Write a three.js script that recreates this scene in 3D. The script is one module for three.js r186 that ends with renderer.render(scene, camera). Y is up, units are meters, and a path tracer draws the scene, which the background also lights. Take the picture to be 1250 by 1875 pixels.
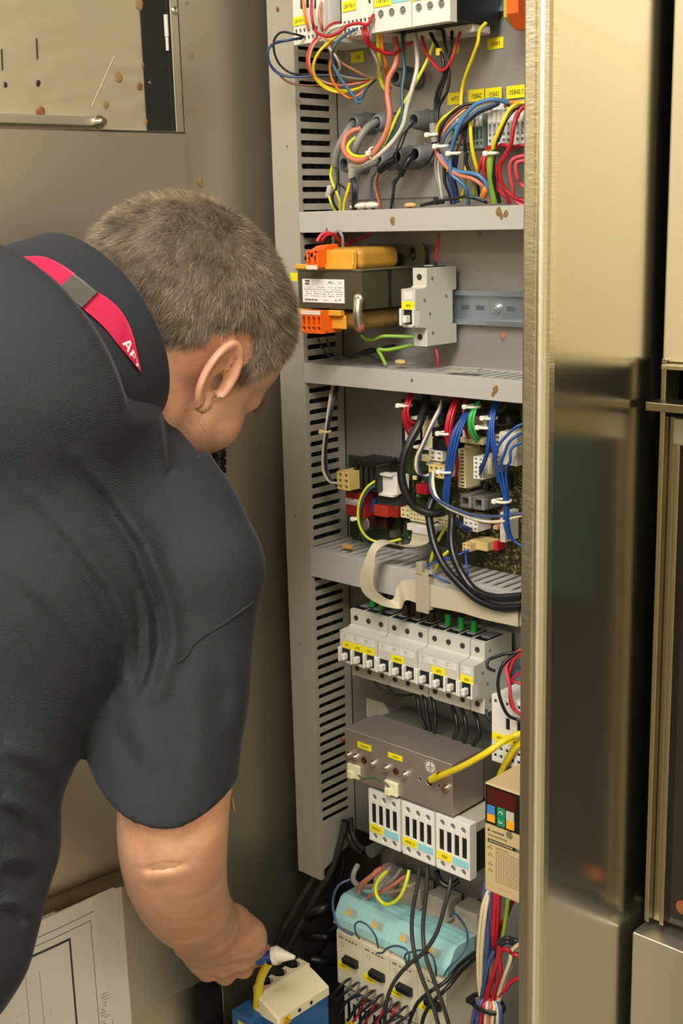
import * as THREE from 'three';
import { RoundedBoxGeometry } from 'three/addons/geometries/RoundedBoxGeometry.js';
import { mergeGeometries } from 'three/addons/utils/BufferGeometryUtils.js';
import { RectAreaLightUniformsLib } from 'three/addons/lights/RectAreaLightUniformsLib.js';

// ---------------------------------------------------------------- camera, light, exposure
const scene = new THREE.Scene();
scene.background = new THREE.Color(0x000000);
const camera = new THREE.PerspectiveCamera(44.13, 1250 / 1875, 0.05, 30);
camera.position.set(0.95, 1.62, 1.0);
camera.rotation.order = 'YXZ';
camera.rotation.set(-0.22914, 0.759457, -0.026616);
camera.updateMatrixWorld(true);
const renderer = new THREE.WebGLRenderer({ antialias: true });
renderer.toneMapping = THREE.LinearToneMapping;
renderer.toneMappingExposure = 1.42;
renderer.shadowMap.enabled = true;
RectAreaLightUniformsLib.init();
const LAMPS = [            // ceiling luminaires: x, z, width, length, radiance
  [0.80, 1.35, 0.60, 1.20, 17],
  [0.95, 2.95, 1.20, 0.60, 15],
  [2.40, 1.40, 0.60, 1.20, 9],
  [-1.10, 2.30, 0.60, 1.20, 5],
];
const LAMP_COLOR = new THREE.Color(1.0, 0.95, 0.875);
const CEIL_Y = 2.70;
for (const [x, z, w, l, power] of LAMPS) {
  const a = new THREE.RectAreaLight(LAMP_COLOR, power, w - 0.05, l - 0.05);
  a.position.set(x, CEIL_Y - 0.048, z); a.lookAt(x, 0, z); a.castShadow = true; scene.add(a);
}

// ---------------------------------------------------------------- helpers
const R0 = camera.matrixWorld.clone();
const FOC = 937.5 / Math.tan(THREE.MathUtils.degToRad(44.13 / 2));
const V = (x, y, z) => new THREE.Vector3(x, y, z);
// survey helpers: where a sight line of the photograph meets a real plane of the cabinet
function sight(u, v) { return V((u - 625) / FOC, -(v - 937.5) / FOC, -1).transformDirection(R0); }
function at(u, v, z) { const d = sight(u, v); return camera.position.clone().addScaledVector(d, (z - camera.position.z) / d.z); }
function atX(u, v, x) { const d = sight(u, v); return camera.position.clone().addScaledVector(d, (x - camera.position.x) / d.x); }
function atY(u, v, y) { const d = sight(u, v); return camera.position.clone().addScaledVector(d, (y - camera.position.y) / d.y); }
function atDepth(u, v, d) { return V((u - 625) / FOC * d, -(v - 937.5) / FOC * d, -d).applyMatrix4(R0); }
const camDir = (x, y, z) => V(x, y, z).transformDirection(R0);

let seedState = 12345;
function rnd() { seedState = (seedState * 1664525 + 1013904223) >>> 0; return seedState / 4294967296; }
const rr = (a, b) => a + (b - a) * rnd();
function hash2(x, y, s = 0) { let h = (x * 374761393 + y * 668265263 + s * 1442695041) | 0; h = Math.imul(h ^ (h >>> 13), 1274126177); return ((h ^ (h >>> 16)) >>> 0) / 4294967296; }
function noise2(x, y, s = 0, px = 0, py = 0) {
  const xi = Math.floor(x), yi = Math.floor(y); let fx = x - xi, fy = y - yi; fx = fx * fx * (3 - 2 * fx); fy = fy * fy * (3 - 2 * fy);
  const w = (a, p) => p ? ((a % p) + p) % p : a;
  const a = hash2(w(xi, px), w(yi, py), s), b = hash2(w(xi + 1, px), w(yi, py), s), c = hash2(w(xi, px), w(yi + 1, py), s), d = hash2(w(xi + 1, px), w(yi + 1, py), s);
  return a + (b - a) * fx + (c - a) * fy + (a - b - c + d) * fx * fy;
}
function hash3(x, y, z) { let h = (x * 374761393 + y * 668265263 + z * 2147483647) | 0; h = Math.imul(h ^ (h >>> 13), 1274126177); h = Math.imul(h ^ (h >>> 15), 1103515245); return ((h ^ (h >>> 16)) >>> 0) / 4294967296; }
function noise3(x, y, z) {
  const xi = Math.floor(x), yi = Math.floor(y), zi = Math.floor(z); let fx = x - xi, fy = y - yi, fz = z - zi;
  fx = fx * fx * (3 - 2 * fx); fy = fy * fy * (3 - 2 * fy); fz = fz * fz * (3 - 2 * fz);
  const L = (a, b, t) => a + (b - a) * t;
  return L(L(L(hash3(xi, yi, zi), hash3(xi + 1, yi, zi), fx), L(hash3(xi, yi + 1, zi), hash3(xi + 1, yi + 1, zi), fx), fy),
    L(L(hash3(xi, yi, zi + 1), hash3(xi + 1, yi, zi + 1), fx), L(hash3(xi, yi + 1, zi + 1), hash3(xi + 1, yi + 1, zi + 1), fx), fy), fz);
}
function dataTex(n, fn, color = false, repeat = [1, 1]) {
  const d = new Uint8Array(n * n * 4);
  for (let j = 0; j < n; j++) for (let i = 0; i < n; i++) {
    const c = fn(i / n, j / n, i, j), o = (j * n + i) * 4;
    if (typeof c === 'number') { d[o] = d[o + 1] = d[o + 2] = Math.max(0, Math.min(255, c * 255)); } else for (let k = 0; k < 3; k++) d[o + k] = Math.max(0, Math.min(255, c[k] * 255));
    d[o + 3] = 255;
  }
  const t = new THREE.DataTexture(d, n, n); t.wrapS = t.wrapT = THREE.RepeatWrapping; t.magFilter = THREE.LinearFilter; t.minFilter = THREE.LinearMipmapLinearFilter; t.generateMipmaps = true;
  if (color) t.colorSpace = THREE.SRGBColorSpace; t.repeat.set(...repeat); t.needsUpdate = true; return t;
}
function canvasTex(w, h, draw) {
  const c = document.createElement('canvas'); c.width = w; c.height = h; const g = c.getContext('2d'); draw(g, w, h);
  const t = new THREE.CanvasTexture(c); t.colorSpace = THREE.SRGBColorSpace; return t;
}
const mats = {};
function M(color, rough = 0.6, metal = 0, extra = {}) {
  const key = JSON.stringify([color, rough, metal, 0]);
  if (!Object.keys(extra).length && mats[key]) return mats[key];
  const m = new THREE.MeshPhysicalMaterial({ color, roughness: rough, metalness: metal, side: THREE.DoubleSide, ...extra });
  if (!Object.keys(extra).length) mats[key] = m; return m;
}
// geometry
function clean(g) { if (g.index) g = g.toNonIndexed(); for (const k of Object.keys(g.attributes)) if (!['position', 'normal', 'uv'].includes(k)) g.deleteAttribute(k);
  if (!g.attributes.uv) g.setAttribute('uv', new THREE.Float32BufferAttribute(new Float32Array(g.attributes.position.count * 2), 2)); g.morphAttributes = {}; return g; }
function merge(list) { return list.length === 1 ? clean(list[0]) : mergeGeometries(list.map(clean)); }
function box(w, h, d, x = 0, y = 0, z = 0, r = 0) {
  const g = r > 0 ? new RoundedBoxGeometry(w, h, d, 1, Math.min(r, w / 2.01, h / 2.01, d / 2.01)) : new THREE.BoxGeometry(w, h, d); g.translate(x, y, z); return g;
}
const bb = (x0, x1, y0, y1, z0, z1, r = 0) => box(x1 - x0, y1 - y0, z1 - z0, (x0 + x1) / 2, (y0 + y1) / 2, (z0 + z1) / 2, r);
function cyl(r1, r2, h, axis, x, y, z, seg = 14) {
  const g = new THREE.CylinderGeometry(r1, r2, h, seg); if (axis === 'z') g.rotateX(Math.PI / 2); if (axis === 'x') g.rotateZ(-Math.PI / 2); g.translate(x, y, z); return g;
}
function ball(r, x, y, z, sx = 1, sy = 1, sz = 1, seg = 12) { const g = new THREE.SphereGeometry(r, seg, Math.max(6, seg * 0.66 | 0)); g.scale(sx, sy, sz); g.translate(x, y, z); return g; }
function tube(pts, r, seg = 0, rad = 7, closed = false) {
  const c = new THREE.CatmullRomCurve3(pts, closed, 'centripetal'); const n = seg || Math.max(8, Math.min(90, pts.length * 9));
  return new THREE.TubeGeometry(c, n, r, rad, closed);
}
function extr(poly, depth, bevel = 0, holes = []) {   // polygon in x,y pushed along z
  const s = new THREE.Shape(poly.map(p => new THREE.Vector2(p[0], p[1])));
  for (const h of holes) s.holes.push(new THREE.Path(h.map(p => new THREE.Vector2(p[0], p[1]))));
  return new THREE.ExtrudeGeometry(s, { depth, bevelEnabled: bevel > 0, bevelThickness: bevel, bevelSize: bevel, bevelOffset: -bevel, bevelSegments: 1, curveSegments: 8, steps: 1 });
}
// profile given as [z, y] pairs, pushed along x from x0 to x1
function prof(zy, x0, x1, bevel = 0, holes = []) {
  const g = extr(zy.map(([z, y]) => [-z, y]), x1 - x0 - 2 * bevel, bevel, holes.map(h => h.map(([z, y]) => [-z, y]))); g.translate(0, 0, bevel); g.rotateY(Math.PI / 2); // (-z,y,t)->(t,y,z)
  g.translate(x0, 0, 0); return g;
}
// flat plate from z - t to z with rectangular and round openings cut through it
function holed(w, h, t, z, rects, rounds = []) {
  const c = rects.map(([a, b, e, f]) => [[a, e], [b, e], [b, f], [a, f]]).concat(rounds.map(([x, y, r]) => Array.from({ length: 14 }, (_, i) => [x + r * Math.cos(i / 7 * Math.PI), y + r * Math.sin(i / 7 * Math.PI)])));
  const g = extr([[0, 0], [w, 0], [w, h], [0, h]], t - 0.0006, 0.0003, c); g.translate(0, 0, z - t + 0.0003); return g;
}
function mesh(name, geo, mat, parent = scene) {
  const m = new THREE.Mesh(Array.isArray(geo) ? merge(geo) : geo, mat); m.name = name; m.castShadow = m.receiveShadow = true;
  if (parent === scene) m.name = numbered(name); parent.add(m); return m;
}
const taken = {};
function numbered(n) { const k = taken[n] = (taken[n] ?? -1) + 1; return k ? n + '_' + String(k).padStart(3, '0') : n; }
function tag(o, label, category, group) { o.userData.label = label; o.userData.category = category; if (group) o.userData.group = group; return o; }
function thing(name, label, category, pos = [0, 0, 0], group) { const o = new THREE.Group(); o.name = numbered(name); o.position.set(...pos); scene.add(o); return tag(o, label, category, group); }
function struct(name, geo, mat) { const m = mesh(name, geo, mat); m.userData.kind = 'structure'; return m; }
function single(name, label, category, geo, mat, group) { return tag(mesh(name, geo, mat), label, category, group); }

// ---------------------------------------------------------------- surface textures
const streakV = dataTex(512, (u, v, i, j) => 0.5 + 0.30 * (hash2(i, 0, 1) - 0.5) + 0.30 * (noise2(i / 1.5, j / 90, 2, 341, 5.6) - 0.5) + 0.22 * (noise2(i / 7, j / 220, 3) - 0.5));
const mottle = dataTex(256, (u, v) => 0.5 + 0.35 * (noise2(u * 8, v * 8, 5, 8, 8) - 0.5) + 0.3 * (noise2(u * 24, v * 24, 6, 24, 24) - 0.5) + 0.2 * (noise2(u * 96, v * 96, 7, 96, 96) - 0.5));
const ripple = dataTex(256, (u, v) => 0.5 + 0.5 * (noise2(u * 10 + 2 * noise2(u * 4, v * 4, 1, 4, 4), v * 44, 8, 0, 44) - 0.5));
function tex(t, rx, ry) { const c = t.clone(); c.repeat.set(rx, ry); c.needsUpdate = true; return c; }
// planar texture coordinates in metres along two axes
function uvm(g, a = 'x', b = 'y', s = 1) { const p = g.attributes.position, n = p.count, uv = new Float32Array(n * 2), ga = { x: i => p.getX(i), y: i => p.getY(i), z: i => p.getZ(i) }; for (let i = 0; i < n; i++) { uv[2 * i] = ga[a](i) * s; uv[2 * i + 1] = ga[b](i) * s; } g.setAttribute('uv', new THREE.BufferAttribute(uv, 2)); return g; }

const brushed = (color, rough, rx = 3, ry = 1.2, bump = 0.00006) => new THREE.MeshPhysicalMaterial({ color, metalness: 1, roughness: rough, roughnessMap: null, bumpMap: tex(streakV, rx, ry), bumpScale: bump, side: THREE.DoubleSide });
const steelDoor = new THREE.MeshPhysicalMaterial({ color: new THREE.Color(0.64, 0.60, 0.49), metalness: 1, roughness: 0.46, bumpMap: tex(streakV, 4, 1.5), bumpScale: 0.00004, side: THREE.DoubleSide });
const steelPlate = new THREE.MeshPhysicalMaterial({ color: new THREE.Color(0.65, 0.62, 0.525), metalness: 1, roughness: 0.42, bumpMap: tex(streakV, 4, 1.5), bumpScale: 0.00004, side: THREE.DoubleSide });
const steelSide = new THREE.MeshPhysicalMaterial({ color: new THREE.Color(0.67, 0.64, 0.545), metalness: 1, roughness: 0.20, bumpMap: tex(streakV, 5, 1.0), bumpScale: 0.00003, side: THREE.DoubleSide });
const steelEdge = new THREE.MeshPhysicalMaterial({ color: new THREE.Color(0.72, 0.66, 0.50), metalness: 1, roughness: 0.33, bumpMap: tex(mottle, 8, 20), bumpScale: 0.0003, side: THREE.DoubleSide });
const steelOven = new THREE.MeshPhysicalMaterial({ color: new THREE.Color(0.72, 0.64, 0.47), metalness: 1, roughness: 0.48, bumpMap: tex(streakV, 2, 2), bumpScale: 0.00005, side: THREE.DoubleSide });
const chrome = M(0xd8d4c8, 0.18, 1);
const zinc = M(0xaeb4ba, 0.42, 0.9);
const plateZinc = new THREE.MeshPhysicalMaterial({ color: new THREE.Color(0.37, 0.352, 0.33), metalness: 0.55, roughness: 0.5, bumpMap: tex(mottle, 6, 6), bumpScale: 0.0004, side: THREE.DoubleSide });
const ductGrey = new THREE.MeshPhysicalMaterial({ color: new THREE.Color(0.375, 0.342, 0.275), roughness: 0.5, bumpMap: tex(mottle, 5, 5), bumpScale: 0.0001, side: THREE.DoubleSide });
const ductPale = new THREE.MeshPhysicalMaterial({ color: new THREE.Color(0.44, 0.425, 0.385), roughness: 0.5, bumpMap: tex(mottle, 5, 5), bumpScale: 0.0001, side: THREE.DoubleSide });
const blackRubber = M(0x15130f, 0.9), blackPlastic = M(0x131314, 0.45);
const white = M(0xdedbd2, 0.45), offWhite = M(0xcdc8ba, 0.5), cream = M(0xd8cba6, 0.5), creamDark = M(0xc7b27c, 0.5), greyPlastic = M(0x8e9094, 0.5), mcbGrey = M(0xc4c1b4, 0.5), mcbSide = M(0xb3ad99, 0.55);
const orange = M(0xe8620c, 0.45), turquoise = M(0x97c6c3, 0.5), turqLabel = M(0x8fcbd2, 0.55), yellowM = M(0xf2de1a, 0.5), greenP = M(0x1f9a3c, 0.45), amber = M(0xd99a30, 0.4), redP = M(0xc62130, 0.4), tie = M(0xe6e2d4, 0.45);
const residue = new THREE.MeshPhysicalMaterial({ color: 0xc59a5c, roughness: 0.75, side: THREE.DoubleSide, bumpMap: tex(mottle, 40, 40), bumpScale: 0.001 });
const residueDark = M(0x7a4a2c, 0.8);

// ---------------------------------------------------------------- room
const tileTone = dataTex(128, (u, v) => { const n = 0.9 + 0.1 * noise2(u * 16, v * 16, 3, 16, 16); return [0.66 * n, 0.63 * n, 0.57 * n]; }, true);
struct('floor', uvm(bb(-2.4, 3.6, -0.12, 0, -0.5, 3.8), 'x', 'z', 2), new THREE.MeshPhysicalMaterial({ map: tileTone, roughness: 0.45 }));
struct('ceiling', bb(-2.4, 3.6, CEIL_Y, CEIL_Y + 0.12, -0.5, 3.8), M(0xe6dfcb, 0.9));
const wallM = new THREE.MeshPhysicalMaterial({ color: new THREE.Color(0.66, 0.60, 0.42), roughness: 0.55 });
struct('wall_back', bb(-2.4, 3.6, 0, CEIL_Y, -0.6, -0.5), wallM);
struct('wall_front', bb(-2.4, 3.6, 0, CEIL_Y, 3.7, 3.8), wallM);
struct('wall_left', bb(-2.5, -2.4, 0, CEIL_Y, -0.6, 3.8), wallM);
struct('wall_right', bb(3.6, 3.7, 0, CEIL_Y, -0.6, 3.8), wallM);
LAMPS.forEach(([x, z, w, l], i) => {
  const t = thing('ceiling_lamp', 'white ceiling panel lamp with a glowing diffuser', 'lamp', [x, CEIL_Y, z], 'ceiling panel lamps');
  const f = 0.025;
  mesh('lamp_frame', [bb(-w / 2, w / 2, -0.045, 0, -l / 2, -l / 2 + f), bb(-w / 2, w / 2, -0.045, 0, l / 2 - f, l / 2), bb(-w / 2, -w / 2 + f, -0.045, 0, -l / 2, l / 2), bb(w / 2 - f, w / 2, -0.045, 0, -l / 2, l / 2)], white, t);
  mesh('diffuser', bb(-w / 2 + f, w / 2 - f, -0.038, -0.03, -l / 2 + f, l / 2 - f), new THREE.MeshStandardMaterial({ color: 0xffffff, emissive: LAMP_COLOR, emissiveIntensity: 2.2 }), t);
});

// ---------------------------------------------------------------- electrical cabinet shell
const LW = -0.060, RW = 0.400, CT = 2.04, CB = 0.70, FR = 0.190, LF = 0.148;
{
  const t = thing('electrical_cabinet', 'tall stainless steel electrical cabinet standing open with its wiring exposed', 'cabinet', [0, 0, 0]);
  // mounting plate in two sheets, the lower cut back to keep the shadowed corner dark
  mesh('mounting_plate', [uvm(bb(-0.03, RW - 0.012, 0.915, CT - 0.03, -0.004, 0), 'x', 'y', 1), uvm(bb(0.050, RW - 0.012, CB + 0.004, 0.915, -0.004, 0), 'x', 'y', 1)], plateZinc, t);
  mesh('rear_wall', bb(LW - 0.02, RW - 0.002, CB, CT, -0.034, -0.030), M(0x45413a, 0.6, 0.5), t);  // dark tone stands for the shadow beside the lower sheet
  mesh('side_wall', uvm(bb(LW - 0.006, LW, 0.35, CT, -0.03, LF), 'z', 'y', 1), steelDoor, t);
  const sp = mesh('side_panel', uvm(bb(RW - 0.003, RW, 0.12, CT, -0.25, FR - 0.006), 'z', 'y', 1), steelSide, t); sp.userData.label = 'brushed steel side panel mirroring the oven';
  // folded front edge of the right wall: a flat return, a shallow bead and a rounded corner
  const e = [[0.3775, FR - 0.030], [0.3775, FR - 0.0035], [0.3782, FR - 0.0012], [0.3800, FR], [0.3880, FR], [0.3888, FR - 0.0022], [0.3900, FR - 0.0022], [0.3908, FR], [0.3945, FR + 0.0008], [0.3975, FR + 0.0002], [0.3992, FR - 0.002], [RW + 0.0005, FR - 0.005], [RW + 0.0005, FR - 0.012], [0.3975, FR - 0.012], [0.3960, FR - 0.0035], [0.3795, FR - 0.0035], [0.3795, FR - 0.030]];
  const g = extr(e.map(([x, z]) => [x, -z]), CT - 0.12); g.rotateX(-Math.PI / 2); g.translate(0, 0.12, 0);
  mesh('front_edge', uvm(g, 'x', 'y', 1), steelEdge, t);
  const bead = new THREE.CylinderGeometry(0.0032, 0.0032, CT - 0.12, 12); bead.translate(0.3945, (CT + 0.12) / 2, FR - 0.0012); mesh('lit_corner_bead', bead, new THREE.MeshPhysicalMaterial({ color: new THREE.Color(0.80, 0.76, 0.70), metalness: 1, roughness: 0.38, bumpMap: tex(mottle, 2, 40), bumpScale: 0.0003 }), t);  // paler colour stands for the bright light on the rounded corner
  mesh('bottom_plate', bb(LW - 0.02, RW - 0.003, CB - 0.006, CB, -0.03, FR - 0.01), M(0x3a3733, 0.6, 0.6), t);
  mesh('top_plate', bb(LW - 0.02, RW - 0.003, CT, CT + 0.006, -0.03, FR - 0.01), steelDoor, t);
  mesh('plinth', bb(LW - 0.01, RW - 0.003, 0, CB - 0.006, -0.03, FR - 0.02), steelDoor, t);
}

// ---------------------------------------------------------------- wire ducts
function slotted(len, depth0, depth1, first, pitch, n, hgt) {   // holes along the first axis
  const hs = []; for (let k = 0; k < n; k++) { const c = first + k * pitch; hs.push([[depth0, c - hgt / 2], [depth1, c - hgt / 2], [depth1, c + hgt / 2], [depth0, c + hgt / 2]]); } return hs;
}
const DF = 0.0624;
{
  // vertical duct, left of the mounting plate
  const y0 = 0.8735, y1 = 2.02, x0 = -0.0248, x1 = 0.0104;
  const t = thing('wire_duct', 'tall upright beige slotted wire duct along the left wall', 'wire duct', [0, 0, 0], 'slotted wire ducts');
  const holes = []; for (let y = 1.7752 - 0.0115 * 72; y < y1 - 0.01; y += 0.0115) { if (y < y0 + 0.03) continue;
    holes.push([[0.011, y - 0.0026], [0.054, y - 0.0026], [0.0556, y - 0.0009], [0.0590, y - 0.0009], [0.0590, y + 0.0009], [0.0556, y + 0.0009], [0.054, y + 0.0026], [0.011, y + 0.0026]]); }
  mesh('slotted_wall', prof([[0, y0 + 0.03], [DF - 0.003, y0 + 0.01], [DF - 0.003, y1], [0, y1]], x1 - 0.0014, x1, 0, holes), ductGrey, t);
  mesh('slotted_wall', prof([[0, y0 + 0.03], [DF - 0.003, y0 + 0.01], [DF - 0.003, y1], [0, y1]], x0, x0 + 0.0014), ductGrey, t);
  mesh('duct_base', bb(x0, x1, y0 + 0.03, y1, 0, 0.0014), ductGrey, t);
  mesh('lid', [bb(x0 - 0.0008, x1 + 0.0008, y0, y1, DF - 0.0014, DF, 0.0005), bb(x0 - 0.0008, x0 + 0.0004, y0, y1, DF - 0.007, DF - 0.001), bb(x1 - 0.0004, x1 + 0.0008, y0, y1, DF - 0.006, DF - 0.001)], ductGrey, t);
  for (const [u, v, s] of [[508, 17, 1.5], [525, 268, 0.8], [540, 944, 0.7], [548, 1180, 0.6]]) spot(t, at(u, v, DF + 0.0001), 'z', 0.0016 * s, residueDark);
}
function spot(parent, p, axis, r, m = residue, elong = 1.3) {
  const g = new THREE.SphereGeometry(r, 9, 6), q = g.attributes.position, s = rnd() * 99;
  for (let i = 0; i < q.count; i++) { const x = q.getX(i), y = q.getY(i), z = q.getZ(i), k = 0.62 + 0.75 * noise3(x / r * 1.3 + s, y / r * 1.3, z / r * 1.3); q.setXYZ(i, x * k, y * k * elong, z * k * 0.35); }
  g.computeVertexNormals(); if (axis === 'x') g.rotateY(Math.PI / 2); if (axis === 'y') g.rotateX(Math.PI / 2); g.translate(p.x, p.y, p.z);
  return mesh('residue_spot', g, m, parent);
}
function hduct(y0, y1, label, x1, slotFirst, spots) {
  const t = thing('wire_duct', label, 'wire duct', [0, 0, 0], 'slotted wire ducts'); const x0 = 0.0105;
  const holes = []; for (let x = x0 + 0.010; x < x1 - 0.006; x += 0.0115) holes.push([[x - 0.0022, 0.010], [x - 0.0022, 0.052], [x - 0.0009, 0.0535], [x - 0.0009, 0.058], [x + 0.0009, 0.058], [x + 0.0009, 0.0535], [x + 0.0022, 0.052], [x + 0.0022, 0.010]].map(([a, b]) => [a, -b]));
  const wall = (y, h) => { const g = extr([[x0, 0], [x1, 0], [x1, -(DF - 0.003)], [x0, -(DF - 0.003)]], 0.0014, 0, h); g.rotateX(-Math.PI / 2); g.translate(0, y, 0); return g; };
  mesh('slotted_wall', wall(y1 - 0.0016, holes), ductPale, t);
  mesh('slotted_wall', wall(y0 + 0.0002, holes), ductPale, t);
  mesh('duct_base', bb(x0, x1, y0, y1, 0, 0.0014), ductGrey, t);
  mesh('lid', [bb(x0 - 0.0006, x1, y0, y1, DF - 0.0014, DF, 0.0005), bb(x0, x1, y1 - 0.001, y1, DF - 0.006, DF - 0.001), bb(x0, x1, y0, y0 + 0.001, DF - 0.006, DF - 0.001)], ductPale, t);
  for (const [u, v, s, m] of spots) spot(t, at(u, v, DF), 'z', 0.0022 * s, m || residue);
  return t;
}
hduct(1.6055, 1.6265, 'slotted wire duct with orange paint chips under the cable glands', 0.392, 0, [[719, 405, 1.5], [913, 389, 1.5], [926, 391, 1.3], [918, 396, 1.0], [598, 421, 0.7, residueDark]]);
hduct(1.4515, 1.4719, 'slotted wire duct below the transformer with a lifted tooth', 0.392, 0, [[754, 697, 0.7, residueDark], [907, 712, 1.3], [902, 722, 0.9]]);
hduct(1.2400, 1.2712, 'wide slotted wire duct with the grey ribbon cable hanging over it', 0.392, 0, []);

// ---------------------------------------------------------------- cabinet door, swung open a little past square
const DOOR_A = THREE.MathUtils.degToRad(-5.5);
const door = thing('cabinet_door', 'open brushed steel cabinet door with a black gasket and paint residue spots', 'door', [LW, 0, LF]);
door.rotation.y = DOOR_A; door.updateMatrixWorld(true);
const doorInv = door.matrixWorld.clone().invert();
function atDoor(u, v, off = 0) {           // local point on the door skin
  const o = camera.position.clone().applyMatrix4(doorInv), d = sight(u, v).transformDirection(doorInv); return o.addScaledVector(d, (off - o.x) / d.x);
}
{
  const t = door, W = 0.66, y0 = 0.36, y1 = 2.02;
  const wA = atDoor(313, 100).z, wB = atDoor(262, 100).z;
  mesh('door_skin', uvm(bb(-0.030, -0.026, y0, y1, 0.0, W), 'z', 'y', 1), steelDoor, t);
  mesh('inner_panel', uvm(bb(-0.006, 0, 1.60, y1 - 0.03, wB, W - 0.04), 'z', 'y', 1), new THREE.MeshPhysicalMaterial({ color: new THREE.Color(0.66, 0.585, 0.42), metalness: 0.85, roughness: 0.5, bumpMap: tex(ripple, 4, 3), bumpScale: 0.0012, side: THREE.DoubleSide }), t);
  mesh('gasket', [bb(-0.004, 0.0015, y0, y1, wA, wB + 0.001, 0.001), bb(-0.004, 0.0042, y0, y1, wA + 0.001, wA + 0.006, 0.002)], blackRubber, t);
  mesh('hinge_strip', [uvm(bb(-0.026, 0.002, y0, y1, 0.002, wA, 0.0012), 'z', 'y', 1)], steelDoor, t);
  // lower cover plate with a folded bright top edge
  const lp = atDoor(200, 237, 0.010).y, we = 0.006, lb = atDoor(380, 1792, 0.01).y;
  mesh('cover_plate', [uvm(bb(0.007, 0.010, lb, lp, we, W - 0.02, 0.0008), 'z', 'y', 1), uvm(bb(-0.002, 0.010, lp - 0.003, lp, we, W - 0.02, 0.0008), 'z', 'y', 1)], steelPlate, t);
  mesh('door_stay', uvm(bb(0.0, 0.009, atDoor(90, 231).y, atDoor(90, 212).y, atDoor(172, 222).z, W - 0.05, 0.002), 'z', 'y', 1), steelDoor, t);
  const bo = atDoor(171, 225); mesh('bolt', [cyl(0.006, 0.006, 0.003, 'x', 0.0105, bo.y, bo.z, 16), cyl(0.0042, 0.0042, 0.009, 'x', 0.0135, bo.y, bo.z, 6), cyl(0.003, 0.003, 0.003, 'x', 0.0185, bo.y, bo.z, 12)], chrome, t);
  const hs = atDoor(318, 20); mesh('screw', [ball(0.0042, 0.002, hs.y, hs.z, 0.6)], chrome, t);
  const hp = atDoor(300, 48); mesh('hinge_pin', [cyl(0.0022, 0.0022, 0.020, 'y', 0.004, hp.y, hp.z), cyl(0.0016, 0.0016, 0.014, 'y', 0.004, hp.y - 0.016, hp.z)], offWhite, t);
  for (const [u, v, s, m] of [[255, 7, 1.8], [218, 142, 1.6], [194, 191, 1.3], [256, 159, 1.2, residueDark], [262, 119, 0.8], [273, 150, 1.1], [271, 158, 0.6], [268, 222, 0.9], [75, 203, 1.5, residueDark], [70, 204, 0.9, residueDark]]) spot(t, atDoor(u, v, 0.0008), 'x', 0.0023 * s, m || residue);
  // black runs of sealant on the inner panel
  const stain = M(0x1c1812, 0.7);
  for (const [u, v0, v1, w] of [[67, 70, 108, 0.0007], [3, 90, 128, 0.0007]]) { const a = atDoor(u, v0, 0.0006), b = atDoor(u + 1.5, v1, 0.0006); mesh('black_run', tube([a, a.clone().lerp(b, 0.5), b], w, 8, 6), stain, t); }
  for (const [u, v, s] of [[70, 152, 1.3], [10, 155, 1.2]]) spot(t, atDoor(u, v, 0.0005), 'x', 0.0017 * s, stain);
  { const a = atDoor(209, 103, 0.0002), b = atDoor(168, 195, 0.0002); mesh('scratch', tube([a, a.clone().lerp(b, 0.5), b], 0.00035, 6, 5), M(0xb5aa86, 0.45, 0.5), t); }
  // rim of the document pocket
  const rb = atDoor(222, 1604, 0.020);
  mesh('pocket_rim', bb(0.010, 0.026, rb.y - 0.010, rb.y + 0.003, rb.z - 0.008, W - 0.06, 0.003), new THREE.MeshPhysicalMaterial({ color: new THREE.Color(0.36, 0.27, 0.14), roughness: 0.5, metalness: 0.3, bumpMap: tex(mottle, 10, 30), bumpScale: 0.001 }), t);
  mesh('pocket_front', [bb(0.036, 0.038, 0.56, 0.64, 0.10, W - 0.06), bb(0.010, 0.038, 0.556, 0.560, 0.10, W - 0.06)], steelDoor, t);
  // residue on the fixed wall strip next to the door
}
{
  const cab = scene.getObjectByName('electrical_cabinet');
  for (const [u, v, s] of [[350, 103, 1.1], [354, 203, 0.8], [367, 334, 1.5], [343, 5, 0.5]]) spot(cab, atX(u, v, LW + 0.0003), 'x', 0.0024 * s);
  const strand = [[421, 1352], [419, 1378], [420, 1395], [424, 1408]], s2 = [[422, 1432], [424, 1450]], s3 = [[425, 1462], [429, 1484]];
  const glue = M(0xd8b25a, 0.35);
  for (const s of [strand.slice(1), s2, s3]) mesh('glue_bead', tube(s.map(([u, v]) => atX(u, v, LW + 0.0012)), 0.0013, 10, 7), glue, cab);
}
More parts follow.
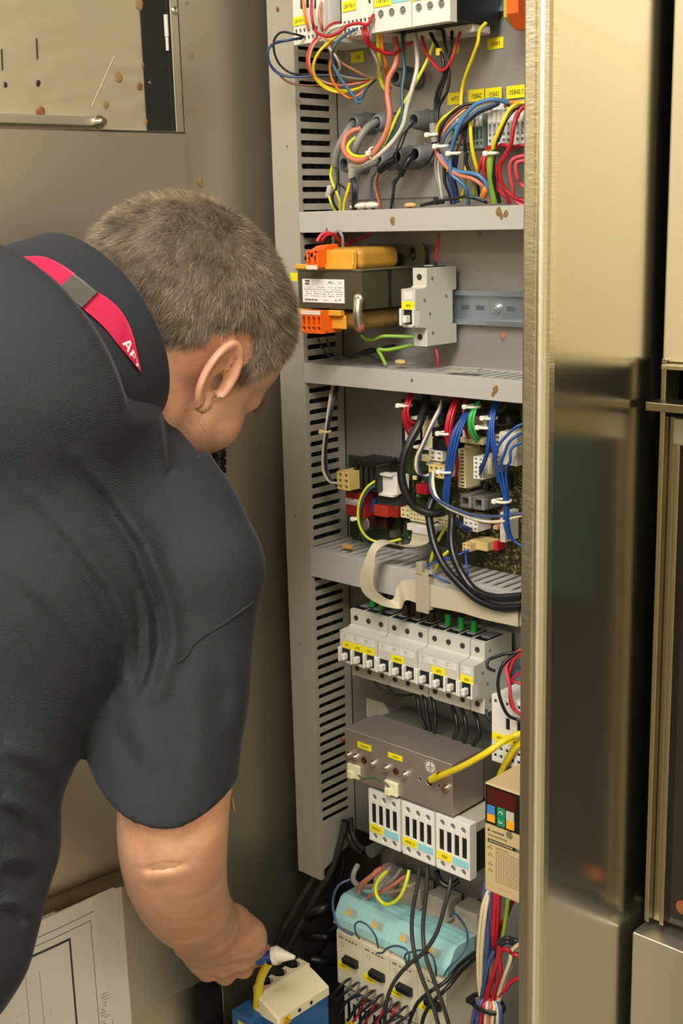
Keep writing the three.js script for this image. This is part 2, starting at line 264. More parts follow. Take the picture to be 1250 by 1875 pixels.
{
  // paper stack: drawing sheets leaning in the pocket
  const sheet = canvasTex(1024, 1024, (g, w, h) => {
    g.fillStyle = '#efece4'; g.fillRect(0, 0, w, h); g.strokeStyle = '#3a3836'; g.fillStyle = '#4a4846';
    g.lineWidth = 7; g.strokeRect(120, 90, 690, 1200); g.lineWidth = 2; g.strokeRect(70, 44, 880, 1300); g.strokeRect(96, 66, 800, 1260);
    g.globalAlpha = 0.5; for (const x of [690, 640]) { g.beginPath(); g.moveTo(x, 140); g.lineTo(x, 1024); g.stroke(); }
    g.globalAlpha = 0.35; for (let k = 0; k < 70; k++) { const y = 300 + k * 9; g.fillRect(900 + hash2(k, 1) * 20, y, 10 + hash2(k, 2) * 22, 4); }
    g.globalAlpha = 0.3; for (let k = 0; k < 60; k++) { g.lineWidth = 1.5; const x = 150 + hash2(k, 5) * 600, y = 240 + hash2(k, 6) * 780; g.beginPath(); g.moveTo(x, y); g.lineTo(x + (hash2(k, 7) > .5 ? 60 * hash2(k, 8) : 0), y + (hash2(k, 7) > .5 ? 0 : 60 * hash2(k, 8))); g.stroke(); }
    g.globalAlpha = 0.8; g.fillRect(930, 640, 12, 55); g.fillRect(906, 830, 8, 60);
  });
  const a = atDoor(228, 1624, 0.034), b = atDoor(48, 1690, 0.034);
  const t = thing('paper_stack', 'white wiring diagram sheets curling in the door pocket', 'paper', [LW, 0, LF]); t.rotation.y = DOOR_A;
  const w1 = 0.46, w0 = a.z, top = a.y, bot = 0.562;
  for (let k = 0; k < 5; k++) {
    const g = new THREE.PlaneGeometry(w1 - w0, top - bot, 24, 16), p = g.attributes.position, off = 0.0315 - k * 0.0016;
    for (let i = 0; i < p.count; i++) { const s = p.getX(i) / (w1 - w0) + 0.5, h = p.getY(i) / (top - bot) + 0.5;   // s: 0 far from hinge .. 1 at hinge
      const curl = 0.006 * Math.pow(s, 6) * (k === 0 ? 1.4 : 1) * h + 0.0015 * Math.sin(s * 7 + k) * h; const lift = k * 0.0012 * (k % 2 ? 1 : 0.6);
      p.setXYZ(i, off - curl * (k % 2 ? 0.6 : 1), bot + h * (top - bot) + lift * (1 - s), w1 - s * (w1 - w0) - k * 0.0007); }
    g.computeVertexNormals();
    mesh('sheet', g, k === 0 ? new THREE.MeshPhysicalMaterial({ map: sheet, roughness: 0.8, side: THREE.DoubleSide }) : M(0xe9e6dd, 0.85), t);
  }
}

// ---------------------------------------------------------------- oven on the right
{
  const t = thing('combi_oven', 'stainless oven with a black glass door beside the cabinet', 'oven', [0, 0, 0]);
  const OX = 0.4135, OX1 = 1.25, OZ = 0.030;
  const yp = at(1220, 664, OZ).y;
  mesh('body', bb(OX + 0.004, OX1, 0.10, 2.04, -0.49, OZ - 0.036), M(0x0c0b0a, 0.6), t);
  mesh('top_panel', [uvm(bb(OX - 0.004, OX1, yp, 2.04, OZ - 0.016, OZ, 0.003), 'y', 'x', 1)], steelOven, t);
  // handle rails under the top panel
  const r1 = at(1220, 672, OZ + 0.01).y, r2 = at(1220, 745, OZ + 0.018).y;
  mesh('trim_rail', [bb(OX + 0.002, OX1, r1 - 0.0022, r1 + 0.0022, OZ - 0.02, OZ + 0.012, 0.001)], M(0xb5ac94, 0.3, 1), t);
  mesh('door_handle', [bb(OX - 0.006, OX1, r2 - 0.0042, r2 + 0.0035, OZ - 0.006, OZ + 0.022, 0.0012)], M(0x8c826c, 0.3, 1), t);
  const dt = at(1222, 763, OZ).y, db = at(1200, 1690, OZ).y;
  mesh('door_frame', [uvm(bb(OX - 0.002, OX + 0.003, db, dt + 0.05, OZ - 0.02, OZ + 0.004, 0.001), 'z', 'y', 1), uvm(bb(OX + 0.003, OX + 0.012, db, dt, OZ - 0.02, OZ - 0.004, 0.001), 'z', 'y', 1), bb(OX + 0.012, OX + 0.0165, db, dt - 0.02, OZ - 0.02, OZ + 0.001, 0.001), bb(OX + 0.0165, OX1, dt - 0.01, dt, OZ - 0.02, OZ, 0.001)], M(0x9b9178, 0.28, 1), t);
  // glass door: dark outer pane and a painted field for the teal reflection on it
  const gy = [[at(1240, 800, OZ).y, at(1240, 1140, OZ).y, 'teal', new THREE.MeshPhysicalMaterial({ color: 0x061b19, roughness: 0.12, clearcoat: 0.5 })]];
  const gp = mesh('glass_pane', bb(OX + 0.0165, OX1 - 0.02, db + 0.002, dt - 0.012, OZ - 0.016, OZ - 0.006), new THREE.MeshPhysicalMaterial({ color: 0x14120f, roughness: 0.1, clearcoat: 0.3 }), t);
  mesh('teal_reflection', bb(OX + 0.045, OX1 - 0.06, gy[0][1], gy[0][0], OZ - 0.0055, OZ - 0.0050), new THREE.MeshPhysicalMaterial({ color: 0x0c2b28, roughness: 0.35 }), gp);  // teal reflection painted as a flat field on the glass
  const vb = (u, v) => at(u, v, OZ).y;
  mesh('door_rail', bb(OX + 0.0165, OX1 - 0.02, vb(1100, 800), vb(1100, 765), OZ - 0.018, OZ - 0.002, 0.001), M(0x9b9178, 0.28, 1), t);
  const cl = at(1240, 790, OZ); mesh('corner_clip', [bb(cl.x - 0.004, cl.x + 0.02, cl.y - 0.012, cl.y + 0.012, OZ - 0.006, OZ + 0.002, 0.002)], M(0x9a9484, 0.35, 0.8), t);
  const sc = at(1246, 1665, OZ); mesh('screw', [cyl(0.007, 0.007, 0.003, 'z', sc.x, sc.y, OZ - 0.005), cyl(0.0045, 0.0045, 0.003, 'z', sc.x, sc.y, OZ - 0.003, 8)], M(0xc08058, 0.35, 0.9), t);
  mesh('lower_panel', uvm(bb(OX, OX1, 0.10, db - 0.002, OZ - 0.036, OZ - 0.033), 'x', 'y', 1), steelPlate, t);
}
{
  // drip tray box under the oven door
  const c = atX(1157, 1706, 0.4075), c2 = atX(1187, 1692, 0.4075);
  const t = thing('drip_tray', 'brushed steel drip tray box below the oven door', 'tray', [0, 0, 0]);
  mesh('tray_body', uvm(bb(0.4075, 1.2, 0.30, c.y, -0.0, c.z, 0.0016), 'y', 'x', 1), new THREE.MeshPhysicalMaterial({ color: new THREE.Color(0.56, 0.52, 0.44), metalness: 1, roughness: 0.45, bumpMap: tex(streakV, 3, 2), bumpScale: 0.00005 }), t);
  for (const x of [0.42, 1.12]) mesh('tray_foot', bb(x, x + 0.04, 0, 0.30, 0.0, 0.03), M(0x55504a, 0.4, 0.9), t);
}

// ---------------------------------------------------------------- device builders
function labelMat(text, bg = '#f1df1c', fg = '#3a3616', w = 160, h = 64, size = 34) {
  return new THREE.MeshPhysicalMaterial({ roughness: 0.5, map: canvasTex(w, h, g => { g.fillStyle = bg; g.fillRect(0, 0, w, h); g.fillStyle = fg; g.font = `bold ${size}px sans-serif`; g.textAlign = 'center'; g.textBaseline = 'middle'; g.fillText(text, w / 2, h / 2 + 2); }) });
}
// thin plate with its print on the face turned to +z
function plate(parent, name, text, x0, x1, y0, y1, z, tilt = 0, opts = {}) {
  const g = new THREE.BoxGeometry(x1 - x0, y1 - y0, 0.0005); if (tilt) g.rotateZ(tilt); g.translate((x0 + x1) / 2, (y0 + y1) / 2, z + 0.00025);
  return mesh(name, g, text == null ? yellowM : labelMat(text, opts.bg, opts.fg, opts.w, opts.h, opts.size), parent);
}
function plateTag(label, text, u0, v0, u1, v1, z, tilt = 0, opts) {      // yellow sticker lying on a surface
  const a = at(u0, v0, z), b = at(u1, v1, z); const t = thing('label_sticker', label, 'sticker', [0, 0, 0], 'yellow circuit stickers'); t.name = t.name;
  plate(t, 'printed_face', text, Math.min(a.x, b.x), Math.max(a.x, b.x), Math.min(a.y, b.y), Math.max(a.y, b.y), z + 0.0003, tilt, opts); return t;
}
const screwDark = M(0x4a4844, 0.5, 0.6), holeGrey = M(0x77756f, 0.6);

// miniature circuit breaker: top edge y, left edge x, terminal front .0545, nose .072
function breaker(name, label, x, y, poles, texts, group, pw = 0.0178) {
  const t = thing(name, label, 'circuit breaker', [x, y, 0], group), w = pw * poles - 0.0006, T = 0.0545, N = 0.072;
  const side = [[0.0085, -0.001], [0.012, 0], [T, 0], [T, -0.0165], [T + 0.003, -0.0185], [N, -0.0190], [N, -0.0385], [N - 0.006, -0.0395], [N - 0.006, -0.0520], [N - 0.001, -0.0525], [N - 0.001, -0.0550], [T, -0.0570], [T, -0.0745], [0.0085, -0.0745], [0.0085, -0.0560], [0.0145, -0.0555], [0.0145, -0.0230], [0.0085, -0.0225]];
  mesh('body', prof(side, 0, w, 0.0004), mcbGrey, t);
  for (let k = 0; k < poles; k++) {
    const cx = (k + 0.5) * pw - 0.0003;
    for (const sy of [-0.0085, -0.0655]) mesh('terminal_screw', cyl(0.0029, 0.0029, 0.0012, 'z', cx, sy, T + 0.0001), screwDark, t);
    mesh('busbar_slot', [box(pw * 0.78, 0.0016, 0.026, cx, 0.0002, T - 0.018)], blackPlastic, t);
    mesh('terminal_tab', box(pw * 0.55, 0.0016, 0.018, cx + 0.001, 0.0014, T - 0.020, 0.0004), greyPlastic, t);
    const tg = mesh('toggle', [bb(cx - 0.0070, cx + 0.0070, -0.0518, -0.0396, N - 0.0060, N - 0.0012, 0.0006)], blackPlastic, t);
    mesh('lever', [box(0.0050, 0.0072, 0.0085, cx - 0.0012, -0.0472, N + 0.0012, 0.0012)], white, tg);
    mesh('rib', [box(0.0026, 0.0165, 0.009, cx - pw / 2 + 0.0012, -0.0455, N - 0.0010, 0.001)], white, t);
  }
  mesh('rib', [box(0.0022, 0.0165, 0.009, w - 0.0011, -0.0455, N - 0.0018, 0.001)], white, t);
  for (const [tx, x0, x1, y0, y1] of texts) plate(t, 'name_label', tx, x0, x1, y0, y1, N + 0.0001);
  // faint print field
  const pf = mesh('printed_face', bb(0.003, w - 0.003, -0.0285, -0.0215, N, N + 0.0002), new THREE.MeshPhysicalMaterial({ roughness: 0.5, map: canvasTex(256, 48, (g, W, H) => { g.fillStyle = '#dcd9d0'; g.fillRect(0, 0, W, H); g.fillStyle = '#8d8b86'; for (let k = 0; k < poles; k++) { const o = k * W / poles; g.fillRect(o + 10, 8, 30, 5); g.fillRect(o + 10, 20, 22, 4); g.fillRect(o + 10, 30, 26, 4); g.strokeStyle = '#8d8b86'; g.strokeRect(o + 46, 8, 16, 28); } }) }), t);
  // rivets on the side
  for (const [sy, sz] of [[-0.010, 0.046], [-0.030, 0.058], [-0.0435, 0.050], [-0.062, 0.046], [-0.028, 0.025]]) mesh('rivet', cyl(0.0017, 0.0017, 0.0006, 'x', w + 0.0001, sy, sz, 10), holeGrey, t);
  return t;
}
// small contactor: x, y = lower left of the light front, z = front
function contactor(name, label, x, y, z, w, h, text, group, opts = {}) {
  const t = thing(name, label, 'contactor', [x, y, 0], group);
  mesh('housing', [bb(0.0008, w - 0.0008, 0.004, h - 0.006, 0.008, z - 0.007, 0.001)], blackPlastic, t);
  mesh('terminal_cover', [bb(0.0004, w - 0.0004, h - 0.012, h - 0.001, z - 0.055, z - 0.010, 0.001)], opts.top || mcbSide, t);
  const slots = [], wells = []; for (let k = 0; k < 4; k++) { const cx = w * (0.16 + 0.225 * k); slots.push([cx - w * 0.072, cx + w * 0.072, h * 0.36, h * 0.74]); } for (let k = 0; k < 3; k++) for (const sy of [h * 0.87, h * 0.11]) wells.push([w * (0.19 + 0.31 * k), sy, 0.0031]);
  mesh('front_plate', holed(w, h, 0.011, z, slots, wells), white, t);
  for (const [a, b, c, d] of slots) mesh('contact_carrier', [box(b - a, d - c, 0.006, (a + b) / 2, (c + d) / 2, z - 0.0044), box((b - a) * 0.5, h * 0.08, 0.001, (a + b) / 2, h * 0.54, z - 0.0012)], blackPlastic, t);
  for (const [x, y, r] of wells) mesh('terminal_screw', [cyl(r * 0.94, r * 0.94, 0.004, 'z', x, y, z - 0.0035), box(0.0044, 0.0008, 0.0006, x, y, z - 0.0013)], holeGrey, t);
  plate(t, 'name_label', text, w * 0.04, w * 0.46, h * 0.20, h * 0.345, z + 0.0003, -0.02);
  mesh('marker_strip', bb(w * 0.50, w * 0.97, h * 0.20, h * 0.33, z, z + 0.0005), turqLabel, t);
  return t;
}

// ---------------------------------------------------------------- breaker row
const plateG = 'three-pole circuit breakers in the lower row';
breaker('circuit_breaker', 'three-pole circuit breaker with a long yellow strip of three codes', 0.0613, 1.2105, 3, [['-4F1', 0.004, 0.018, -0.0375, -0.0300], ['-4F2', 0.018, 0.034, -0.0375, -0.0300], ['-4F4', 0.034, 0.050, -0.0375, -0.0300]], plateG);
breaker('circuit_breaker', 'three-pole circuit breaker with one yellow label under dark brown wire ends', 0.1153, 1.2105, 3, [['-10F43', 0.019, 0.036, -0.0375, -0.0300]], plateG);
breaker('circuit_breaker', 'three-pole circuit breaker with one yellow label under green wire ferrules', 0.1693, 1.2105, 3, [['-4F5', 0.019, 0.036, -0.0375, -0.0300]], plateG);
breaker('single_pole_breaker', 'single-pole circuit breaker at the end of the breaker row', 0.2232, 1.2105, 1, [['-5F6', 0.001, 0.0165, -0.0380, -0.0305]]);
breaker('single_pole_breaker', 'single-pole circuit breaker alone on the rail beside the transformer', 0.1548, 1.5710, 1, [['-8F4', 0.001, 0.0165, -0.0380, -0.0305]]);
// wire ends and ferrules feeding the row from above
{
  const dk = M(0x3b2416, 0.5);
  for (const [x, m, h, lab] of [[0.079, greenP, 0.009, 'g'], [0.092, greenP, 0.007, 'g'], [0.126, dk, 0.012, 'b'], [0.143, dk, 0.012, 'b'], [0.160, dk, 0.011, 'b'], [0.182, greenP, 0.012, 'g'], [0.199, greenP, 0.012, 'g'], [0.215, greenP, 0.012, 'g']]) {
    const t = thing('breaker_feed_wire', lab === 'g' ? 'black wire with a green end sleeve plugged into the breaker top' : 'dark brown wire plugged into the middle breaker top', 'wire', [0, 0, 0], lab === 'g' ? 'green sleeved breaker feeds' : 'brown breaker feeds');
    const r = lab === 'g' ? 0.0034 : 0.0046;
    mesh('insulation', tube([V(x, 1.2105 + h, 0.038), V(x, 1.2105 + h + 0.008, 0.032), V(x, 1.243, 0.026)], 0.0024, 8, 8), blackPlastic, t);
    mesh('end_sleeve', cyl(r, r, h, 'y', x, 1.2105 + h / 2 + 0.0022, 0.038, 12), m, t);
  }
}
// DIN rails
function rail(label, x0, x1, yc, screws = []) {
  const t = thing('mounting_rail', label, 'rail', [0, 0, 0], 'zinc mounting rails');
  const h = 0.0165, zc = 0.0075;
  const p = [[0.0002, -0.0115], [0.0012, -0.0115], [0.0012, -0.0128], [0.0065, -0.0128], [0.0065, -h], [zc, -h], [zc, -0.0118], [0.0022, -0.0118], [0.0022, 0.0118], [zc, 0.0118], [zc, h], [0.0065, h], [0.0065, 0.0128], [0.0012, 0.0128], [0.0002, 0.0115]].map(([a, b]) => [a, b + yc]);
  mesh('rail_profile', prof(p, x0, x1), M(0xb4c0cc, 0.35, 0.85), t);
  for (let x = x0 + 0.009; x < x1 - 0.01; x += 0.0185) mesh('slot', [box(0.010, 0.0042, 0.0008, x, yc, 0.0024, 0.0003)], M(0x6d757c, 0.5, 0.7), t);
  for (const s of screws) mesh('screw', [cyl(0.0052, 0.0052, 0.0016, 'z', s, yc, 0.0034), cyl(0.0036, 0.0036, 0.0024, 'z', s, yc, 0.0046), cyl(0.0014, 0.0014, 0.0006, 'z', s, yc, 0.0060, 6)], M(0xc9d0d6, 0.3, 0.9), t);
}
rail('zinc mounting rail carrying the lone breaker by the transformer', 0.150, 0.385, 1.5308, [at(908, 561, 0.003).x]);
rail('zinc mounting rail behind the row of breakers', 0.05, 0.385, 1.1715);
rail('zinc mounting rail behind the three contactors', 0.10, 0.30, 1.006);
rail('zinc mounting rail at the top carrying the relays', 0.02, 0.385, 1.815, [0.30]);

// ---------------------------------------------------------------- filter box
{
  const t = thing('filter_box', 'steel mains filter box with yellow labels and screw heads', 'filter', [0, 0, 0]);
  const x0 = 0.0916, x1 = 0.2355, y0 = 1.0415, y1 = 1.0965, z = 0.100;
  const sm = new THREE.MeshPhysicalMaterial({ color: new THREE.Color(0.46, 0.40, 0.345), metalness: 0.75, roughness: 0.42, bumpMap: tex(mottle, 20, 20), bumpScale: 0.0001 });
  mesh('box_body', [bb(x0 + 0.001, x1 - 0.001, y0, y1 - 0.004, 0.002, z - 0.012, 0.001)], new THREE.MeshPhysicalMaterial({ color: new THREE.Color(0.20, 0.20, 0.16), metalness: 0.6, roughness: 0.5 }), t);
  const rd = [[768, 1427, 0.0014], [786, 1433, 0.0035], [803, 1439, 0.0015]].map(([u, v, r]) => { const p = at(u, v, z); return [p.x - x0, p.y - y0, r]; });
  const fp = holed(x1 - x0, y1 - y0 - 0.0006, 0.0012, z, [], rd); fp.translate(x0, y0, 0);
  mesh('cover', [fp, prof([[z - 0.050, y1 - 0.0012], [z - 0.0010, y1 - 0.0012], [z, y1 - 0.0012], [z, y1 - 0.001], [z - 0.001, y1], [z - 0.050, y1]], x0, x1), bb(x1 - 0.0012, x1, y0, y1 - 0.001, z - 0.050, z - 0.001), bb(x0, x0 + 0.0012, y0, y1 - 0.001, z - 0.050, z - 0.001)], sm, t);
  const scr = M(0xd8d2c6, 0.22, 1);
  for (const [u, v] of [[639, 1382], [651, 1386], [683, 1398], [708, 1406], [742, 1418], [817, 1443]]) { const p = at(u, v, z); mesh('screw', [cyl(0.0042, 0.0042, 0.001, 'z', p.x, p.y, z + 0.0006), cyl(0.0030, 0.0033, 0.0042, 'z', p.x, p.y, z + 0.003), box(0.0042, 0.0007, 0.0006, p.x, p.y, z + 0.0051)], scr, t); }
  for (const [u, v] of [[667, 1392], [725, 1412]]) { const p = at(u, v, z); mesh('brown_cap', cyl(0.0036, 0.0036, 0.0014, 'z', p.x, p.y, z + 0.0004, 18), M(0x4a1d12, 0.4), t); }
  const L = (tx, u0, v0, u1, v1) => { const a = at(u0, v0, z), b = at(u1, v1, z); plate(t, 'name_label', tx, a.x, b.x, b.y + 0.001, a.y, z + 0.0003); };
  L('-10K41', 655, 1357, 680, 1378); L('-10K2', 711, 1376.5, 737, 1396.5);
  const gp = at(788, 1404, z); const gm = new THREE.MeshPhysicalMaterial({ roughness: 0.5, map: canvasTex(128, 128, (g) => { g.fillStyle = '#cfc6ba'; g.fillRect(0, 0, 128, 128); g.strokeStyle = '#2a2622'; g.lineWidth = 7; g.beginPath(); g.arc(64, 64, 56, 0, 7); g.stroke(); g.beginPath(); g.moveTo(64, 8); g.lineTo(64, 66); g.moveTo(28, 66); g.lineTo(100, 66); g.moveTo(40, 84); g.lineTo(88, 84); g.moveTo(52, 102); g.lineTo(76, 102); g.stroke(); }) });
  const cg = new THREE.CircleGeometry(0.0072, 24); cg.translate(gp.x, gp.y, z + 0.0004); mesh('earth_symbol', cg, gm, t);
  for (const [u, v] of [[650, 1411], [719, 1442]]) { const p = at(u, v, z); mesh('cable_mount', [box(0.017, 0.015, 0.004, p.x, p.y, z + 0.002, 0.001), box(0.007, 0.008, 0.004, p.x - 0.002, p.y - 0.003, z + 0.0055, 0.001)], M(0xe4dfb8, 0.5), t); }
  // fixing tab showing behind the box
  const tb = at(690, 1300, 0.02); mesh('fixing_tab', [extr([[-0.016, -0.012], [0.016, -0.012], [0.016, 0.002], [0.008, 0.010], [-0.016, 0.010]], 0.002, 0).translate(tb.x, tb.y, 0.018), box(0.003, 0.008, 0.001, tb.x - 0.004, tb.y, 0.0205)], M(0xb9b2a2, 0.5), t);
}
// ---------------------------------------------------------------- three contactors
contactor('contactor', 'grey contactor hanging under the filter box at the duct end', 0.1235, 0.9790, 0.100, 0.0425, 0.0585, '-8K42.1', 'contactors under the filter box');
contactor('contactor', 'grey contactor under the filter box between two others', 0.1693, 0.9790, 0.100, 0.0425, 0.0585, '-8K41.2', 'contactors under the filter box');
contactor('contactor', 'grey contactor with an exposed black side beside the drive', 0.2142, 0.9790, 0.100, 0.0425, 0.0595, '-5K4', 'contactors under the filter box');

// ---------------------------------------------------------------- frequency drive
{
  const x0 = 0.3044, x1 = 0.3725, y0 = 1.0050, y1 = 1.1140, z = 0.140;
  const t = thing('frequency_drive', 'beige frequency drive with a keypad and red display beside the front post', 'drive', [0, 0, 0]);
  mesh('housing', [bb(x0, x1, y0, y1, 0.002, z, 0.0018)], M(0xc0ab7e, 0.5), t);
  const P = (u, v) => at(u / 6.253 + 800, v / 6.253 + 1380, z);
  const k0 = P(560, 345), k1 = P(575, 790);
  mesh('keypad_field', bb(x0 + 0.0015, x1 - 0.002, k1.y, k0.y, z, z + 0.0006, 0.0002), M(0x15160f, 0.4), t);
  const d0 = P(580, 372), d1 = P(580, 560); mesh('display', [bb(x0 + 0.0045, x0 + 0.036, d1.y, d0.y, z + 0.0006, z + 0.0012)], M(0x4a130d, 0.25), t);
  for (const [du, dv, c] of [[625, 640, 0x3d7fb8], [740, 670, 0x1f8a5e], [625, 725, 0xe7a41c], [740, 780, 0x1f8a5e], [842, 715, 0xb9b5a4], [845, 815, 0xe7a41c]]) { const p = P(du, dv); mesh('key_button', box(0.0088, 0.0088, 0.0012, p.x, p.y, z + 0.001, 0.0004), M(c, 0.45), t); }
  const chev = (u, v, up) => { const p = P(u, v), s = up ? 1 : -1; mesh('key_arrow', [tube([V(p.x - 0.0022, p.y - 0.001 * s, z + 0.0018), V(p.x, p.y + 0.0012 * s, z + 0.0018), V(p.x + 0.0022, p.y - 0.001 * s, z + 0.0018)], 0.0004, 8, 5)], white, t); }; chev(740, 670, true); chev(740, 780, false);
  const sp = P(832, 930); mesh('screw', [cyl(0.0038, 0.0038, 0.001, 'z', sp.x, sp.y, z + 0.0002), box(0.006, 0.001, 0.0006, sp.x, sp.y, z + 0.0009).rotateZ(0)], M(0xd6cfb8, 0.25, 0.9), t);
  const a = P(560, 820), b = P(560, 1480);
  mesh('printed_face', bb(x0 + 0.0015, x1 - 0.0015, b.y, a.y, z, z + 0.0003), new THREE.MeshPhysicalMaterial({ roughness: 0.55, map: canvasTex(512, 640, (g, W, H) => {
    g.fillStyle = '#c0ab7e'; g.fillRect(0, 0, W, H); g.fillStyle = '#443c28'; g.fillRect(18, 22, 22, 26); for (let q = 0; q < 5; q++) g.fillRect(60 + q * 22, 26, 17, 20); g.fillStyle = '#6a5f42'; for (let q = 0; q < 9; q++) g.fillRect(24 + q * 19, 76, 14, 20);
    g.fillStyle = '#2a2720'; g.fillRect(20, 128, 250, 40); g.fillStyle = '#6b6a5e'; g.fillRect(270, 128, 230, 40); g.fillStyle = '#b7ac8c'; for (let q = 0; q < 10; q++) g.fillRect(34 + q * 21, 140, 15, 16);
    g.fillStyle = '#4a4330'; g.font = 'bold 24px sans-serif'; g.fillText('WARNING', 90, 214); for (let k = 0; k < 15; k++) { const wd = 240 + hash2(k, 3) * 140; g.globalAlpha = 0.75; for (let q = 0; q < wd; q += 22) g.fillRect(90 + q, 232 + k * 24, 16, 9); } g.globalAlpha = 1;
    g.strokeStyle = '#5d5128'; g.lineWidth = 5; for (const y of [200, 280, 380, 450]) { g.fillStyle = '#c7a432'; g.beginPath(); g.moveTo(24, y + 34); g.lineTo(44, y); g.lineTo(64, y + 34); g.closePath(); g.fill(); g.stroke(); }
  }) }), t);
}
// ---------------------------------------------------------------- motor starters with turquoise busbar covers
{
  const X0 = 0.0625, PW = 0.0392;
  const names = ['motor starter with turquoise cover at the dark end of the lower row', 'motor starter with turquoise cover, second along from the dark end', 'motor starter with turquoise cover, next to the end starter', 'motor starter with turquoise cover beside the red cable bundle'];
  const codes = ['-5Q10', '-10Q42', '-10Q44.1', '-5Q4'];
  for (let k = 0; k < 4; k++) {
    const t = thing('motor_starter', names[k], 'motor starter', [X0 + k * PW, 0.7755, 0], 'motor starters in the lower row'); const w = PW - 0.0006;
    mesh('body', prof([[0.012, 0], [0.088, 0], [0.092, 0.004], [0.092, 0.068], [0.083, 0.080], [0.012, 0.080]], 0, w, 0.0006), M(0xd2c9ae, 0.5), t);
    mesh('rear_housing', [bb(0.002, w - 0.002, 0.012, 0.100, 0.004, 0.046, 0.002)], M(0xbfb8a8, 0.55), t);
    mesh('terminal_hood', [bb(0.004, w - 0.004, 0.098, 0.120, 0.008, 0.034, 0.002), bb(w * 0.3, w * 0.4, 0.1195, 0.1205, 0.008, 0.034)], M(0xbdb5a6, 0.55), t);
    const cov = mesh('busbar_cover', [prof([[0.045, 0.080], [0.0935, 0.0775], [0.0925, 0.086], [0.0805, 0.1045], [0.076, 0.1065], [0.047, 0.1055]], k ? 0.0001 : -0.003, k === 3 ? w + 0.003 : PW - 0.0001, 0.0007)], turquoise, t);
    mesh('cover_rib', [box(w * 0.9, 0.0014, 0.0016, w / 2, 0.1068, 0.052, 0.0004), box(w * 0.9, 0.0014, 0.0016, w / 2, 0.1068, 0.060, 0.0004), box(w * 0.9, 0.0014, 0.0016, w / 2, 0.1068, 0.068, 0.0004)], turquoise, cov);
    // warning label tilted with the cover face
    const lg = new THREE.BoxGeometry(0.0165, 0.0095, 0.0004); lg.rotateX(-Math.atan2(0.012, 0.0185)); lg.translate(w * 0.5, 0.0952, 0.0869);
    mesh('warning_label', lg, warnMat(), t);
    // rotary/rocker handle
    mesh('handle', [prof([[0.092, 0.044], [0.099, 0.042], [0.098, 0.036], [0.092, 0.034]], w * 0.34, w * 0.86, 0.0005)], blackPlastic, t);
    plate(t, 'name_label', codes[k], w * 0.05, w * 0.46, 0.0245, 0.0330, 0.0922);
    mesh('printed_face', bb(w * 0.06, w * 0.92, 0.050, 0.066, 0.092, 0.0922), new THREE.MeshPhysicalMaterial({ roughness: 0.5, map: canvasTex(200, 90, (g) => { g.fillStyle = '#d2c9ae'; g.fillRect(0, 0, 200, 90); g.fillStyle = '#6f6a5e'; g.fillRect(12, 10, 40, 14); for (let q = 0; q < 4; q++) g.fillRect(70 + q * 28, 12, 20, 12); g.strokeStyle = '#6f6a5e'; g.lineWidth = 3; g.beginPath(); g.arc(40, 62, 14, 0, 7); g.stroke(); }) }), t);
  }
  // second row below: contactors cut by the frame
  for (let k = 0; k < 4; k++) contactor('lower_contactor', ['contactor with a yellow label under the first motor starter', 'contactor hidden by black wire ends under the second motor starter', 'contactor hidden by crossing black wires under the third motor starter', 'contactor under the last motor starter'][k], X0 + k * PW, 0.7075, 0.082, PW - 0.001, 0.060, ['-5K10', '-10K8', '-10K9', '-5K6'][k], 'contactors under the motor starters');
}
function warnMat() { if (mats.warn) return mats.warn; return mats.warn = new THREE.MeshPhysicalMaterial({ roughness: 0.5, map: canvasTex(160, 92, (g) => { g.fillStyle = '#9fae9c'; g.fillRect(0, 0, 160, 92); g.fillStyle = '#f0b417'; g.beginPath(); g.moveTo(6, 80); g.lineTo(40, 14); g.lineTo(74, 80); g.closePath(); g.fill(); g.fillStyle = '#5a4a12'; g.fillRect(37, 38, 6, 22); g.fillRect(37, 65, 6, 6); g.fillStyle = '#7f8c80'; for (let k = 0; k < 5; k++) g.fillRect(86, 16 + k * 14, 62, 6); }) }); }

// ---------------------------------------------------------------- relay at the right end of the breaker row
{
  const z = 0.082, a = at(900, 1218, z); const t = thing('relay_module', 'white relay module with looped red and black wires by the front post', 'relay', [a.x, 1.105, 0]);
  const hl = [[0.016, 0.021, 0.036, 0.048], [0.029, 0.034, 0.036, 0.048]]; for (let k = 0; k < 6; k++) for (const y of [0.0065, 0.0145, 0.062]) hl.push([0.0024 + k * 0.0068, 0.0056 + k * 0.0068, y - 0.0018, y + 0.0018]);
  mesh('body', [bb(0, 0.045, 0, 0.068, 0.008, z - 0.006, 0.001)], white, t); mesh('inner_block', bb(0.0014, 0.0436, 0.0014, 0.0666, z - 0.0062, z - 0.0018), blackPlastic, t);
  mesh('front_plate', holed(0.045, 0.068, 0.006, z, hl), white, t);
  plate(t, 'name_label', '-4K2', 0.001, 0.0175, 0.0225, 0.0305, z + 0.0003); plate(t, 'name_label', '-4K', 0.020, 0.034, 0.0225, 0.0305, z + 0.0003);
}

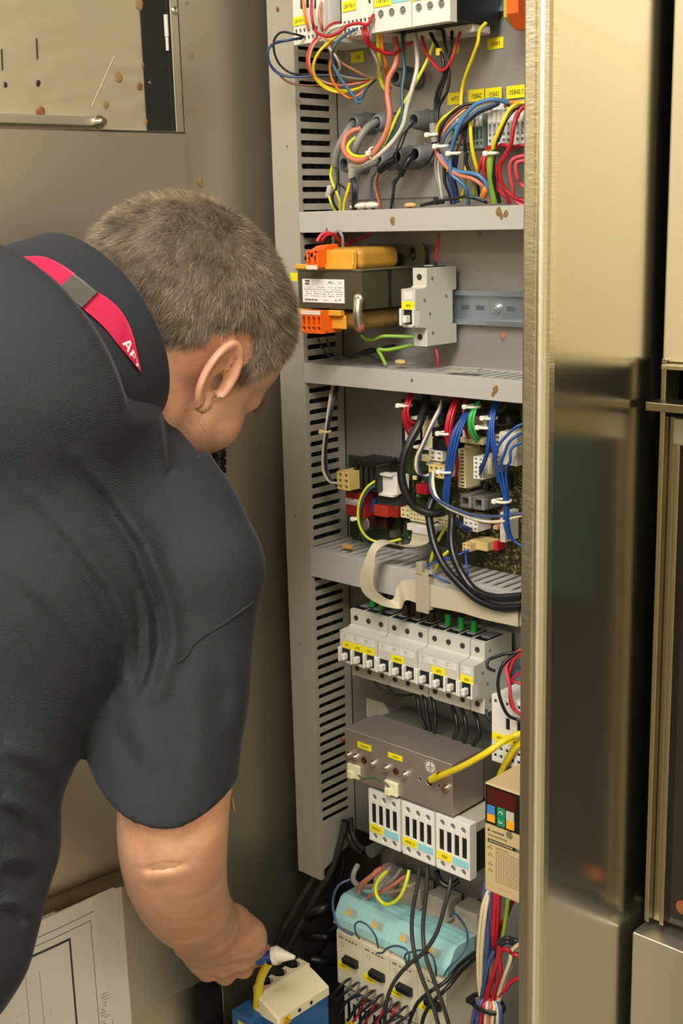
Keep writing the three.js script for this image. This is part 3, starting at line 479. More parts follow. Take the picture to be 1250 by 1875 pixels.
// ---------------------------------------------------------------- wires
const WC = { red: 0xb01c2a, pink: 0xcf4a55, salmon: 0xc4735a, black: 0x17171a, grey: 0x85857f, pale: 0xc3bfb2, white: 0xd9d4c4, blue: 0x1c4690, navy: 0x25305f, sky: 0x4a7ba8, steel: 0x34505f, yellow: 0xe0c81f, yg: 0xc9cf32, green: 0x3fae4a, lime: 0x86b53e, orange: 0xdd7f2a, brown: 0x6e3a26, peach: 0xdd9a78, cream: 0xcdbd97, violet: 0x4b4a86, slate: 0x3e4d78, conduit: 0x33312e, moss: 0x4d5a44 };
const wireMat = {}; for (const k in WC) wireMat[k] = M(WC[k], 0.38);
function wire(color, pts, r, label, group, name = 'wire') {          // each point: sight u, v and its depth z inside the cabinet
  const ext = (e, n) => { if (e.isVector3 || e[0] < 936 || e[0] > 975) return null; const du = e[0] - n[0], k = Math.max(-1.2, Math.min(1.2, (e[1] - n[1]) / (Math.abs(du) + 6))); return [e[0] + 34, e[1] + k * 20, e[2] - 0.006]; };   // runs on behind the front edge
  if (pts.length > 1) { const a = ext(pts[0], pts[1]), b = ext(pts[pts.length - 1], pts[pts.length - 2]); pts = [...(a ? [a] : []), ...pts, ...(b ? [b] : [])]; }
  const m = single(name, label, 'wire', tube(pts.map(p => p.isVector3 ? p : at(p[0], p[1], p[2])), r < 0.0031 ? r * 0.75 : r * 0.92), wireMat[color], group); return m;
}
function cableTie(u, v, z, r, label, m = tie, axis = 'y', group = 'cable ties') {
  const p = at(u, v, z); const t = thing('cable_tie', label, 'cable tie', [p.x, p.y, p.z], group);
  const g = new THREE.TorusGeometry(r * 0.9, 0.0009, 6, 18); g.scale(1, 1, 1.6); if (axis === 'y') g.rotateX(Math.PI / 2); if (axis === 'x') g.rotateY(Math.PI / 2); mesh('band', g, m, t);
  mesh('head', box(0.0046, 0.0046, 0.005, axis === 'y' ? -r * 0.6 : 0, 0, axis === 'y' ? r * 0.85 : r, 0.0012), m, t); return t;
}
const P = (list, s, ox, oy) => list.map(([u, v, z]) => [u / s + ox, v / s + oy, z]);
// black cables added inside the upright duct so its slots read dark
for (let k = 0; k < 7; k++) { const x = k < 4 ? 0.0020 : -0.012, z = k < 4 ? 0.016 + 0.0125 * k : 0.020 + 0.015 * (k - 4); single('added_duct_cable', k < 4 ? 'added black cable darkening the slots of the upright duct' : 'added black cable deep inside the upright duct', 'cable', tube([V(x, 0.90, z), V(x + 0.0005, 1.2, z + 0.0006), V(x - 0.0005, 1.6, z), V(x, 2.0, z)], 0.0060, 30, 7), blackRubber, k < 4 ? 'cables added behind the duct slots' : 'cables deep in the upright duct'); }
for (let k = 0; k < 3; k++) { const z = 0.018 + 0.014 * k; for (const [y, n] of [[1.616, 'upper'], [1.4615, 'middle'], [1.2555, 'wide']]) single('added_duct_cable', `added black cable inside the ${n} cross duct`, 'cable', tube([V(0.015, y, z), V(0.15, y + 0.001, z + 0.002), V(0.385, y, z)], 0.0062, 16, 7), blackRubber, 'cables inside the cross ducts'); }  // cross ducts filled with added cables too

// ---------------------------------------------------------------- top bay: relays and contactors
{
  const z = 0.080, y0 = 1.784, H = 0.085;
  const rel = (name, label, x0, x1, text, lab, slots, tilt) => {
    const t = thing(name, label, 'relay', [x0, y0, 0], 'wired relay modules at the top'); const w = x1 - x0;
    const hl = slots.map(([a, b, c, d]) => [a * w, b * w, c, d]); for (let k = 0; k < 7; k++) for (const y of [0.0055, 0.0125]) { const cx = 0.0035 + k * (w - 0.006) / 6.6; hl.push([cx - 0.0014, cx + 0.0014, y - 0.0016, y + 0.0016]); }
    mesh('body', [bb(0, w, 0, H, 0.008, z - 0.006, 0.001)], white, t); mesh('inner_block', bb(0.0012, w - 0.0012, 0.0012, H - 0.001, z - 0.0062, z - 0.0018), blackPlastic, t);
    mesh('front_plate', holed(w, H, 0.006, z, hl), white, t);
    mesh('housing', [bb(0.001, w + 0.010, 0.010, H, 0.006, z - 0.022, 0.001)], blackPlastic, t);
    plate(t, 'name_label', text, ...lab, z + 0.0004, tilt);
    return t;
  };
  rel('wired_relay', 'white relay module nearest the upright duct with loops of wire', 0.0292, 0.0718, '-2K118.1', [0.001, 0.017, 0.0175, 0.0255], [[0.22, 0.32, 0.032, 0.050], [0.40, 0.52, 0.032, 0.048], [0.66, 0.74, 0.030, 0.05]], 0.03);
  rel('wired_relay', 'white relay module between the black housing and the contactors', 0.0935, 0.1332, '-2K110.1', [0.002, 0.0195, 0.0225, 0.0315], [[0.22, 0.27, 0.033, 0.052], [0.38, 0.46, 0.034, 0.05], [0.55, 0.6, 0.034, 0.05], [0.84, 0.92, 0.032, 0.034], [0.84, 0.92, 0.026, 0.029]], 0.03);
  const con = (label, x0, x1, text, dk) => {
    const t = thing('large_contactor', label, 'contactor', [x0, y0, 0], 'contactors at the top'); const w = x1 - x0;
    mesh('housing', [bb(0.0006, w - 0.0002, 0.002, H, 0.008, z - 0.0065, 0.001)], blackPlastic, t);
    const sl = [0, 1, 2, 3].map(k => { const cx = w * (0.12 + 0.25 * k); return [Math.max(0.0006, cx - 0.0034), Math.min(w - 0.0006, cx + 0.0034), 0.0335, 0.060]; }), wl = [0, 1, 2].map(k => [w * (0.17 + 0.30 * k), 0.0150, 0.0037]);
    mesh('front_plate', holed(w, H, 0.010, z, sl, wl), white, t);
    for (const [a, b, c, d] of sl) mesh('contact_carrier', box(b - a, d - c, 0.006, (a + b) / 2, (c + d) / 2, z - 0.0044), blackPlastic, t);
    for (let k = 0; k < 3; k++) { const cx = w * (0.17 + 0.30 * k); mesh('terminal_screw', [cyl(0.0035, 0.0035, 0.004, 'z', cx, 0.0150, z - 0.0034, 16), box(0.0052, 0.0009, 0.0006, cx, 0.0150, z - 0.0012)], holeGrey, t); }
    plate(t, 'name_label', text, w * 0.02, w * 0.48, 0.0215, 0.0325, z + 0.0004, 0.0);
    mesh('marker_strip', bb(w * 0.50, w * 0.99, 0.0225, 0.0325, z, z + 0.0006), turqLabel, t);
    mesh('coil_terminal', [bb(w * 0.15, w * 0.95, -0.006, 0.002, 0.018, 0.044, 0.0015)], M(0xbdb9ae, 0.5), t);
    return t;
  };
  con('grey contactor with turquoise strip beside the second relay module', 0.1345, 0.1784, '-7K18.1');
  con('grey contactor with a wide black flank at the end of the top row', 0.1796, 0.2225, '-10K42');
  // orange end terminal on the rail
  const a = at(912, 28, 0.03); const t = thing('orange_terminal', 'orange rail terminal with a yellow-green earth wire', 'terminal', [0, 0, 0]);
  mesh('body', [prof([[0.008, a.y + 0.06], [0.052, a.y + 0.06], [0.052, a.y - 0.004], [0.040, a.y - 0.016], [0.008, a.y - 0.016]], 0.262, 0.2745, 0.0006)], M(0xd95f16, 0.5), t);
  mesh('earth_half', [prof([[0.008, a.y + 0.058], [0.050, a.y + 0.058], [0.050, a.y - 0.006], [0.038, a.y - 0.013], [0.008, a.y - 0.013]], 0.2575, 0.2618, 0.0004)], M(0xb7a52c, 0.5), t);
  mesh('end_clamp', [bb(0.2755, 0.300, a.y + 0.004, a.y + 0.050, 0.008, 0.034, 0.002)], M(0x86847f, 0.5), t);
}
// stickers on the plate
plateTag('yellow sticker on the plate between the relays and the glands', '-10B', 643, 96, 667, 113, 0);
plateTag('yellow sticker on the plate below the orange terminal', '-10W1', 893, 71, 922, 88, 0);
plateTag('small yellow sticker half hidden under the last top contactor', '', 829, 82, 842, 97, 0);
plateTag('yellow sticker over the terminals beside the upright earth wire', '-4PT1', 820, 171, 846, 190, 0.002);
plateTag('yellow sticker over the terminals, second from the upright earth wire', '-15B42', 858, 165, 887, 185, 0.002);
plateTag('yellow sticker over the terminals under the thick blue arch', '-15B43', 889, 162, 919, 182, 0.002);
plateTag('yellow sticker over the terminals against the front post', '-15B40.1', 928, 158, 962, 178, 0.002);

// gland field: a raised plate with grey plastic cable glands
{
  const y1 = at(700, 203, 0.002).y; single('gland_plate', 'zinc plate carrying the grey cable glands', 'plate', uvm(bb(0.024, 0.176, 1.637, y1, 0, 0.0022, 0.0004), 'x', 'y', 1), plateZinc);
  const glandM = M(0x77797b, 0.38);
  const gl = [[646, 225, 'with a thick grey cable bent downward'], [690, 224, 'behind the thick grey cable arch'], [758, 220, 'with thin black wires, upper one'], [760, 282, 'with a black sheath leaving it, below the thin black wires'], [727, 287, 'with a yellow-green wire end in its mouth'], [692, 291, 'beside the white cable tie'], [630, 300, 'half hidden behind the salmon loop'], [724, 141, 'alone above the plate seam']];
  gl.forEach(([u, v, d], i) => {
    const p = at(u, v, 0.032), t = thing('cable_gland', 'grey plastic cable gland ' + d, 'cable gland', [p.x, p.y, 0], 'grey cable glands');
    const pf = [[0.0105, 0.002], [0.0105, 0.006], [0.0096, 0.0065], [0.0096, 0.019], [0.0088, 0.0195], [0.0090, 0.024], [0.0086, 0.029], [0.0072, 0.0325], [0.0056, 0.0335], [0.0050, 0.0325], [0.0050, 0.020]].map(([r, h]) => new THREE.Vector2(r, h));
    const g = new THREE.LatheGeometry(pf, 20); g.rotateX(Math.PI / 2); mesh('gland_body', g, glandM, t);
    const nut = cyl(0.0112, 0.0112, 0.007, 'z', 0, 0, 0.0135, 6); mesh('hex_nut', nut, glandM, t);
    mesh('mouth_shade', cyl(0.0052, 0.0052, 0.002, 'z', 0, 0, 0.0205, 14), blackRubber, t);  // black disc stands for the shade inside the gland mouth
  });
}
// cables out of the glands
{
  const L1 = 'thick grey cable bending out of a gland', G1 = 'thick grey gland cables';
  const s = 5.952, ox = 590, oy = 170; const w = (c, pts, r, l, g, n) => wire(c, P(pts, s, ox, oy), r, l, g, n);
  w('grey', [[335, 330, 0.024], [325, 345, 0.034], [270, 420, 0.046], [190, 560, 0.052], [150, 680, 0.052], [130, 790, 0.050]], 0.0040, 'thick grey cable bending down toward the duct slots', G1, 'gland_cable');
  w('grey', [[600, 320, 0.024], [580, 325, 0.036], [500, 370, 0.048], [420, 470, 0.056], [370, 580, 0.058], [345, 660, 0.056]], 0.0042, 'thick grey cable arching over the salmon loop', G1, 'gland_cable');
  w('pale', [[318, 770, 0.050], [325, 840, 0.050], [322, 920, 0.048]], 0.0044, 'short grey cable sheath split open above the duct', G1, 'gland_cable');
  w('grey', [[590, 735, 0.024], [560, 760, 0.036], [450, 800, 0.044], [380, 850, 0.046], [360, 930, 0.044]], 0.0042, 'grey cable dropping from the gland by the tie', G1, 'gland_cable');
  w('pale', [[85, 1010, 0.050], [75, 1070, 0.050], [60, 1120, 0.049]], 0.0034, 'pale sleeve end hanging by the duct slots', G1, 'gland_cable');
  const dn = 'thin wires dropping from the gland cables';
  w('yg', [[110, 790, 0.050], [90, 900, 0.051], [130, 1030, 0.052], [180, 1150, 0.050], [195, 1290, 0.045]], 0.0019, 'yellow-green wire leaving the grey sheath', dn);
  w('black', [[140, 790, 0.050], [165, 900, 0.05], [150, 1040, 0.052], [110, 1120, 0.052], [130, 1220, 0.05], [180, 1290, 0.045]], 0.0018, 'black wire curling out of the grey sheath', dn);
  w('black', [[150, 800, 0.049], [180, 980, 0.05], [250, 1050, 0.05], [290, 1100, 0.047]], 0.0014, 'black wire crossing to the split sheath', dn);
  w('yg', [[70, 1120, 0.05], [100, 1210, 0.05], [150, 1290, 0.045]], 0.0017, 'yellow-green wire from the pale sleeve', dn);
  w('yellow', [[300, 980, 0.049], [270, 1090, 0.05], [240, 1200, 0.048], [232, 1290, 0.045]], 0.0022, 'yellow wire from the split sheath', dn);
  w('black', [[330, 915, 0.048], [350, 1020, 0.05], [350, 1120, 0.05], [345, 1290, 0.045]], 0.0032, 'bundled black wires from the split sheath', dn);
  w('steel', [[350, 930, 0.048], [372, 1040, 0.05], [360, 1290, 0.044]], 0.0020, 'dark teal wire from the split sheath', dn);
  w('black', [[800, 700, 0.030], [770, 740, 0.038], [690, 790, 0.040], [620, 850, 0.040]], 0.0040, 'short black sheath from the middle lower gland', dn);
  w('steel', [[615, 845, 0.040], [545, 930, 0.040], [535, 1060, 0.040], [560, 1290, 0.040]], 0.0016, 'blue-grey wire from the black sheath', dn);
  w('brown', [[620, 855, 0.040], [595, 950, 0.040], [610, 1080, 0.040], [650, 1290, 0.040]], 0.0016, 'brown wire from the black sheath', dn);
  w('salmon', [[612, 850, 0.041], [575, 960, 0.041], [590, 1090, 0.041], [640, 1290, 0.040]], 0.0012, 'salmon wire beside the brown wire', dn);
  w('black', [[1010, 665, 0.026], [960, 710, 0.040], [900, 800, 0.044], [850, 900, 0.044]], 0.0036, 'black sheath from the right lower gland', dn);
  w('black', [[860, 880, 0.044], [790, 990, 0.044], [770, 1110, 0.044], [745, 1290, 0.042]], 0.0020, 'black wire under the right lower gland', dn);
  w('steel', [[855, 890, 0.043], [760, 980, 0.042], [775, 1090, 0.042], [770, 1290, 0.042]], 0.0015, 'grey-blue wire under the right lower gland', dn);
  w('black', [[990, 320, 0.026], [960, 370, 0.038], [880, 450, 0.042], [830, 560, 0.046], [800, 680, 0.048], [830, 790, 0.050], [950, 830, 0.050], [1080, 810, 0.050], [1180, 720, 0.050], [1225, 620, 0.050]], 0.0011, 'thin black wire looping across the lower glands', dn);
  w('black', [[985, 320, 0.026], [940, 380, 0.036], [900, 470, 0.040], [850, 600, 0.042], [790, 670, 0.044]], 0.0011, 'thin black wire from the upper gland', dn);
  single('glue_clump', 'clump of white sealant on the duct under the glands', 'sealant', [ball(0.007, ...at(665, 377, 0.045).toArray(), 1.6, 0.5, 1), ball(0.006, ...at(680, 376, 0.047).toArray(), 1.5, 0.6, 1), ball(0.004, ...at(648, 379, 0.045).toArray(), 1.3, 0.6, 1)], M(0xd8d4c4, 0.7));
  single('foam_crumb', 'beige crumb lying on the duct under the right gland', 'crumb', ball(0.0045, ...at(751, 376, 0.045).toArray(), 1.6, 0.6, 1, 9), M(0xd3a97c, 0.8));
  single('black_twig_tie', 'black cut cable tie lying on the duct by the terminals', 'cable tie', [tube([at(770, 376, 0.05), at(790, 372, 0.05), at(812, 370, 0.05)], 0.0016), cyl(0.0022, 0.0022, 0.007, 'y', ...at(797, 368, 0.05).toArray())], blackPlastic);
}
// long wires from the top contactors down to the gland loop
{
  const g = 'wires from the top contactors to the gland loop';
  const w = (c, pts, r, l) => wire(c, pts, r, l, g);
  w('salmon', [[722, 66, 0.045], [727, 95, 0.050], [724, 118, 0.055], [711, 145, 0.060], [709, 175, 0.062], [713, 205, 0.064], [710, 232, 0.066], [697, 262, 0.068], [680, 284, 0.070], [660, 294, 0.070], [640, 288, 0.068], [629, 272, 0.066], [632, 252, 0.062], [645, 240, 0.058], [660, 236, 0.052]], 0.0031, 'salmon wire falling from the contactor and looping below the glands');
  w('steel', [[737, 62, 0.045], [738, 95, 0.050], [740, 130, 0.055], [736, 165, 0.060], [737, 195, 0.062], [733, 225, 0.062], [715, 255, 0.062], [700, 275, 0.060]], 0.0024, 'dark grey wire falling beside the salmon wire');
  w('pale', [[758, 62, 0.045], [763, 95, 0.050], [763, 125, 0.055], [755, 160, 0.060], [745, 195, 0.062], [737, 230, 0.064], [722, 255, 0.066], [700, 278, 0.070], [683, 292, 0.070], [662, 302, 0.066], [645, 304, 0.060]], 0.0029, 'light grey wire falling to the white tie');
  w('yg', [[794, 78, 0.045], [782, 110, 0.050], [764, 145, 0.056], [745, 180, 0.060], [727, 212, 0.062], [712, 245, 0.064], [698, 270, 0.066], [680, 282, 0.070], [660, 287, 0.070], [643, 282, 0.068], [636, 270, 0.066], [641, 260, 0.062], [650, 252, 0.056]], 0.0022, 'yellow-green wire running down into the loop');
  cableTie(682, 281, 0.070, 0.0062, 'white cable tie holding the salmon gland loop', tie, 'x');
  const g2 = 'wires from the second relay to the single gland';
  for (const [c, u, x1, r, l] of [['yellow', 690, 694, 0.0019, 'yellow wire dropping straight to the single gland'], ['yg', 692, 697, 0.0019, 'yellow-green wire dropping straight to the single gland'], ['orange', 697, 712, 0.0018, 'orange wire slanting to the single gland'], ['orange', 699, 706, 0.0015, 'thin orange wire slanting to the single gland']]) wire(c, [[u, 58, 0.070], [u + 1, 85, 0.066], [(u + x1) / 2 + 2, 115, 0.058], [x1, 142, 0.045], [u < 695 ? 706 : 712, 165, 0.040], [u < 695 ? 718 : 716, 155, 0.034]], r, l, g2);
  wire('pale', [[683, 30, 0.082], [678, 60, 0.080], [679, 85, 0.074], [690, 112, 0.064], [700, 140, 0.045]], 0.0018, 'pinkish grey wire beside the yellow wires', g2);
}
// loops of thin wire hanging from the two relay modules
{
  const g = 'wire loops under the relay modules', s = 5.208, ox = 480, oy = 40; const E = [1085, 545, 0.030];
  const w = (c, pts, r, l) => wire(c, P(pts, s, ox, oy), r, l, g);
  w('black', [[400, 140, 0.083], [300, 115, 0.095], [180, 100, 0.100], [115, 170, 0.102], [115, 290, 0.100], [170, 410, 0.094], [280, 490, 0.086], [480, 500, 0.070], [800, 515, 0.050], E], 0.0015, 'black wire loop swinging widest past the upright duct');
  w('navy', [[390, 150, 0.083], [250, 175, 0.096], [120, 200, 0.104], [60, 260, 0.106], [65, 380, 0.102], [130, 470, 0.096], [240, 520, 0.088], [480, 515, 0.070], [800, 520, 0.050], E], 0.0016, 'blue wire loop swinging past the upright duct');
  w('slate', [[385, 155, 0.083], [240, 180, 0.096], [110, 215, 0.104], [50, 290, 0.107], [80, 420, 0.100], [160, 500, 0.094], [300, 525, 0.084], [560, 510, 0.066], [820, 518, 0.050], E], 0.0014, 'second blue wire loop past the upright duct');
  w('brown', [[150, 490, 0.094], [230, 565, 0.088], [350, 600, 0.080], [500, 608, 0.070], [700, 590, 0.058], [900, 570, 0.045], E], 0.0014, 'brown wire sweeping below the blue loops');
  w('pink', [[520, 145, 0.083], [470, 210, 0.092], [430, 330, 0.094], [435, 430, 0.090], [490, 530, 0.082], [560, 590, 0.074], [700, 605, 0.060], [900, 590, 0.045], E], 0.0017, 'pinkish red wire loop near the yellow one');
  w('peach', [[560, 150, 0.083], [490, 220, 0.092], [450, 350, 0.093], [470, 470, 0.088], [560, 560, 0.076], [740, 605, 0.060], [940, 580, 0.042], E], 0.0015, 'pale pink wire loop near the yellow one');
  w('yellow', [[760, 90, 0.083], [640, 190, 0.090], [540, 290, 0.094], [490, 410, 0.093], [510, 540, 0.086], [600, 630, 0.076], [740, 672, 0.066], [900, 640, 0.050], [1010, 590, 0.038], E], 0.0019, 'yellow wire loop crossing under the relays');
  w('yg', [[505, 530, 0.086], [590, 605, 0.077], [700, 645, 0.066], [840, 650, 0.054], [980, 605, 0.040], E], 0.0014, 'yellow-green wire under the yellow loop');
  w('sky', [[890, 70, 0.083], [760, 150, 0.088], [680, 250, 0.088], [665, 350, 0.084], [710, 480, 0.078], [790, 600, 0.070], [880, 720, 0.062], [920, 775, 0.058], [945, 720, 0.052], [990, 640, 0.044], E], 0.0018, 'light blue wire hanging lowest to a sharp bend');
  w('steel', [[840, 90, 0.083], [720, 190, 0.088], [670, 300, 0.087], [690, 430, 0.080], [780, 590, 0.070], [870, 710, 0.062], [930, 740, 0.055], [1000, 630, 0.044], E], 0.0016, 'dark blue wire hanging to a sharp bend');
  w('orange', [[590, 130, 0.083], [640, 220, 0.088], [660, 330, 0.084], [645, 450, 0.080], [680, 580, 0.074], [760, 680, 0.066], [840, 728, 0.060], [930, 690, 0.050], [1040, 590, 0.036], E], 0.0017, 'orange wire hanging between the relays');
  w('pale', [[580, 150, 0.083], [640, 250, 0.088], [700, 330, 0.084], [740, 420, 0.076], [730, 500, 0.066], [900, 540, 0.046], E], 0.0016, 'light grey wire between the relays');
  w('peach', [[790, 110, 0.083], [730, 190, 0.086], [695, 300, 0.082], [760, 390, 0.070], [880, 460, 0.056], [1000, 520, 0.040], E], 0.0016, 'pale brown wire running to the gland');
  const g3 = 'red wires looping between the relays', s2 = 5.952; const w2 = (c, pts, r, l) => wire(c, P(pts, s2, 530, 0), r, l, g3);
  w2('orange', [[145, -20, 0.086], [155, 80, 0.088], [180, 220, 0.087], [205, 310, 0.083]], 0.0019, 'orange wire running up the first relay module');
  w2('red', [[240, -20, 0.086], [235, 120, 0.089], [250, 240, 0.089], [270, 310, 0.084]], 0.0019, 'dark red wire running up the first relay module');
  w2('white', [[345, -20, 0.086], [305, 80, 0.090], [300, 180, 0.090], [330, 300, 0.084]], 0.0018, 'white wire running up the first relay module');
  w2('salmon', [[345, 20, 0.086], [325, 130, 0.089], [345, 260, 0.089], [360, 340, 0.083]], 0.0018, 'salmon wire running up the first relay module');
  w2('red', [[265, 315, 0.083], [320, 370, 0.092], [440, 395, 0.096], [540, 350, 0.096], [620, 285, 0.092], [740, 255, 0.090], [850, 265, 0.088], [890, 200, 0.086], [915, 160, 0.083]], 0.0021, 'bright red wire sagging across the gap between relays');
  w2('red', [[380, 330, 0.083], [430, 280, 0.080], [490, 250, 0.078], [560, 240, 0.078]], 0.0016, 'dark red wire crossing the black gap');
  w2('white', [[400, 370, 0.085], [470, 310, 0.090], [560, 280, 0.090], [600, 270, 0.084]], 0.0018, 'white wire crossing the black gap');
  w2('red', [[810, 290, 0.083], [800, 370, 0.088], [820, 440, 0.086], [900, 520, 0.076], [1020, 570, 0.066], [1130, 580, 0.058], [1190, 560, 0.050]], 0.0020, 'red wire dropping from the second relay and running back');
  w2('red', [[830, 280, 0.083], [850, 380, 0.088], [870, 460, 0.082], [960, 540, 0.072], [1100, 590, 0.058], [1210, 550, 0.048]], 0.0020, 'second red wire dropping from the second relay');
}
// black and red wires under the last contactor
{
  const s = 4.808, ox = 700, oy = 40, g = 'black wires from the last contactor to the terminals';
  const w = (c, pts, r, l, gg = g) => wire(c, P(pts, s, ox, oy), r, l, gg);
  w('black', [[420, 100, 0.045], [490, 230, 0.050], [535, 340, 0.052], [535, 480, 0.052], [480, 620, 0.050], [465, 760, 0.048], [468, 900, 0.050]], 0.0021, 'black wire with a yellow marker under the last contactor');
  w('black', [[535, 80, 0.045], [555, 230, 0.048], [580, 340, 0.050], [550, 500, 0.050], [505, 640, 0.050], [475, 780, 0.048], [475, 900, 0.050]], 0.0021, 'black wire falling from the white coil terminal');
  w('black', [[610, 80, 0.045], [605, 220, 0.048], [575, 340, 0.050], [588, 470, 0.050], [570, 610, 0.050], [500, 740, 0.048], [480, 900, 0.050]], 0.0021, 'black wire falling beside the red hanging loop');
  w('red', [[345, 130, 0.045], [385, 260, 0.050], [430, 340, 0.052], [525, 430, 0.054], [600, 350, 0.054], [650, 200, 0.050], [685, 90, 0.045]], 0.0020, 'red wire hanging in a loop under the last contactor', 'red wires under the top contactors');
  w('red', [[0, 250, 0.060], [60, 270, 0.056], [120, 275, 0.050], [200, 210, 0.046], [270, 180, 0.044]], 0.0020, 'red wire running under the top contactors', 'red wires under the top contactors');
  w('yellow', [[915, 5, 0.046], [860, 70, 0.048], [840, 180, 0.048], [790, 320, 0.044], [740, 450, 0.040], [705, 570, 0.036], [692, 680, 0.036], [690, 770, 0.038]], 0.0022, 'yellow-green earth wire from the orange terminal to the strip');
  const mk = at(804, 95, 0.050); single('wire_marker', 'yellow marker ring on a black wire under the last contactor', 'marker', cyl(0.0033, 0.0033, 0.006, 'y', mk.x, mk.y, mk.z, 12), yellowM);
}
// ---------------------------------------------------------------- terminal strips
function strip(label, u0, u1, n, bodyM, z, y0, y1, green) {
  const a = at(u0, 230, z).x, b = at(u1, 230, z).x, w = (b - a) / n;
  const t = thing('terminal_strip', label, 'terminal block', [a, y0, 0], 'terminal strips'); const h = y1 - y0;
  for (let k = 0; k < n; k++) {
    const x = k * w, rc = [[w * 0.2, w * 0.8, h * 0.30, h * 0.49], [w * 0.25, w * 0.75, h * 0.245 - 0.0012, h * 0.245 + 0.0016], [w * 0.25, w * 0.75, h * 0.11 - 0.0012, h * 0.11 + 0.0016]];
    const f = holed(w - 0.0004, h * 0.80, 0.007, z, rc.map(r => [r[0] - 0.0002, r[1] - 0.0002, r[2], r[3]])); f.translate(x + 0.0002, 0, 0);
    mesh('terminal', [f, prof([[0.008, h], [z - 0.012, h], [z - 0.006, h * 0.80], [z - 0.006, 0], [0.008, 0]], x + 0.0002, x + w - 0.0002)], bodyM, t);
    mesh('marker_tag', bb(x + 0.0006, x + w - 0.0006, h * 0.52, h * 0.74, z, z + 0.0006, 0.0002), white, t);
  }
  return t;
}
strip('grey-green terminal strip half buried under arching wires', 826, 884, 8, M(0x7f9186, 0.5), 0.045, 1.6775, 1.7155);
strip('light grey terminal strip with white tags beside the front post', 892, 960, 8, M(0xc6c8c6, 0.5), 0.046, 1.6785, 1.7175);
{
  const s = 6.944, ox = 780, oy = 160, g = 'wires arching over the terminal strips'; const w = (c, pts, r, l, gg = g) => wire(c, P(pts, s, ox, oy), r, l, gg);
  w('yellow', [[130, 590, 0.058], [150, 490, 0.060], [210, 400, 0.060], [300, 330, 0.056], [410, 250, 0.048]], 0.0021, 'yellow wire bending from the strip into the bundle');
  w('black', [[165, 700, 0.058], [180, 560, 0.062], [260, 400, 0.062], [400, 270, 0.060], [520, 215, 0.056], [660, 200, 0.050]], 0.0019, 'black wire arching highest over the first strip');
  w('brown', [[185, 720, 0.058], [210, 580, 0.062], [320, 400, 0.062], [450, 280, 0.058], [600, 220, 0.052]], 0.0018, 'brown wire arching over the first strip');
  w('peach', [[200, 640, 0.060], [250, 530, 0.064], [340, 420, 0.064], [440, 330, 0.060], [540, 250, 0.052]], 0.0017, 'pale orange wire arching over the first strip');
  w('sky', [[200, 720, 0.060], [260, 590, 0.066], [400, 440, 0.066], [450, 400, 0.062], [520, 300, 0.054]], 0.0020, 'light blue wire in the bundle over the first strip');
  w('sky', [[305, 1020, 0.058], [310, 870, 0.064], [345, 700, 0.070], [400, 530, 0.072], [480, 380, 0.072], [600, 240, 0.070], [760, 165, 0.066], [900, 155, 0.060], [1040, 200, 0.052]], 0.0026, 'thick light blue wire arching across both strips');
  w('slate', [[330, 800, 0.062], [370, 660, 0.066], [440, 520, 0.066], [540, 400, 0.062], [660, 300, 0.056], [800, 250, 0.052], [930, 200, 0.050]], 0.0022, 'slate blue wire arching to the second strip');
  w('steel', [[880, 170, 0.056], [960, 175, 0.056], [1030, 205, 0.052], [1080, 240, 0.048]], 0.0024, 'blue-grey wire end over the second strip');
  w('black', [[300, 720, 0.060], [400, 600, 0.062], [520, 460, 0.060], [660, 330, 0.056], [820, 260, 0.052], [920, 215, 0.050]], 0.0018, 'black wire slanting between the strips');
  w('black', [[500, 820, 0.056], [490, 680, 0.060], [500, 560, 0.060], [530, 450, 0.056], [600, 330, 0.050]], 0.0021, 'black wire falling in front of the first strip');
  w('brown', [[350, 880, 0.060], [420, 740, 0.062], [480, 560, 0.060], [560, 400, 0.056], [640, 320, 0.050]], 0.0015, 'brown wire falling in front of the first strip');
  w('yellow', [[560, 430, 0.058], [565, 560, 0.062], [575, 700, 0.062], [600, 860, 0.060], [640, 1010, 0.056], [665, 1100, 0.052]], 0.0024, 'yellow wire falling in front of the green strip');
  w('yellow', [[1200, 200, 0.050], [1120, 230, 0.056], [1040, 310, 0.060], [985, 420, 0.064], [920, 560, 0.066], [870, 690, 0.066], [850, 780, 0.064]], 0.0026, 'yellow wire curving down in front of the second strip');
  w('black', [[1190, 250, 0.050], [1090, 320, 0.058], [1000, 460, 0.062], [950, 600, 0.064], [890, 720, 0.064], [860, 800, 0.062]], 0.0016, 'black wire beside the curving yellow wire');
  w('orange', [[1190, 190, 0.048], [1130, 190, 0.050], [1060, 200, 0.050], [1000, 240, 0.048]], 0.0024, 'yellow-orange wire ends over the second strip');
  w('lime', [[845, 800, 0.064], [815, 940, 0.064], [815, 1080, 0.062], [835, 1240, 0.056], [870, 1460, 0.048]], 0.0034, 'green-yellow sleeve hanging from the white tie');
  w('black', [[870, 810, 0.062], [850, 960, 0.062], [860, 1140, 0.060], [895, 1300, 0.054], [930, 1460, 0.046]], 0.0028, 'black wire hanging beside the green-yellow sleeve');
  const gr = 'red wires hanging by the front post';
  w('red', [[810, 750, 0.048], [740, 840, 0.054], [700, 950, 0.056], [670, 1060, 0.054]], 0.0023, 'red wire leaning left below the second strip', gr);
  w('red', [[830, 760, 0.048], [750, 880, 0.056], [730, 1000, 0.058], [750, 1120, 0.056], [780, 1180, 0.052]], 0.0023, 'red wire curving below the second strip', gr);
  w('red', [[860, 780, 0.048], [790, 880, 0.054], [765, 1000, 0.055], [790, 1110, 0.052]], 0.0021, 'red wire behind the green-yellow sleeve', gr);
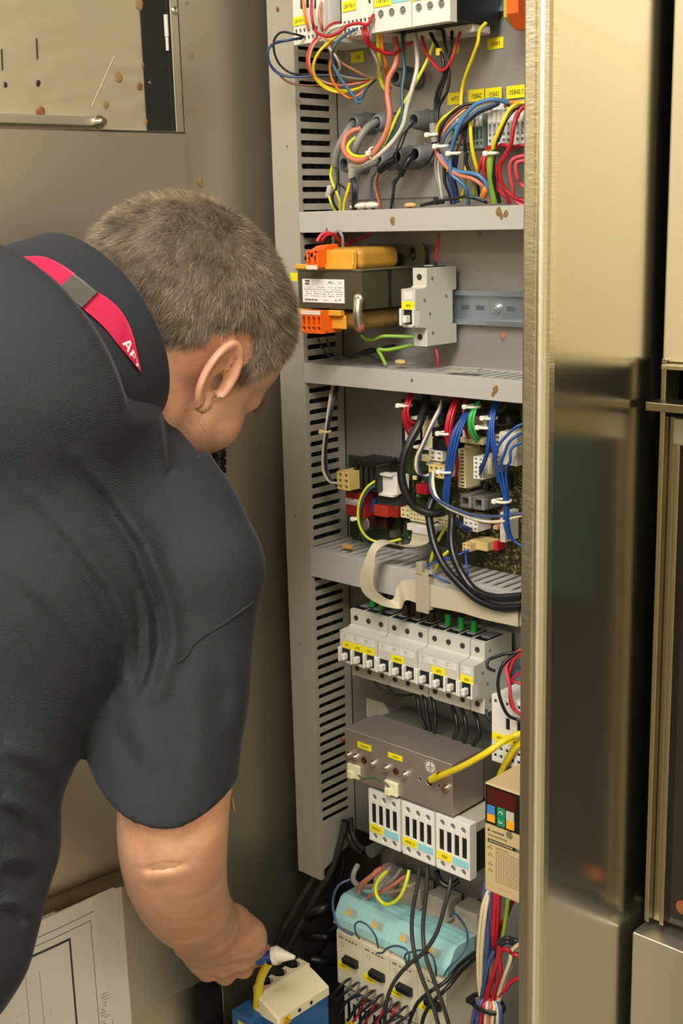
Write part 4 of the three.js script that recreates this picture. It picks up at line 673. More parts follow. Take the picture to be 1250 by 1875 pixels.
  w('red', [[1195, 290, 0.056], [1130, 430, 0.062], [1100, 560, 0.064], [1075, 720, 0.064], [990, 880, 0.062], [910, 1010, 0.060], [890, 1140, 0.058], [920, 1290, 0.054], [1020, 1400, 0.050], [1060, 1470, 0.046]], 0.0026, 'long red wire running from the post to the duct', gr);
  w('red', [[1080, 760, 0.062], [1000, 890, 0.062], [940, 1000, 0.060], [945, 1150, 0.058], [1000, 1290, 0.054], [1110, 1390, 0.050], [1200, 1430, 0.046]], 0.0025, 'red wire crossing the long one low by the post', gr);
  w('pink', [[1190, 880, 0.058], [1110, 910, 0.060], [1065, 980, 0.060], [1070, 1120, 0.058], [1100, 1280, 0.054], [1120, 1420, 0.048]], 0.0025, 'pinkish red wire bowed in a short loop', gr);
  w('pink', [[1195, 940, 0.060], [1150, 960, 0.062], [1140, 1050, 0.062], [1160, 1150, 0.060], [1190, 1220, 0.056]], 0.0023, 'short pinkish red loop against the post', gr);
  w('red', [[890, 770, 0.048], [960, 730, 0.056], [1040, 740, 0.058], [1110, 760, 0.054], [1190, 740, 0.048]], 0.0022, 'red bridge wire under the second strip', gr);
  const gb = 'bundle below the terminal strips';
  w('grey', [[85, 480, 0.054], [95, 590, 0.058], [110, 700, 0.058]], 0.0040, 'grey wrapped bundle through the white tie', gb);
  w('black', [[110, 700, 0.058], [140, 800, 0.058], [200, 900, 0.056], [300, 1010, 0.056], [420, 1080, 0.056], [560, 1100, 0.056], [680, 1170, 0.054], [770, 1290, 0.050], [840, 1460, 0.045]], 0.0026, 'black wire sweeping from the tie to the duct', gb);
  w('sky', [[180, 860, 0.060], [260, 980, 0.060], [400, 1070, 0.060], [560, 1090, 0.060], [680, 1130, 0.058], [780, 1250, 0.054], [820, 1400, 0.048]], 0.0027, 'light blue wire sweeping from the tie to the duct', gb);
  w('salmon', [[120, 780, 0.060], [180, 920, 0.062], [290, 1040, 0.062], [420, 1120, 0.061], [580, 1160, 0.060], [700, 1240, 0.057], [780, 1370, 0.050], [830, 1470, 0.045]], 0.0026, 'salmon brown wire sweeping from the tie to the duct', gb);
  w('sky', [[310, 880, 0.064], [305, 1000, 0.064], [330, 1110, 0.062], [420, 1190, 0.060], [500, 1280, 0.056], [530, 1400, 0.050], [540, 1480, 0.046]], 0.0024, 'blue wire dropping through the sweeping bundle', gb);
  w('navy', [[380, 860, 0.056], [360, 1000, 0.054], [340, 1150, 0.052], [370, 1300, 0.050], [400, 1460, 0.046]], 0.0032, 'dark navy wires dropping behind the bundle', gb);
  w('slate', [[260, 1080, 0.052], [280, 1220, 0.052], [330, 1350, 0.050], [350, 1480, 0.046]], 0.0026, 'slate wire dropping to the duct', gb);
  w('black', [[230, 1000, 0.054], [240, 1200, 0.054], [300, 1350, 0.050], [330, 1480, 0.046]], 0.0024, 'black wire dropping to the duct', gb);
  w('black', [[520, 830, 0.052], [510, 960, 0.052], [560, 1080, 0.050], [640, 1200, 0.048], [680, 1400, 0.044]], 0.0022, 'black wire dropping behind the yellow wire', gb);
  w('grey', [[125, 860, 0.050], [120, 1040, 0.050], [150, 1230, 0.050], [190, 1470, 0.046]], 0.0019, 'thin grey wire hanging straight to the duct', gb);
  w('pale', [[160, 900, 0.050], [155, 1060, 0.050], [180, 1250, 0.050], [210, 1470, 0.046]], 0.0017, 'thin pale wire hanging straight to the duct', gb);
  w('yellow', [[500, 990, 0.050], [495, 1180, 0.050], [470, 1330, 0.050], [440, 1440, 0.046]], 0.0018, 'thin yellow wire hanging among the dark wires', gb);
  w('lime', [[590, 1180, 0.048], [610, 1290, 0.048], [600, 1420, 0.045]], 0.0017, 'thin green wire hanging among the dark wires', gb);
  w('orange', [[730, 1240, 0.052], [745, 1310, 0.054], [720, 1390, 0.052]], 0.0034, 'yellow-orange sleeve among the dark wires', gb);
  w('black', [[0, 1480, 0.058], [150, 1440, 0.060], [330, 1420, 0.060], [500, 1390, 0.058], [700, 1440, 0.052], [780, 1470, 0.048]], 0.0018, 'black wire lying along the top of the duct', gb);
  w('steel', [[540, 1390, 0.056], [640, 1400, 0.056], [740, 1440, 0.052]], 0.0020, 'blue-grey wire lying on the duct', gb);
  w('black', [[120, 700, 0.056], [100, 800, 0.056], [40, 920, 0.054], [-20, 970, 0.052]], 0.0012, 'thin black wire leaving the tie sideways', gb);
  cableTie(793, 247, 0.058, 0.0056, 'white cable tie round the grey wrapped bundle');
  cableTie(810, 268, 0.060, 0.0066, 'white cable tie with a long tail by the strips');
  cableTie(833, 281, 0.064, 0.0060, 'white cable tie round the thick blue wire');
  cableTie(901, 281, 0.064, 0.0058, 'white cable tie at the top of the green-yellow sleeve');
}

// ---------------------------------------------------------------- transformer bay
{
  const x0 = 0.034, x1 = 0.1203, y0 = 1.5322, y1 = 1.5697, zb = 0.013, z = 0.090;
  const t = thing('control_transformer', 'control transformer with amber windings, dark core and orange terminals', 'transformer', [0, 0, 0]);
  const coreM = new THREE.MeshPhysicalMaterial({ color: 0x55513c, roughness: 0.45, metalness: 0.35 });
  mesh('core', [bb(x0, x1, y0, y1, zb, z, 0.0008)], coreM, t);
  mesh('core_flange', [bb(x0 - 0.002, x1 + 0.001, y1 - 0.0004, y1 + 0.0012, zb, z + 0.001)], M(0x8a8468, 0.4, 0.5), t);
  mesh('core_seam', [prof([[0.052, y1 - 0.001], [0.046, y1 - 0.001], [0.0475, y1 - 0.018], [0.046, y0 + 0.001], [0.052, y0 + 0.001], [0.0505, y1 - 0.018]], x1, x1 + 0.0005)], M(0x1c1a14, 0.6), t);
  const wm = M(0xb98a34, 0.35), bob = M(0xe0a234, 0.45);
  mesh('winding', [bb(x0 + 0.012, x1 - 0.006, y1, y1 + 0.0215, 0.024, z - 0.006, 0.007)], wm, t);
  mesh('winding', [bb(x0 + 0.012, x1 - 0.006, y0 - 0.020, y0, 0.024, z - 0.006, 0.007)], M(0x8a6a34, 0.4), t);
  mesh('bobbin_flange', [bb(x0 - 0.001, x1 - 0.009, y1 + 0.001, y1 + 0.006, z - 0.004, z + 0.003, 0.0008), bb(x0 + 0.030, x1 - 0.009, y1 + 0.004, y1 + 0.0195, z - 0.005, z - 0.002, 0.002), bb(x0 + 0.030, x0 + 0.034, y1 + 0.004, y1 + 0.0195, z - 0.002, z + 0.001), bb(x0 + 0.040, x0 + 0.044, y1 + 0.004, y1 + 0.0195, z - 0.002, z + 0.001), bb(x1 - 0.014, x1 - 0.009, y1 + 0.004, y1 + 0.018, z - 0.002, z + 0.001, 0.001)], bob, t);
  mesh('bobbin_flange', [bb(x0, x1 - 0.026, y0 - 0.0065, y0 - 0.001, z - 0.004, z + 0.003, 0.0008), bb(x0 + 0.030, x1 - 0.024, y0 - 0.020, y0 - 0.006, z - 0.005, z - 0.002, 0.002)], bob, t);
  const term = (xa, xb, yt, yb, flip) => {
    const n = Math.round((xb - xa) / 0.0074), w = xb - xa, H = yt - yb, rc = [], ro = []; for (let k = 0; k < n; k++) { const cx = (k + 0.5) * w / n; rc.push([cx - 0.0019, cx + 0.0019, H / 2 - 0.004 + (flip ? 0.001 : -0.001), H / 2 + 0.004 + (flip ? 0.001 : -0.001)]); ro.push([cx, flip ? 0.0048 : H - 0.0042, 0.0021]); }
    const fp = holed(w, H, 0.007, z + 0.014, rc, ro); fp.translate(xa, yb, 0);
    const g = mesh('terminal_block', [fp, flip ? prof([[z - 0.016, yt], [z + 0.0075, yt], [z + 0.0075, yb + 0.003], [z + 0.004, yb], [z - 0.016, yb]], xa, xb, 0.0003) : prof([[z - 0.016, yt + 0.005], [z - 0.002, yt + 0.004], [z + 0.0075, yt], [z + 0.0075, yb], [z - 0.016, yb]], xa, xb, 0.0003)], orange, t);
    mesh('tag_strip', bb(xa + 0.0005, xb - 0.0005, flip ? yt - 0.004 : yb - 0.0015, flip ? yt : yb + 0.0025, z + 0.0135, z + 0.0147), M(0xe7d6c4, 0.5), g);
  };
  const oa = at(561, 458, z + 0.013), ob = at(582, 458, z + 0.013); term(oa.x, oa.x + 0.0155, oa.y, y1 + 0.003, false);
  const la = at(552, 573, z + 0.013); term(la.x, la.x + 0.0275, y0 - 0.001, y0 - 0.0235, true);
  const pa = at(553.5, 510.5, z), pb = at(631, 555.5, z);
  mesh('rating_label', bb(pa.x, pb.x, pb.y, pa.y, z, z + 0.0004), new THREE.MeshPhysicalMaterial({ roughness: 0.45, map: canvasTex(512, 288, (g, W, H) => {
    g.fillStyle = '#efeeea'; g.fillRect(0, 0, W, H); g.fillStyle = '#1d1d1f'; g.fillRect(34, 12, 58, 16); g.fillRect(34, 34, 58, 12); g.fillRect(34, 52, 58, 18); g.fillStyle = '#efeeea'; g.fillRect(34, 28, 22, 10); g.fillRect(72, 44, 20, 12);
    g.fillStyle = '#1d1d1f'; g.font = 'bold italic 44px sans-serif'; g.fillText('RU', 318, 56); g.font = '26px sans-serif'; g.fillText('us', 384, 64); g.fillText('c', 300, 66); g.font = '40px sans-serif'; g.fillText('CE', 436, 58);
    g.fillStyle = '#55565a'; for (let r = 0; r < 3; r++) for (let q = 0; q < 9; q++) g.fillRect(124 + q * 17, 20 + r * 24, 11, 6);
    for (let r = 0; r < 5; r++) for (let q = 0; q < 24; q++) if (hash2(q, r, 9) > 0.33) g.fillRect(20 + q * 20, 96 + r * 27, 8 + hash2(q, r) * 8, 10);
    g.fillStyle = '#222'; for (let q = 0; q < 14; q++) g.fillRect(24 + q * 12, 246, 5 + (q % 3) * 3, 24); g.fillRect(260, 256, 60, 6); g.fillRect(400, 250, 20, 12); g.fillRect(450, 240, 14, 20);
  }) }), t);
  // bracket plate behind with a key slot
  const ks = at(755, 464, 0.012), ba = at(700, 446, 0.012), bc = at(776, 446, 0.012);
  mesh('foot_bracket', [extr([[ba.x - 0.02, 1.556], [bc.x, 1.556], [bc.x, bc.y - 0.003], [bc.x - 0.003, bc.y], [ba.x - 0.02, bc.y]], 0.0016, 0, [Array.from({ length: 14 }, (_, i) => [ks.x + 0.0042 * Math.cos(i / 7 * Math.PI), ks.y + 0.0068 * Math.sin(i / 7 * Math.PI)])]).translate(0, 0, 0.010)], M(0x6a6752, 0.4, 0.6), t);
  mesh('bolt', [cyl(0.003, 0.003, 0.003, 'z', ks.x, ks.y - 0.002, 0.013, 10)], chrome, t);
  // crimped earth lug on the core
  const l0 = at(656, 548, z + 0.004), l1 = at(658, 602, z + 0.004);
  mesh('earth_lug', [tube([l0, l0.clone().lerp(l1, 0.5).add(V(0.001, 0, 0.003)), l1], 0.0046, 12, 10), ball(0.0055, l0.x, l0.y, l0.z, 1.1, 1.1, 0.6)], M(0xb5ae9a, 0.35, 0.9), t);
  mesh('lug_stain', [ball(0.0056, l1.x, l1.y + 0.002, l1.z, 1, 1.1, 0.9)], M(0xa8604c, 0.6, 0.3), t);
  const ys = at(542, 507, z); single('label_sticker', 'tiny yellow sticker on the transformer edge beside the hair', 'sticker', box(0.010, 0.008, 0.001, ys.x - 0.002, ys.y, z + 0.001), yellowM, 'yellow circuit stickers');
  const g = 'transformer wires';
  wire('pink', [[580, 442, 0.092], [588, 430, 0.088], [600, 426, 0.080], [612, 432, 0.070], [626, 446, 0.050], [650, 440, 0.030], [680, 428, 0.02]], 0.0022, 'pink wire arching out of the upper orange terminal', g);
  wire('red', [[588, 442, 0.092], [596, 432, 0.086], [610, 428, 0.078], [622, 440, 0.066], [640, 450, 0.045]], 0.0020, 'red wire arching out of the upper orange terminal', g);
  wire('grey', [[610, 452, 0.066], [612, 432, 0.066], [619, 423, 0.066], [626, 432, 0.066], [628, 455, 0.062]], 0.0022, 'grey wire loop above the winding', g);
  wire('black', [[582, 620, 0.090], [592, 640, 0.080], [605, 652, 0.070], [640, 655, 0.055], [670, 650, 0.05], [700, 662, 0.045]], 0.0015, 'black wire trailing from the lower orange terminal', g);
  wire('black', [[598, 622, 0.090], [608, 645, 0.078], [640, 655, 0.060], [660, 645, 0.045], [685, 640, 0.04], [702, 662, 0.04]], 0.0019, 'second black wire trailing from the lower orange terminal', g);
  wire('lime', [[660, 612, 0.060], [668, 620, 0.056], [680, 622, 0.052], [700, 616, 0.046], [730, 616, 0.038], [758, 617, 0.030]], 0.0025, 'green-yellow earth wire running behind the lone breaker', g);
  wire('lime', [[757, 631, 0.030], [730, 637, 0.036], [705, 641, 0.042], [692, 640, 0.046], [698, 652, 0.048], [706, 668, 0.046]], 0.0026, 'green-yellow earth wire dropping into the duct', g);
  wire('black', [[655, 650, 0.03], [680, 645, 0.034], [700, 638, 0.036], [722, 633, 0.034]], 0.0024, 'black wire behind the earth wires', g);
  wire('red', [[804, 425, 0.040], [800, 455, 0.040], [797, 480, 0.038]], 0.0018, 'red wire entering the lone breaker from above', g);
  wire('black', [[797, 477, 0.038], [796, 490, 0.038]], 0.0024, 'black sleeve on the lone breaker feed', g);
  wire('red', [[798, 640, 0.042], [801, 655, 0.044], [802, 672, 0.044]], 0.0018, 'red wire leaving the lone breaker downward', g);
  single('foam_crumb', 'beige crumb lying on the duct under the lone breaker', 'crumb', ball(0.0042, ...at(733, 663, 0.045).toArray(), 1.7, 0.7, 1, 9), M(0xc8a878, 0.8));
  for (const [u, v, s] of [[880, 596, 1.0], [921, 615, 1.7], [877, 429, 1.1]]) spot(scene.getObjectByName('electrical_cabinet'), at(u, v, 0.0002), 'z', 0.0022 * s, M(0xa8705c, 0.7));
  // lifted duct tooth
  const lt = atY(850, 682, 1.474); single('duct_tooth', 'broken duct tooth lifted from the duct under the lone breaker', 'duct tooth', [new THREE.BoxGeometry(0.034, 0.0016, 0.010).rotateZ(0.08).rotateY(0.12).translate(lt.x, lt.y + 0.002, lt.z)], ductGrey);
}

// ---------------------------------------------------------------- electronics bay
const SG = k => [0, 0.003, 0.0005, 0.0036, 0.001, 0.0028][k % 6];
function comp(parent, name, u, v, wp, hp, z, depth, mat, r = 0.0004) {
  const a = at(u, v, z), b = at(u + wp, v + wp * 0.17, z), c = at(u, v + hp, z); return mesh(name, bb(a.x, b.x, c.y, a.y, Math.max(0.002, z - depth), z, r), mat, parent);
}
const pcb = new THREE.MeshPhysicalMaterial({ roughness: 0.4, map: dataTex(256, (u, v, i, j) => { const tr = (Math.abs((v * 32) % 1 - 0.5) < 0.12 && noise2(u * 9, Math.floor(v * 32), 4) > 0.5) || (Math.abs((u * 28) % 1 - 0.5) < 0.12 && noise2(Math.floor(u * 28), v * 9, 5) > 0.55); const pad = hash2(i >> 3, j >> 3, 6) > 0.93 && ((i & 7) > 2 && (j & 7) > 2); return pad ? [0.62, 0.60, 0.44] : tr ? [0.24, 0.34, 0.16] : [0.15, 0.22, 0.10]; }, true) });
const pcbDark = new THREE.MeshPhysicalMaterial({ roughness: 0.45, map: dataTex(256, (u, v, i, j) => { const pad = hash2(i >> 2, j >> 2, 8) > 0.80 && hash2(i >> 5, j >> 5, 2) > 0.3; const tr = Math.abs((v * 40) % 1 - 0.5) < 0.15 && noise2(u * 12, Math.floor(v * 40), 4) > 0.5; return pad ? [0.50, 0.46, 0.26] : tr ? [0.28, 0.27, 0.12] : [0.17, 0.16, 0.08]; }, true) });
const chip = M(0x1a1a1c, 0.5), relayBlack = M(0x1c1d20, 0.4), conCream = M(0xdccfa0, 0.5), conWhite = M(0xdedace, 0.45);
function header(parent, u, v, wp, hp, z, depth, m, cols, rows, name = 'connector') {      // plug with a grid of pin holes
  const a = at(u, v, z), b = at(u + wp, v + wp * 0.17, z), e = at(u, v + hp, z), W = b.x - a.x, H = a.y - e.y, rc = [];
  for (let i = 0; i < cols; i++) for (let j = 0; j < rows; j++) rc.push([(i + 0.25) * W / cols, (i + 0.75) * W / cols, (j + 0.25) * H / rows, (j + 0.75) * H / rows]);
  const f = holed(W, H, 0.006, z, rc); f.translate(a.x, e.y, 0); const c = mesh(name, [f, bb(a.x, b.x, e.y, a.y, Math.max(0.002, z - depth), z - 0.0055)], m, parent);
  return c;
}
{
  const t = thing('power_supply_board', 'small green power supply board with a finned heat sink and red capacitors', 'circuit board', [0, 0, 0]);
  mesh('board', [uvm(bb(0.024, 0.0975, 1.2760, 1.3680, 0.010, 0.012), 'x', 'y', 8)], pcb, t);
  for (let k = 0; k < 5; k++) { const p = at(645 + k * 9.5, 856 + k * 1.5, 0.050); mesh('heat_sink_fin', [bb(p.x - 0.0022, p.x + 0.0022, p.y - 0.024, p.y + 0.006, 0.014, 0.046, 0.0012), cyl(0.0032, 0.0032, 0.034, 'z', p.x, p.y + 0.006, 0.031, 10)], M(0x4a4844, 0.35, 0.8), t); }
  mesh('disc_capacitor', [ball(0.0065, ...at(692, 856, 0.026).toArray(), 1, 1.25, 0.5)], M(0x1f8f9a, 0.4), t);
  const sc = at(717, 854, 0.014); mesh('screw', [cyl(0.0042, 0.0042, 0.003, 'z', sc.x, sc.y, 0.014, 14)], M(0xb8b39c, 0.35, 0.7), t);
  comp(t, 'connector', 690, 868, 36, 33, 0.038, 0.020, conWhite, 0.0008); comp(t, 'connector_latch', 692, 866, 24, 4, 0.042, 0.010, conWhite); comp(t, 'connector_latch', 692, 902, 26, 5, 0.042, 0.010, conWhite); comp(t, 'connector_face', 684, 872, 9, 28, 0.042, 0.006, conCream);
  header(t, 616, 863, 22, 32, 0.062, 0.030, M(0xd0b66e, 0.5), 2, 3, 'side_connector');
  const rb = comp(t, 'foil_capacitor', 632, 899, 34, 44, 0.046, 0.030, M(0x8a1f1a, 0.4), 0.0012); { const a = at(632.5, 911, 0.0462), b = at(663, 922, 0.0462), c = at(632.5, 922, 0.0462); mesh('printed_label', bb(a.x, b.x, c.y, a.y, 0.046, 0.0464), new THREE.MeshPhysicalMaterial({ roughness: 0.5, map: canvasTex(128, 48, g => { g.fillStyle = '#d8d0c8'; g.fillRect(0, 0, 128, 48); g.fillStyle = '#4c4644'; for (let r = 0; r < 3; r++) for (let q = 0; q < 11; q++) if (hash2(q, r, 3) > 0.25) g.fillRect(6 + q * 11, 6 + r * 14, 8, 8); }) }), rb); }
  comp(t, 'blue_capacitor', 676, 911, 9, 26, 0.034, 0.018, M(0x27478a, 0.4), 0.001);
  comp(t, 'relay', 690, 905, 36, 18, 0.030, 0.016, M(0x3d4a48, 0.5));
  comp(t, 'foil_capacitor', 683, 924, 25, 20, 0.038, 0.024, M(0xa8341f, 0.45), 0.001); comp(t, 'foil_capacitor', 709, 926, 17, 20, 0.032, 0.020, M(0x8f2716, 0.45), 0.001);
  const cc = at(667, 958, 0.040); mesh('electrolytic_capacitor', [cyl(0.0085, 0.0085, 0.030, 'z', cc.x, cc.y, 0.026, 20)], M(0x3a1512, 0.4), t); mesh('capacitor_top', [cyl(0.0076, 0.0082, 0.0012, 'z', cc.x, cc.y, 0.0416, 20)], M(0x9c988c, 0.35, 0.7), t);
  comp(t, 'choke', 680, 945, 26, 22, 0.026, 0.014, M(0x3c1210, 0.5), 0.004);
  const sd = at(727, 976, 0.012); mesh('spacer_bolt', [cyl(0.0044, 0.0052, 0.016, 'z', sd.x, sd.y, 0.012, 12)], M(0xa8a498, 0.3, 0.9), t);
  plateTag('yellow sticker below the power supply board', '-8G1', 681, 970, 703, 984, 0.001);
  const g = 'wires of the power supply board';
  for (const [c, dx, dz, l] of [['cream', 0, 0, 'beige wire bowing out of the duct to the cream plug'], ['pale', -3, 0.003, 'pale wire bowing out of the duct to the cream plug'], ['brown', 4, -0.003, 'brown wire bowing out of the duct to the cream plug'], ['black', 7, 0.001, 'black wire bowing out of the duct to the cream plug'], ['slate', 10, -0.002, 'grey-blue wire bowing out of the duct to the cream plug']])
    wire(c, [[612 + dx * 1.1, 700, 0.040 + dz], [604 + dx * 0.7, 740, 0.052 + dz], [597 + dx * 0.4, 785, 0.060 + dz], [592 + dx * 0.5, 830, 0.062 + dz], [594 + dx * 0.7, 865, 0.062 + dz], [606 + dx * 0.5, 883, 0.062 + dz], [618, 886 + dx * 0.6, 0.062]], 0.0015, l, g);
  cableTie(597, 790, 0.060, 0.0052, 'small cream cable tie on the bowed wires in front of the slots', M(0xd4c88e, 0.5));
  wire('yg', [[688, 880, 0.044], [672, 892, 0.050], [660, 912, 0.054], [655, 940, 0.056], [659, 965, 0.056], [672, 984, 0.052], [690, 992, 0.046], [712, 992, 0.040], [734, 987, 0.034]], 0.0019, 'yellow-green wire curving below the white plug', g);
  wire('steel', [[690, 888, 0.044], [676, 896, 0.048], [664, 915, 0.051], [658, 940, 0.052], [660, 970, 0.050], [668, 990, 0.046], [680, 1002, 0.042]], 0.0021, 'blue-grey wire curving below the white plug', g);
  cableTie(651, 950, 0.055, 0.003, 'white tie end on the curving yellow-green wire', tie);
}
{
  const t = thing('control_board', 'large control board crowded with plugs, relays and red jumpers', 'circuit board', [0, 0, 0]);
  mesh('board', [uvm(bb(0.1000, 0.1650, 1.2850, 1.4350, 0.008, 0.010), 'x', 'y', 8)], pcb, t);
  mesh('main_board', [uvm(bb(0.1600, 0.3600, 1.2650, 1.4400, 0.008, 0.010), 'x', 'y', 10)], pcbDark, t);
  // relays and upper plugs
  comp(t, 'relay', 735, 758, 20, 22, 0.036, 0.026, relayBlack); comp(t, 'relay', 735, 781, 20, 18, 0.036, 0.026, relayBlack); comp(t, 'relay', 735, 800, 20, 14, 0.034, 0.024, relayBlack);
  comp(t, 'relay', 790, 782, 26, 18, 0.036, 0.026, relayBlack); comp(t, 'relay', 791, 802, 27, 20, 0.038, 0.028, relayBlack); comp(t, 'relay', 776, 750, 36, 24, 0.028, 0.020, relayBlack); comp(t, 'relay', 745, 742, 28, 14, 0.028, 0.020, relayBlack);
  comp(t, 'connector', 741, 783, 12, 24, 0.042, 0.014, conWhite); comp(t, 'connector', 752, 762, 16, 6, 0.042, 0.014, conWhite);
  comp(t, 'connector', 772, 768, 20, 50, 0.036, 0.018, conCream, 0.0012); comp(t, 'connector_base', 756, 816, 30, 5, 0.040, 0.018, conWhite);
  header(t, 785, 824, 24, 18, 0.040, 0.020, conWhite, 2, 2); comp(t, 'connector', 771, 832, 16, 12, 0.038, 0.018, conCream); comp(t, 'connector', 780, 843, 26, 9, 0.036, 0.018, conWhite);
  header(t, 784, 851, 28, 22, 0.046, 0.024, M(0xd7bb78, 0.5), 3, 2, 'wired_connector');
  // left green board details
  comp(t, 'switch', 753, 868, 10, 11, 0.018, 0.008, chip); comp(t, 'switch_cap', 755, 871, 6, 7, 0.020, 0.003, conCream);
  comp(t, 'jumper_block', 761, 886, 20, 17, 0.024, 0.012, redP, 0.0008);
  for (const [u, v, w, h] of [[752, 900, 6, 14], [766, 912, 12, 6], [745, 880, 5, 20], [772, 862, 9, 6]]) comp(t, 'chip', u, v, w, h, 0.014, 0.004, chip);
  header(t, 733, 929, 16, 18, 0.030, 0.018, conCream, 2, 2); header(t, 750, 937, 34, 16, 0.032, 0.020, conCream, 6, 2); header(t, 802, 948, 16, 14, 0.032, 0.020, conCream, 3, 2);
  comp(t, 'ribbon_socket', 744, 958, 44, 12, 0.036, 0.022, conWhite, 0.0008); comp(t, 'ribbon_latch', 754, 965, 34, 10, 0.040, 0.010, M(0xd9d4dc, 0.4));
  // right board: tall plug columns
  const pl = header(t, 838, 822, 14, 70, 0.040, 0.022, conCream, 1, 11, 'tall_connector'); comp(t, 'connector_base', 850, 815, 12, 78, 0.030, 0.020, conCream);
  comp(t, 'connector', 842, 800, 42, 10, 0.036, 0.020, conCream); comp(t, 'connector', 846, 787, 14, 16, 0.036, 0.022, conWhite);
  header(t, 866, 836, 18, 40, 0.048, 0.026, conWhite, 2, 5, 'wired_connector'); comp(t, 'connector_back', 880, 836, 20, 30, 0.040, 0.022, M(0xcdc3a8, 0.5));
  header(t, 904, 796, 12, 54, 0.050, 0.030, conWhite, 1, 6, 'tall_connector'); comp(t, 'connector_back', 914, 790, 32, 60, 0.046, 0.028, M(0xcfc7b2, 0.5));
  comp(t, 'toroid_mount', 868, 762, 22, 14, 0.030, 0.020, conCream); comp(t, 'choke', 900, 756, 34, 26, 0.030, 0.020, M(0x2c2a1e, 0.4), 0.006); comp(t, 'choke', 866, 780, 24, 16, 0.026, 0.016, M(0x2e2018, 0.5), 0.003);
  for (const [u, v, w, h] of [[872, 880, 8, 12], [886, 884, 8, 12], [900, 868, 10, 18], [866, 805, 26, 12], [926, 870, 9, 24], [900, 915, 8, 10], [890, 990, 12, 8], [876, 955, 6, 10]]) comp(t, 'chip', u, v, w, h, 0.015, 0.005, chip);
  // data sockets
  for (const [u, v] of [[842, 904], [866, 908]]) { { const a = at(u, v, 0.040), b = at(u + 20, v + 3.4, 0.040), c = at(u, v + 24, 0.040), W = b.x - a.x, H = a.y - c.y; const g = holed(W, H, 0.014, 0.040, [[W * 0.18, W * 0.82, H * 0.22, H * 0.74]]); g.translate(a.x, c.y, 0); mesh('data_socket', [g, bb(a.x, b.x, c.y, a.y, 0.012, 0.0265)], M(0x6d6a66, 0.45), t); }  comp(t, 'socket_rim', u + 15, v + 6, 5, 20, 0.042, 0.006, M(0x85827c, 0.45)); }
  header(t, 848, 944, 26, 26, 0.036, 0.022, conWhite, 3, 3, 'wired_connector'); comp(t, 'connector', 915, 938, 10, 54, 0.034, 0.022, conWhite);
  header(t, 846, 994, 14, 14, 0.046, 0.022, M(0xdcc083, 0.5), 2, 2, 'wired_connector'); comp(t, 'connector_back', 860, 988, 32, 16, 0.036, 0.020, M(0xd3b87c, 0.5));
  comp(t, 'jumper_block', 892, 990, 18, 16, 0.026, 0.014, redP, 0.0008); comp(t, 'jumper', 902, 962, 8, 7, 0.018, 0.006, M(0xd9a090, 0.5));
  // small parts scattered on the board
  const small = []; for (let k = 0; k < 90; k++) { const x = rr(0.18, 0.27), y = rr(1.272, 1.40), w = rr(0.0015, 0.004), h = rr(0.0012, 0.003); small.push(bb(x, x + w, y, y + h, 0.010, 0.0125)); }
  const sm = mesh('surface_components', small, M(0x8f8550, 0.45, 0.2), t); sm.userData.kind = 'stuff';
  plateTag('yellow sticker at the foot of the control board by the post', '-4A4', 917, 1006, 941, 1024, 0.002);
  plateTag('yellow sticker behind the flat black cables', '', 806, 975, 816, 996, 0.002);
}
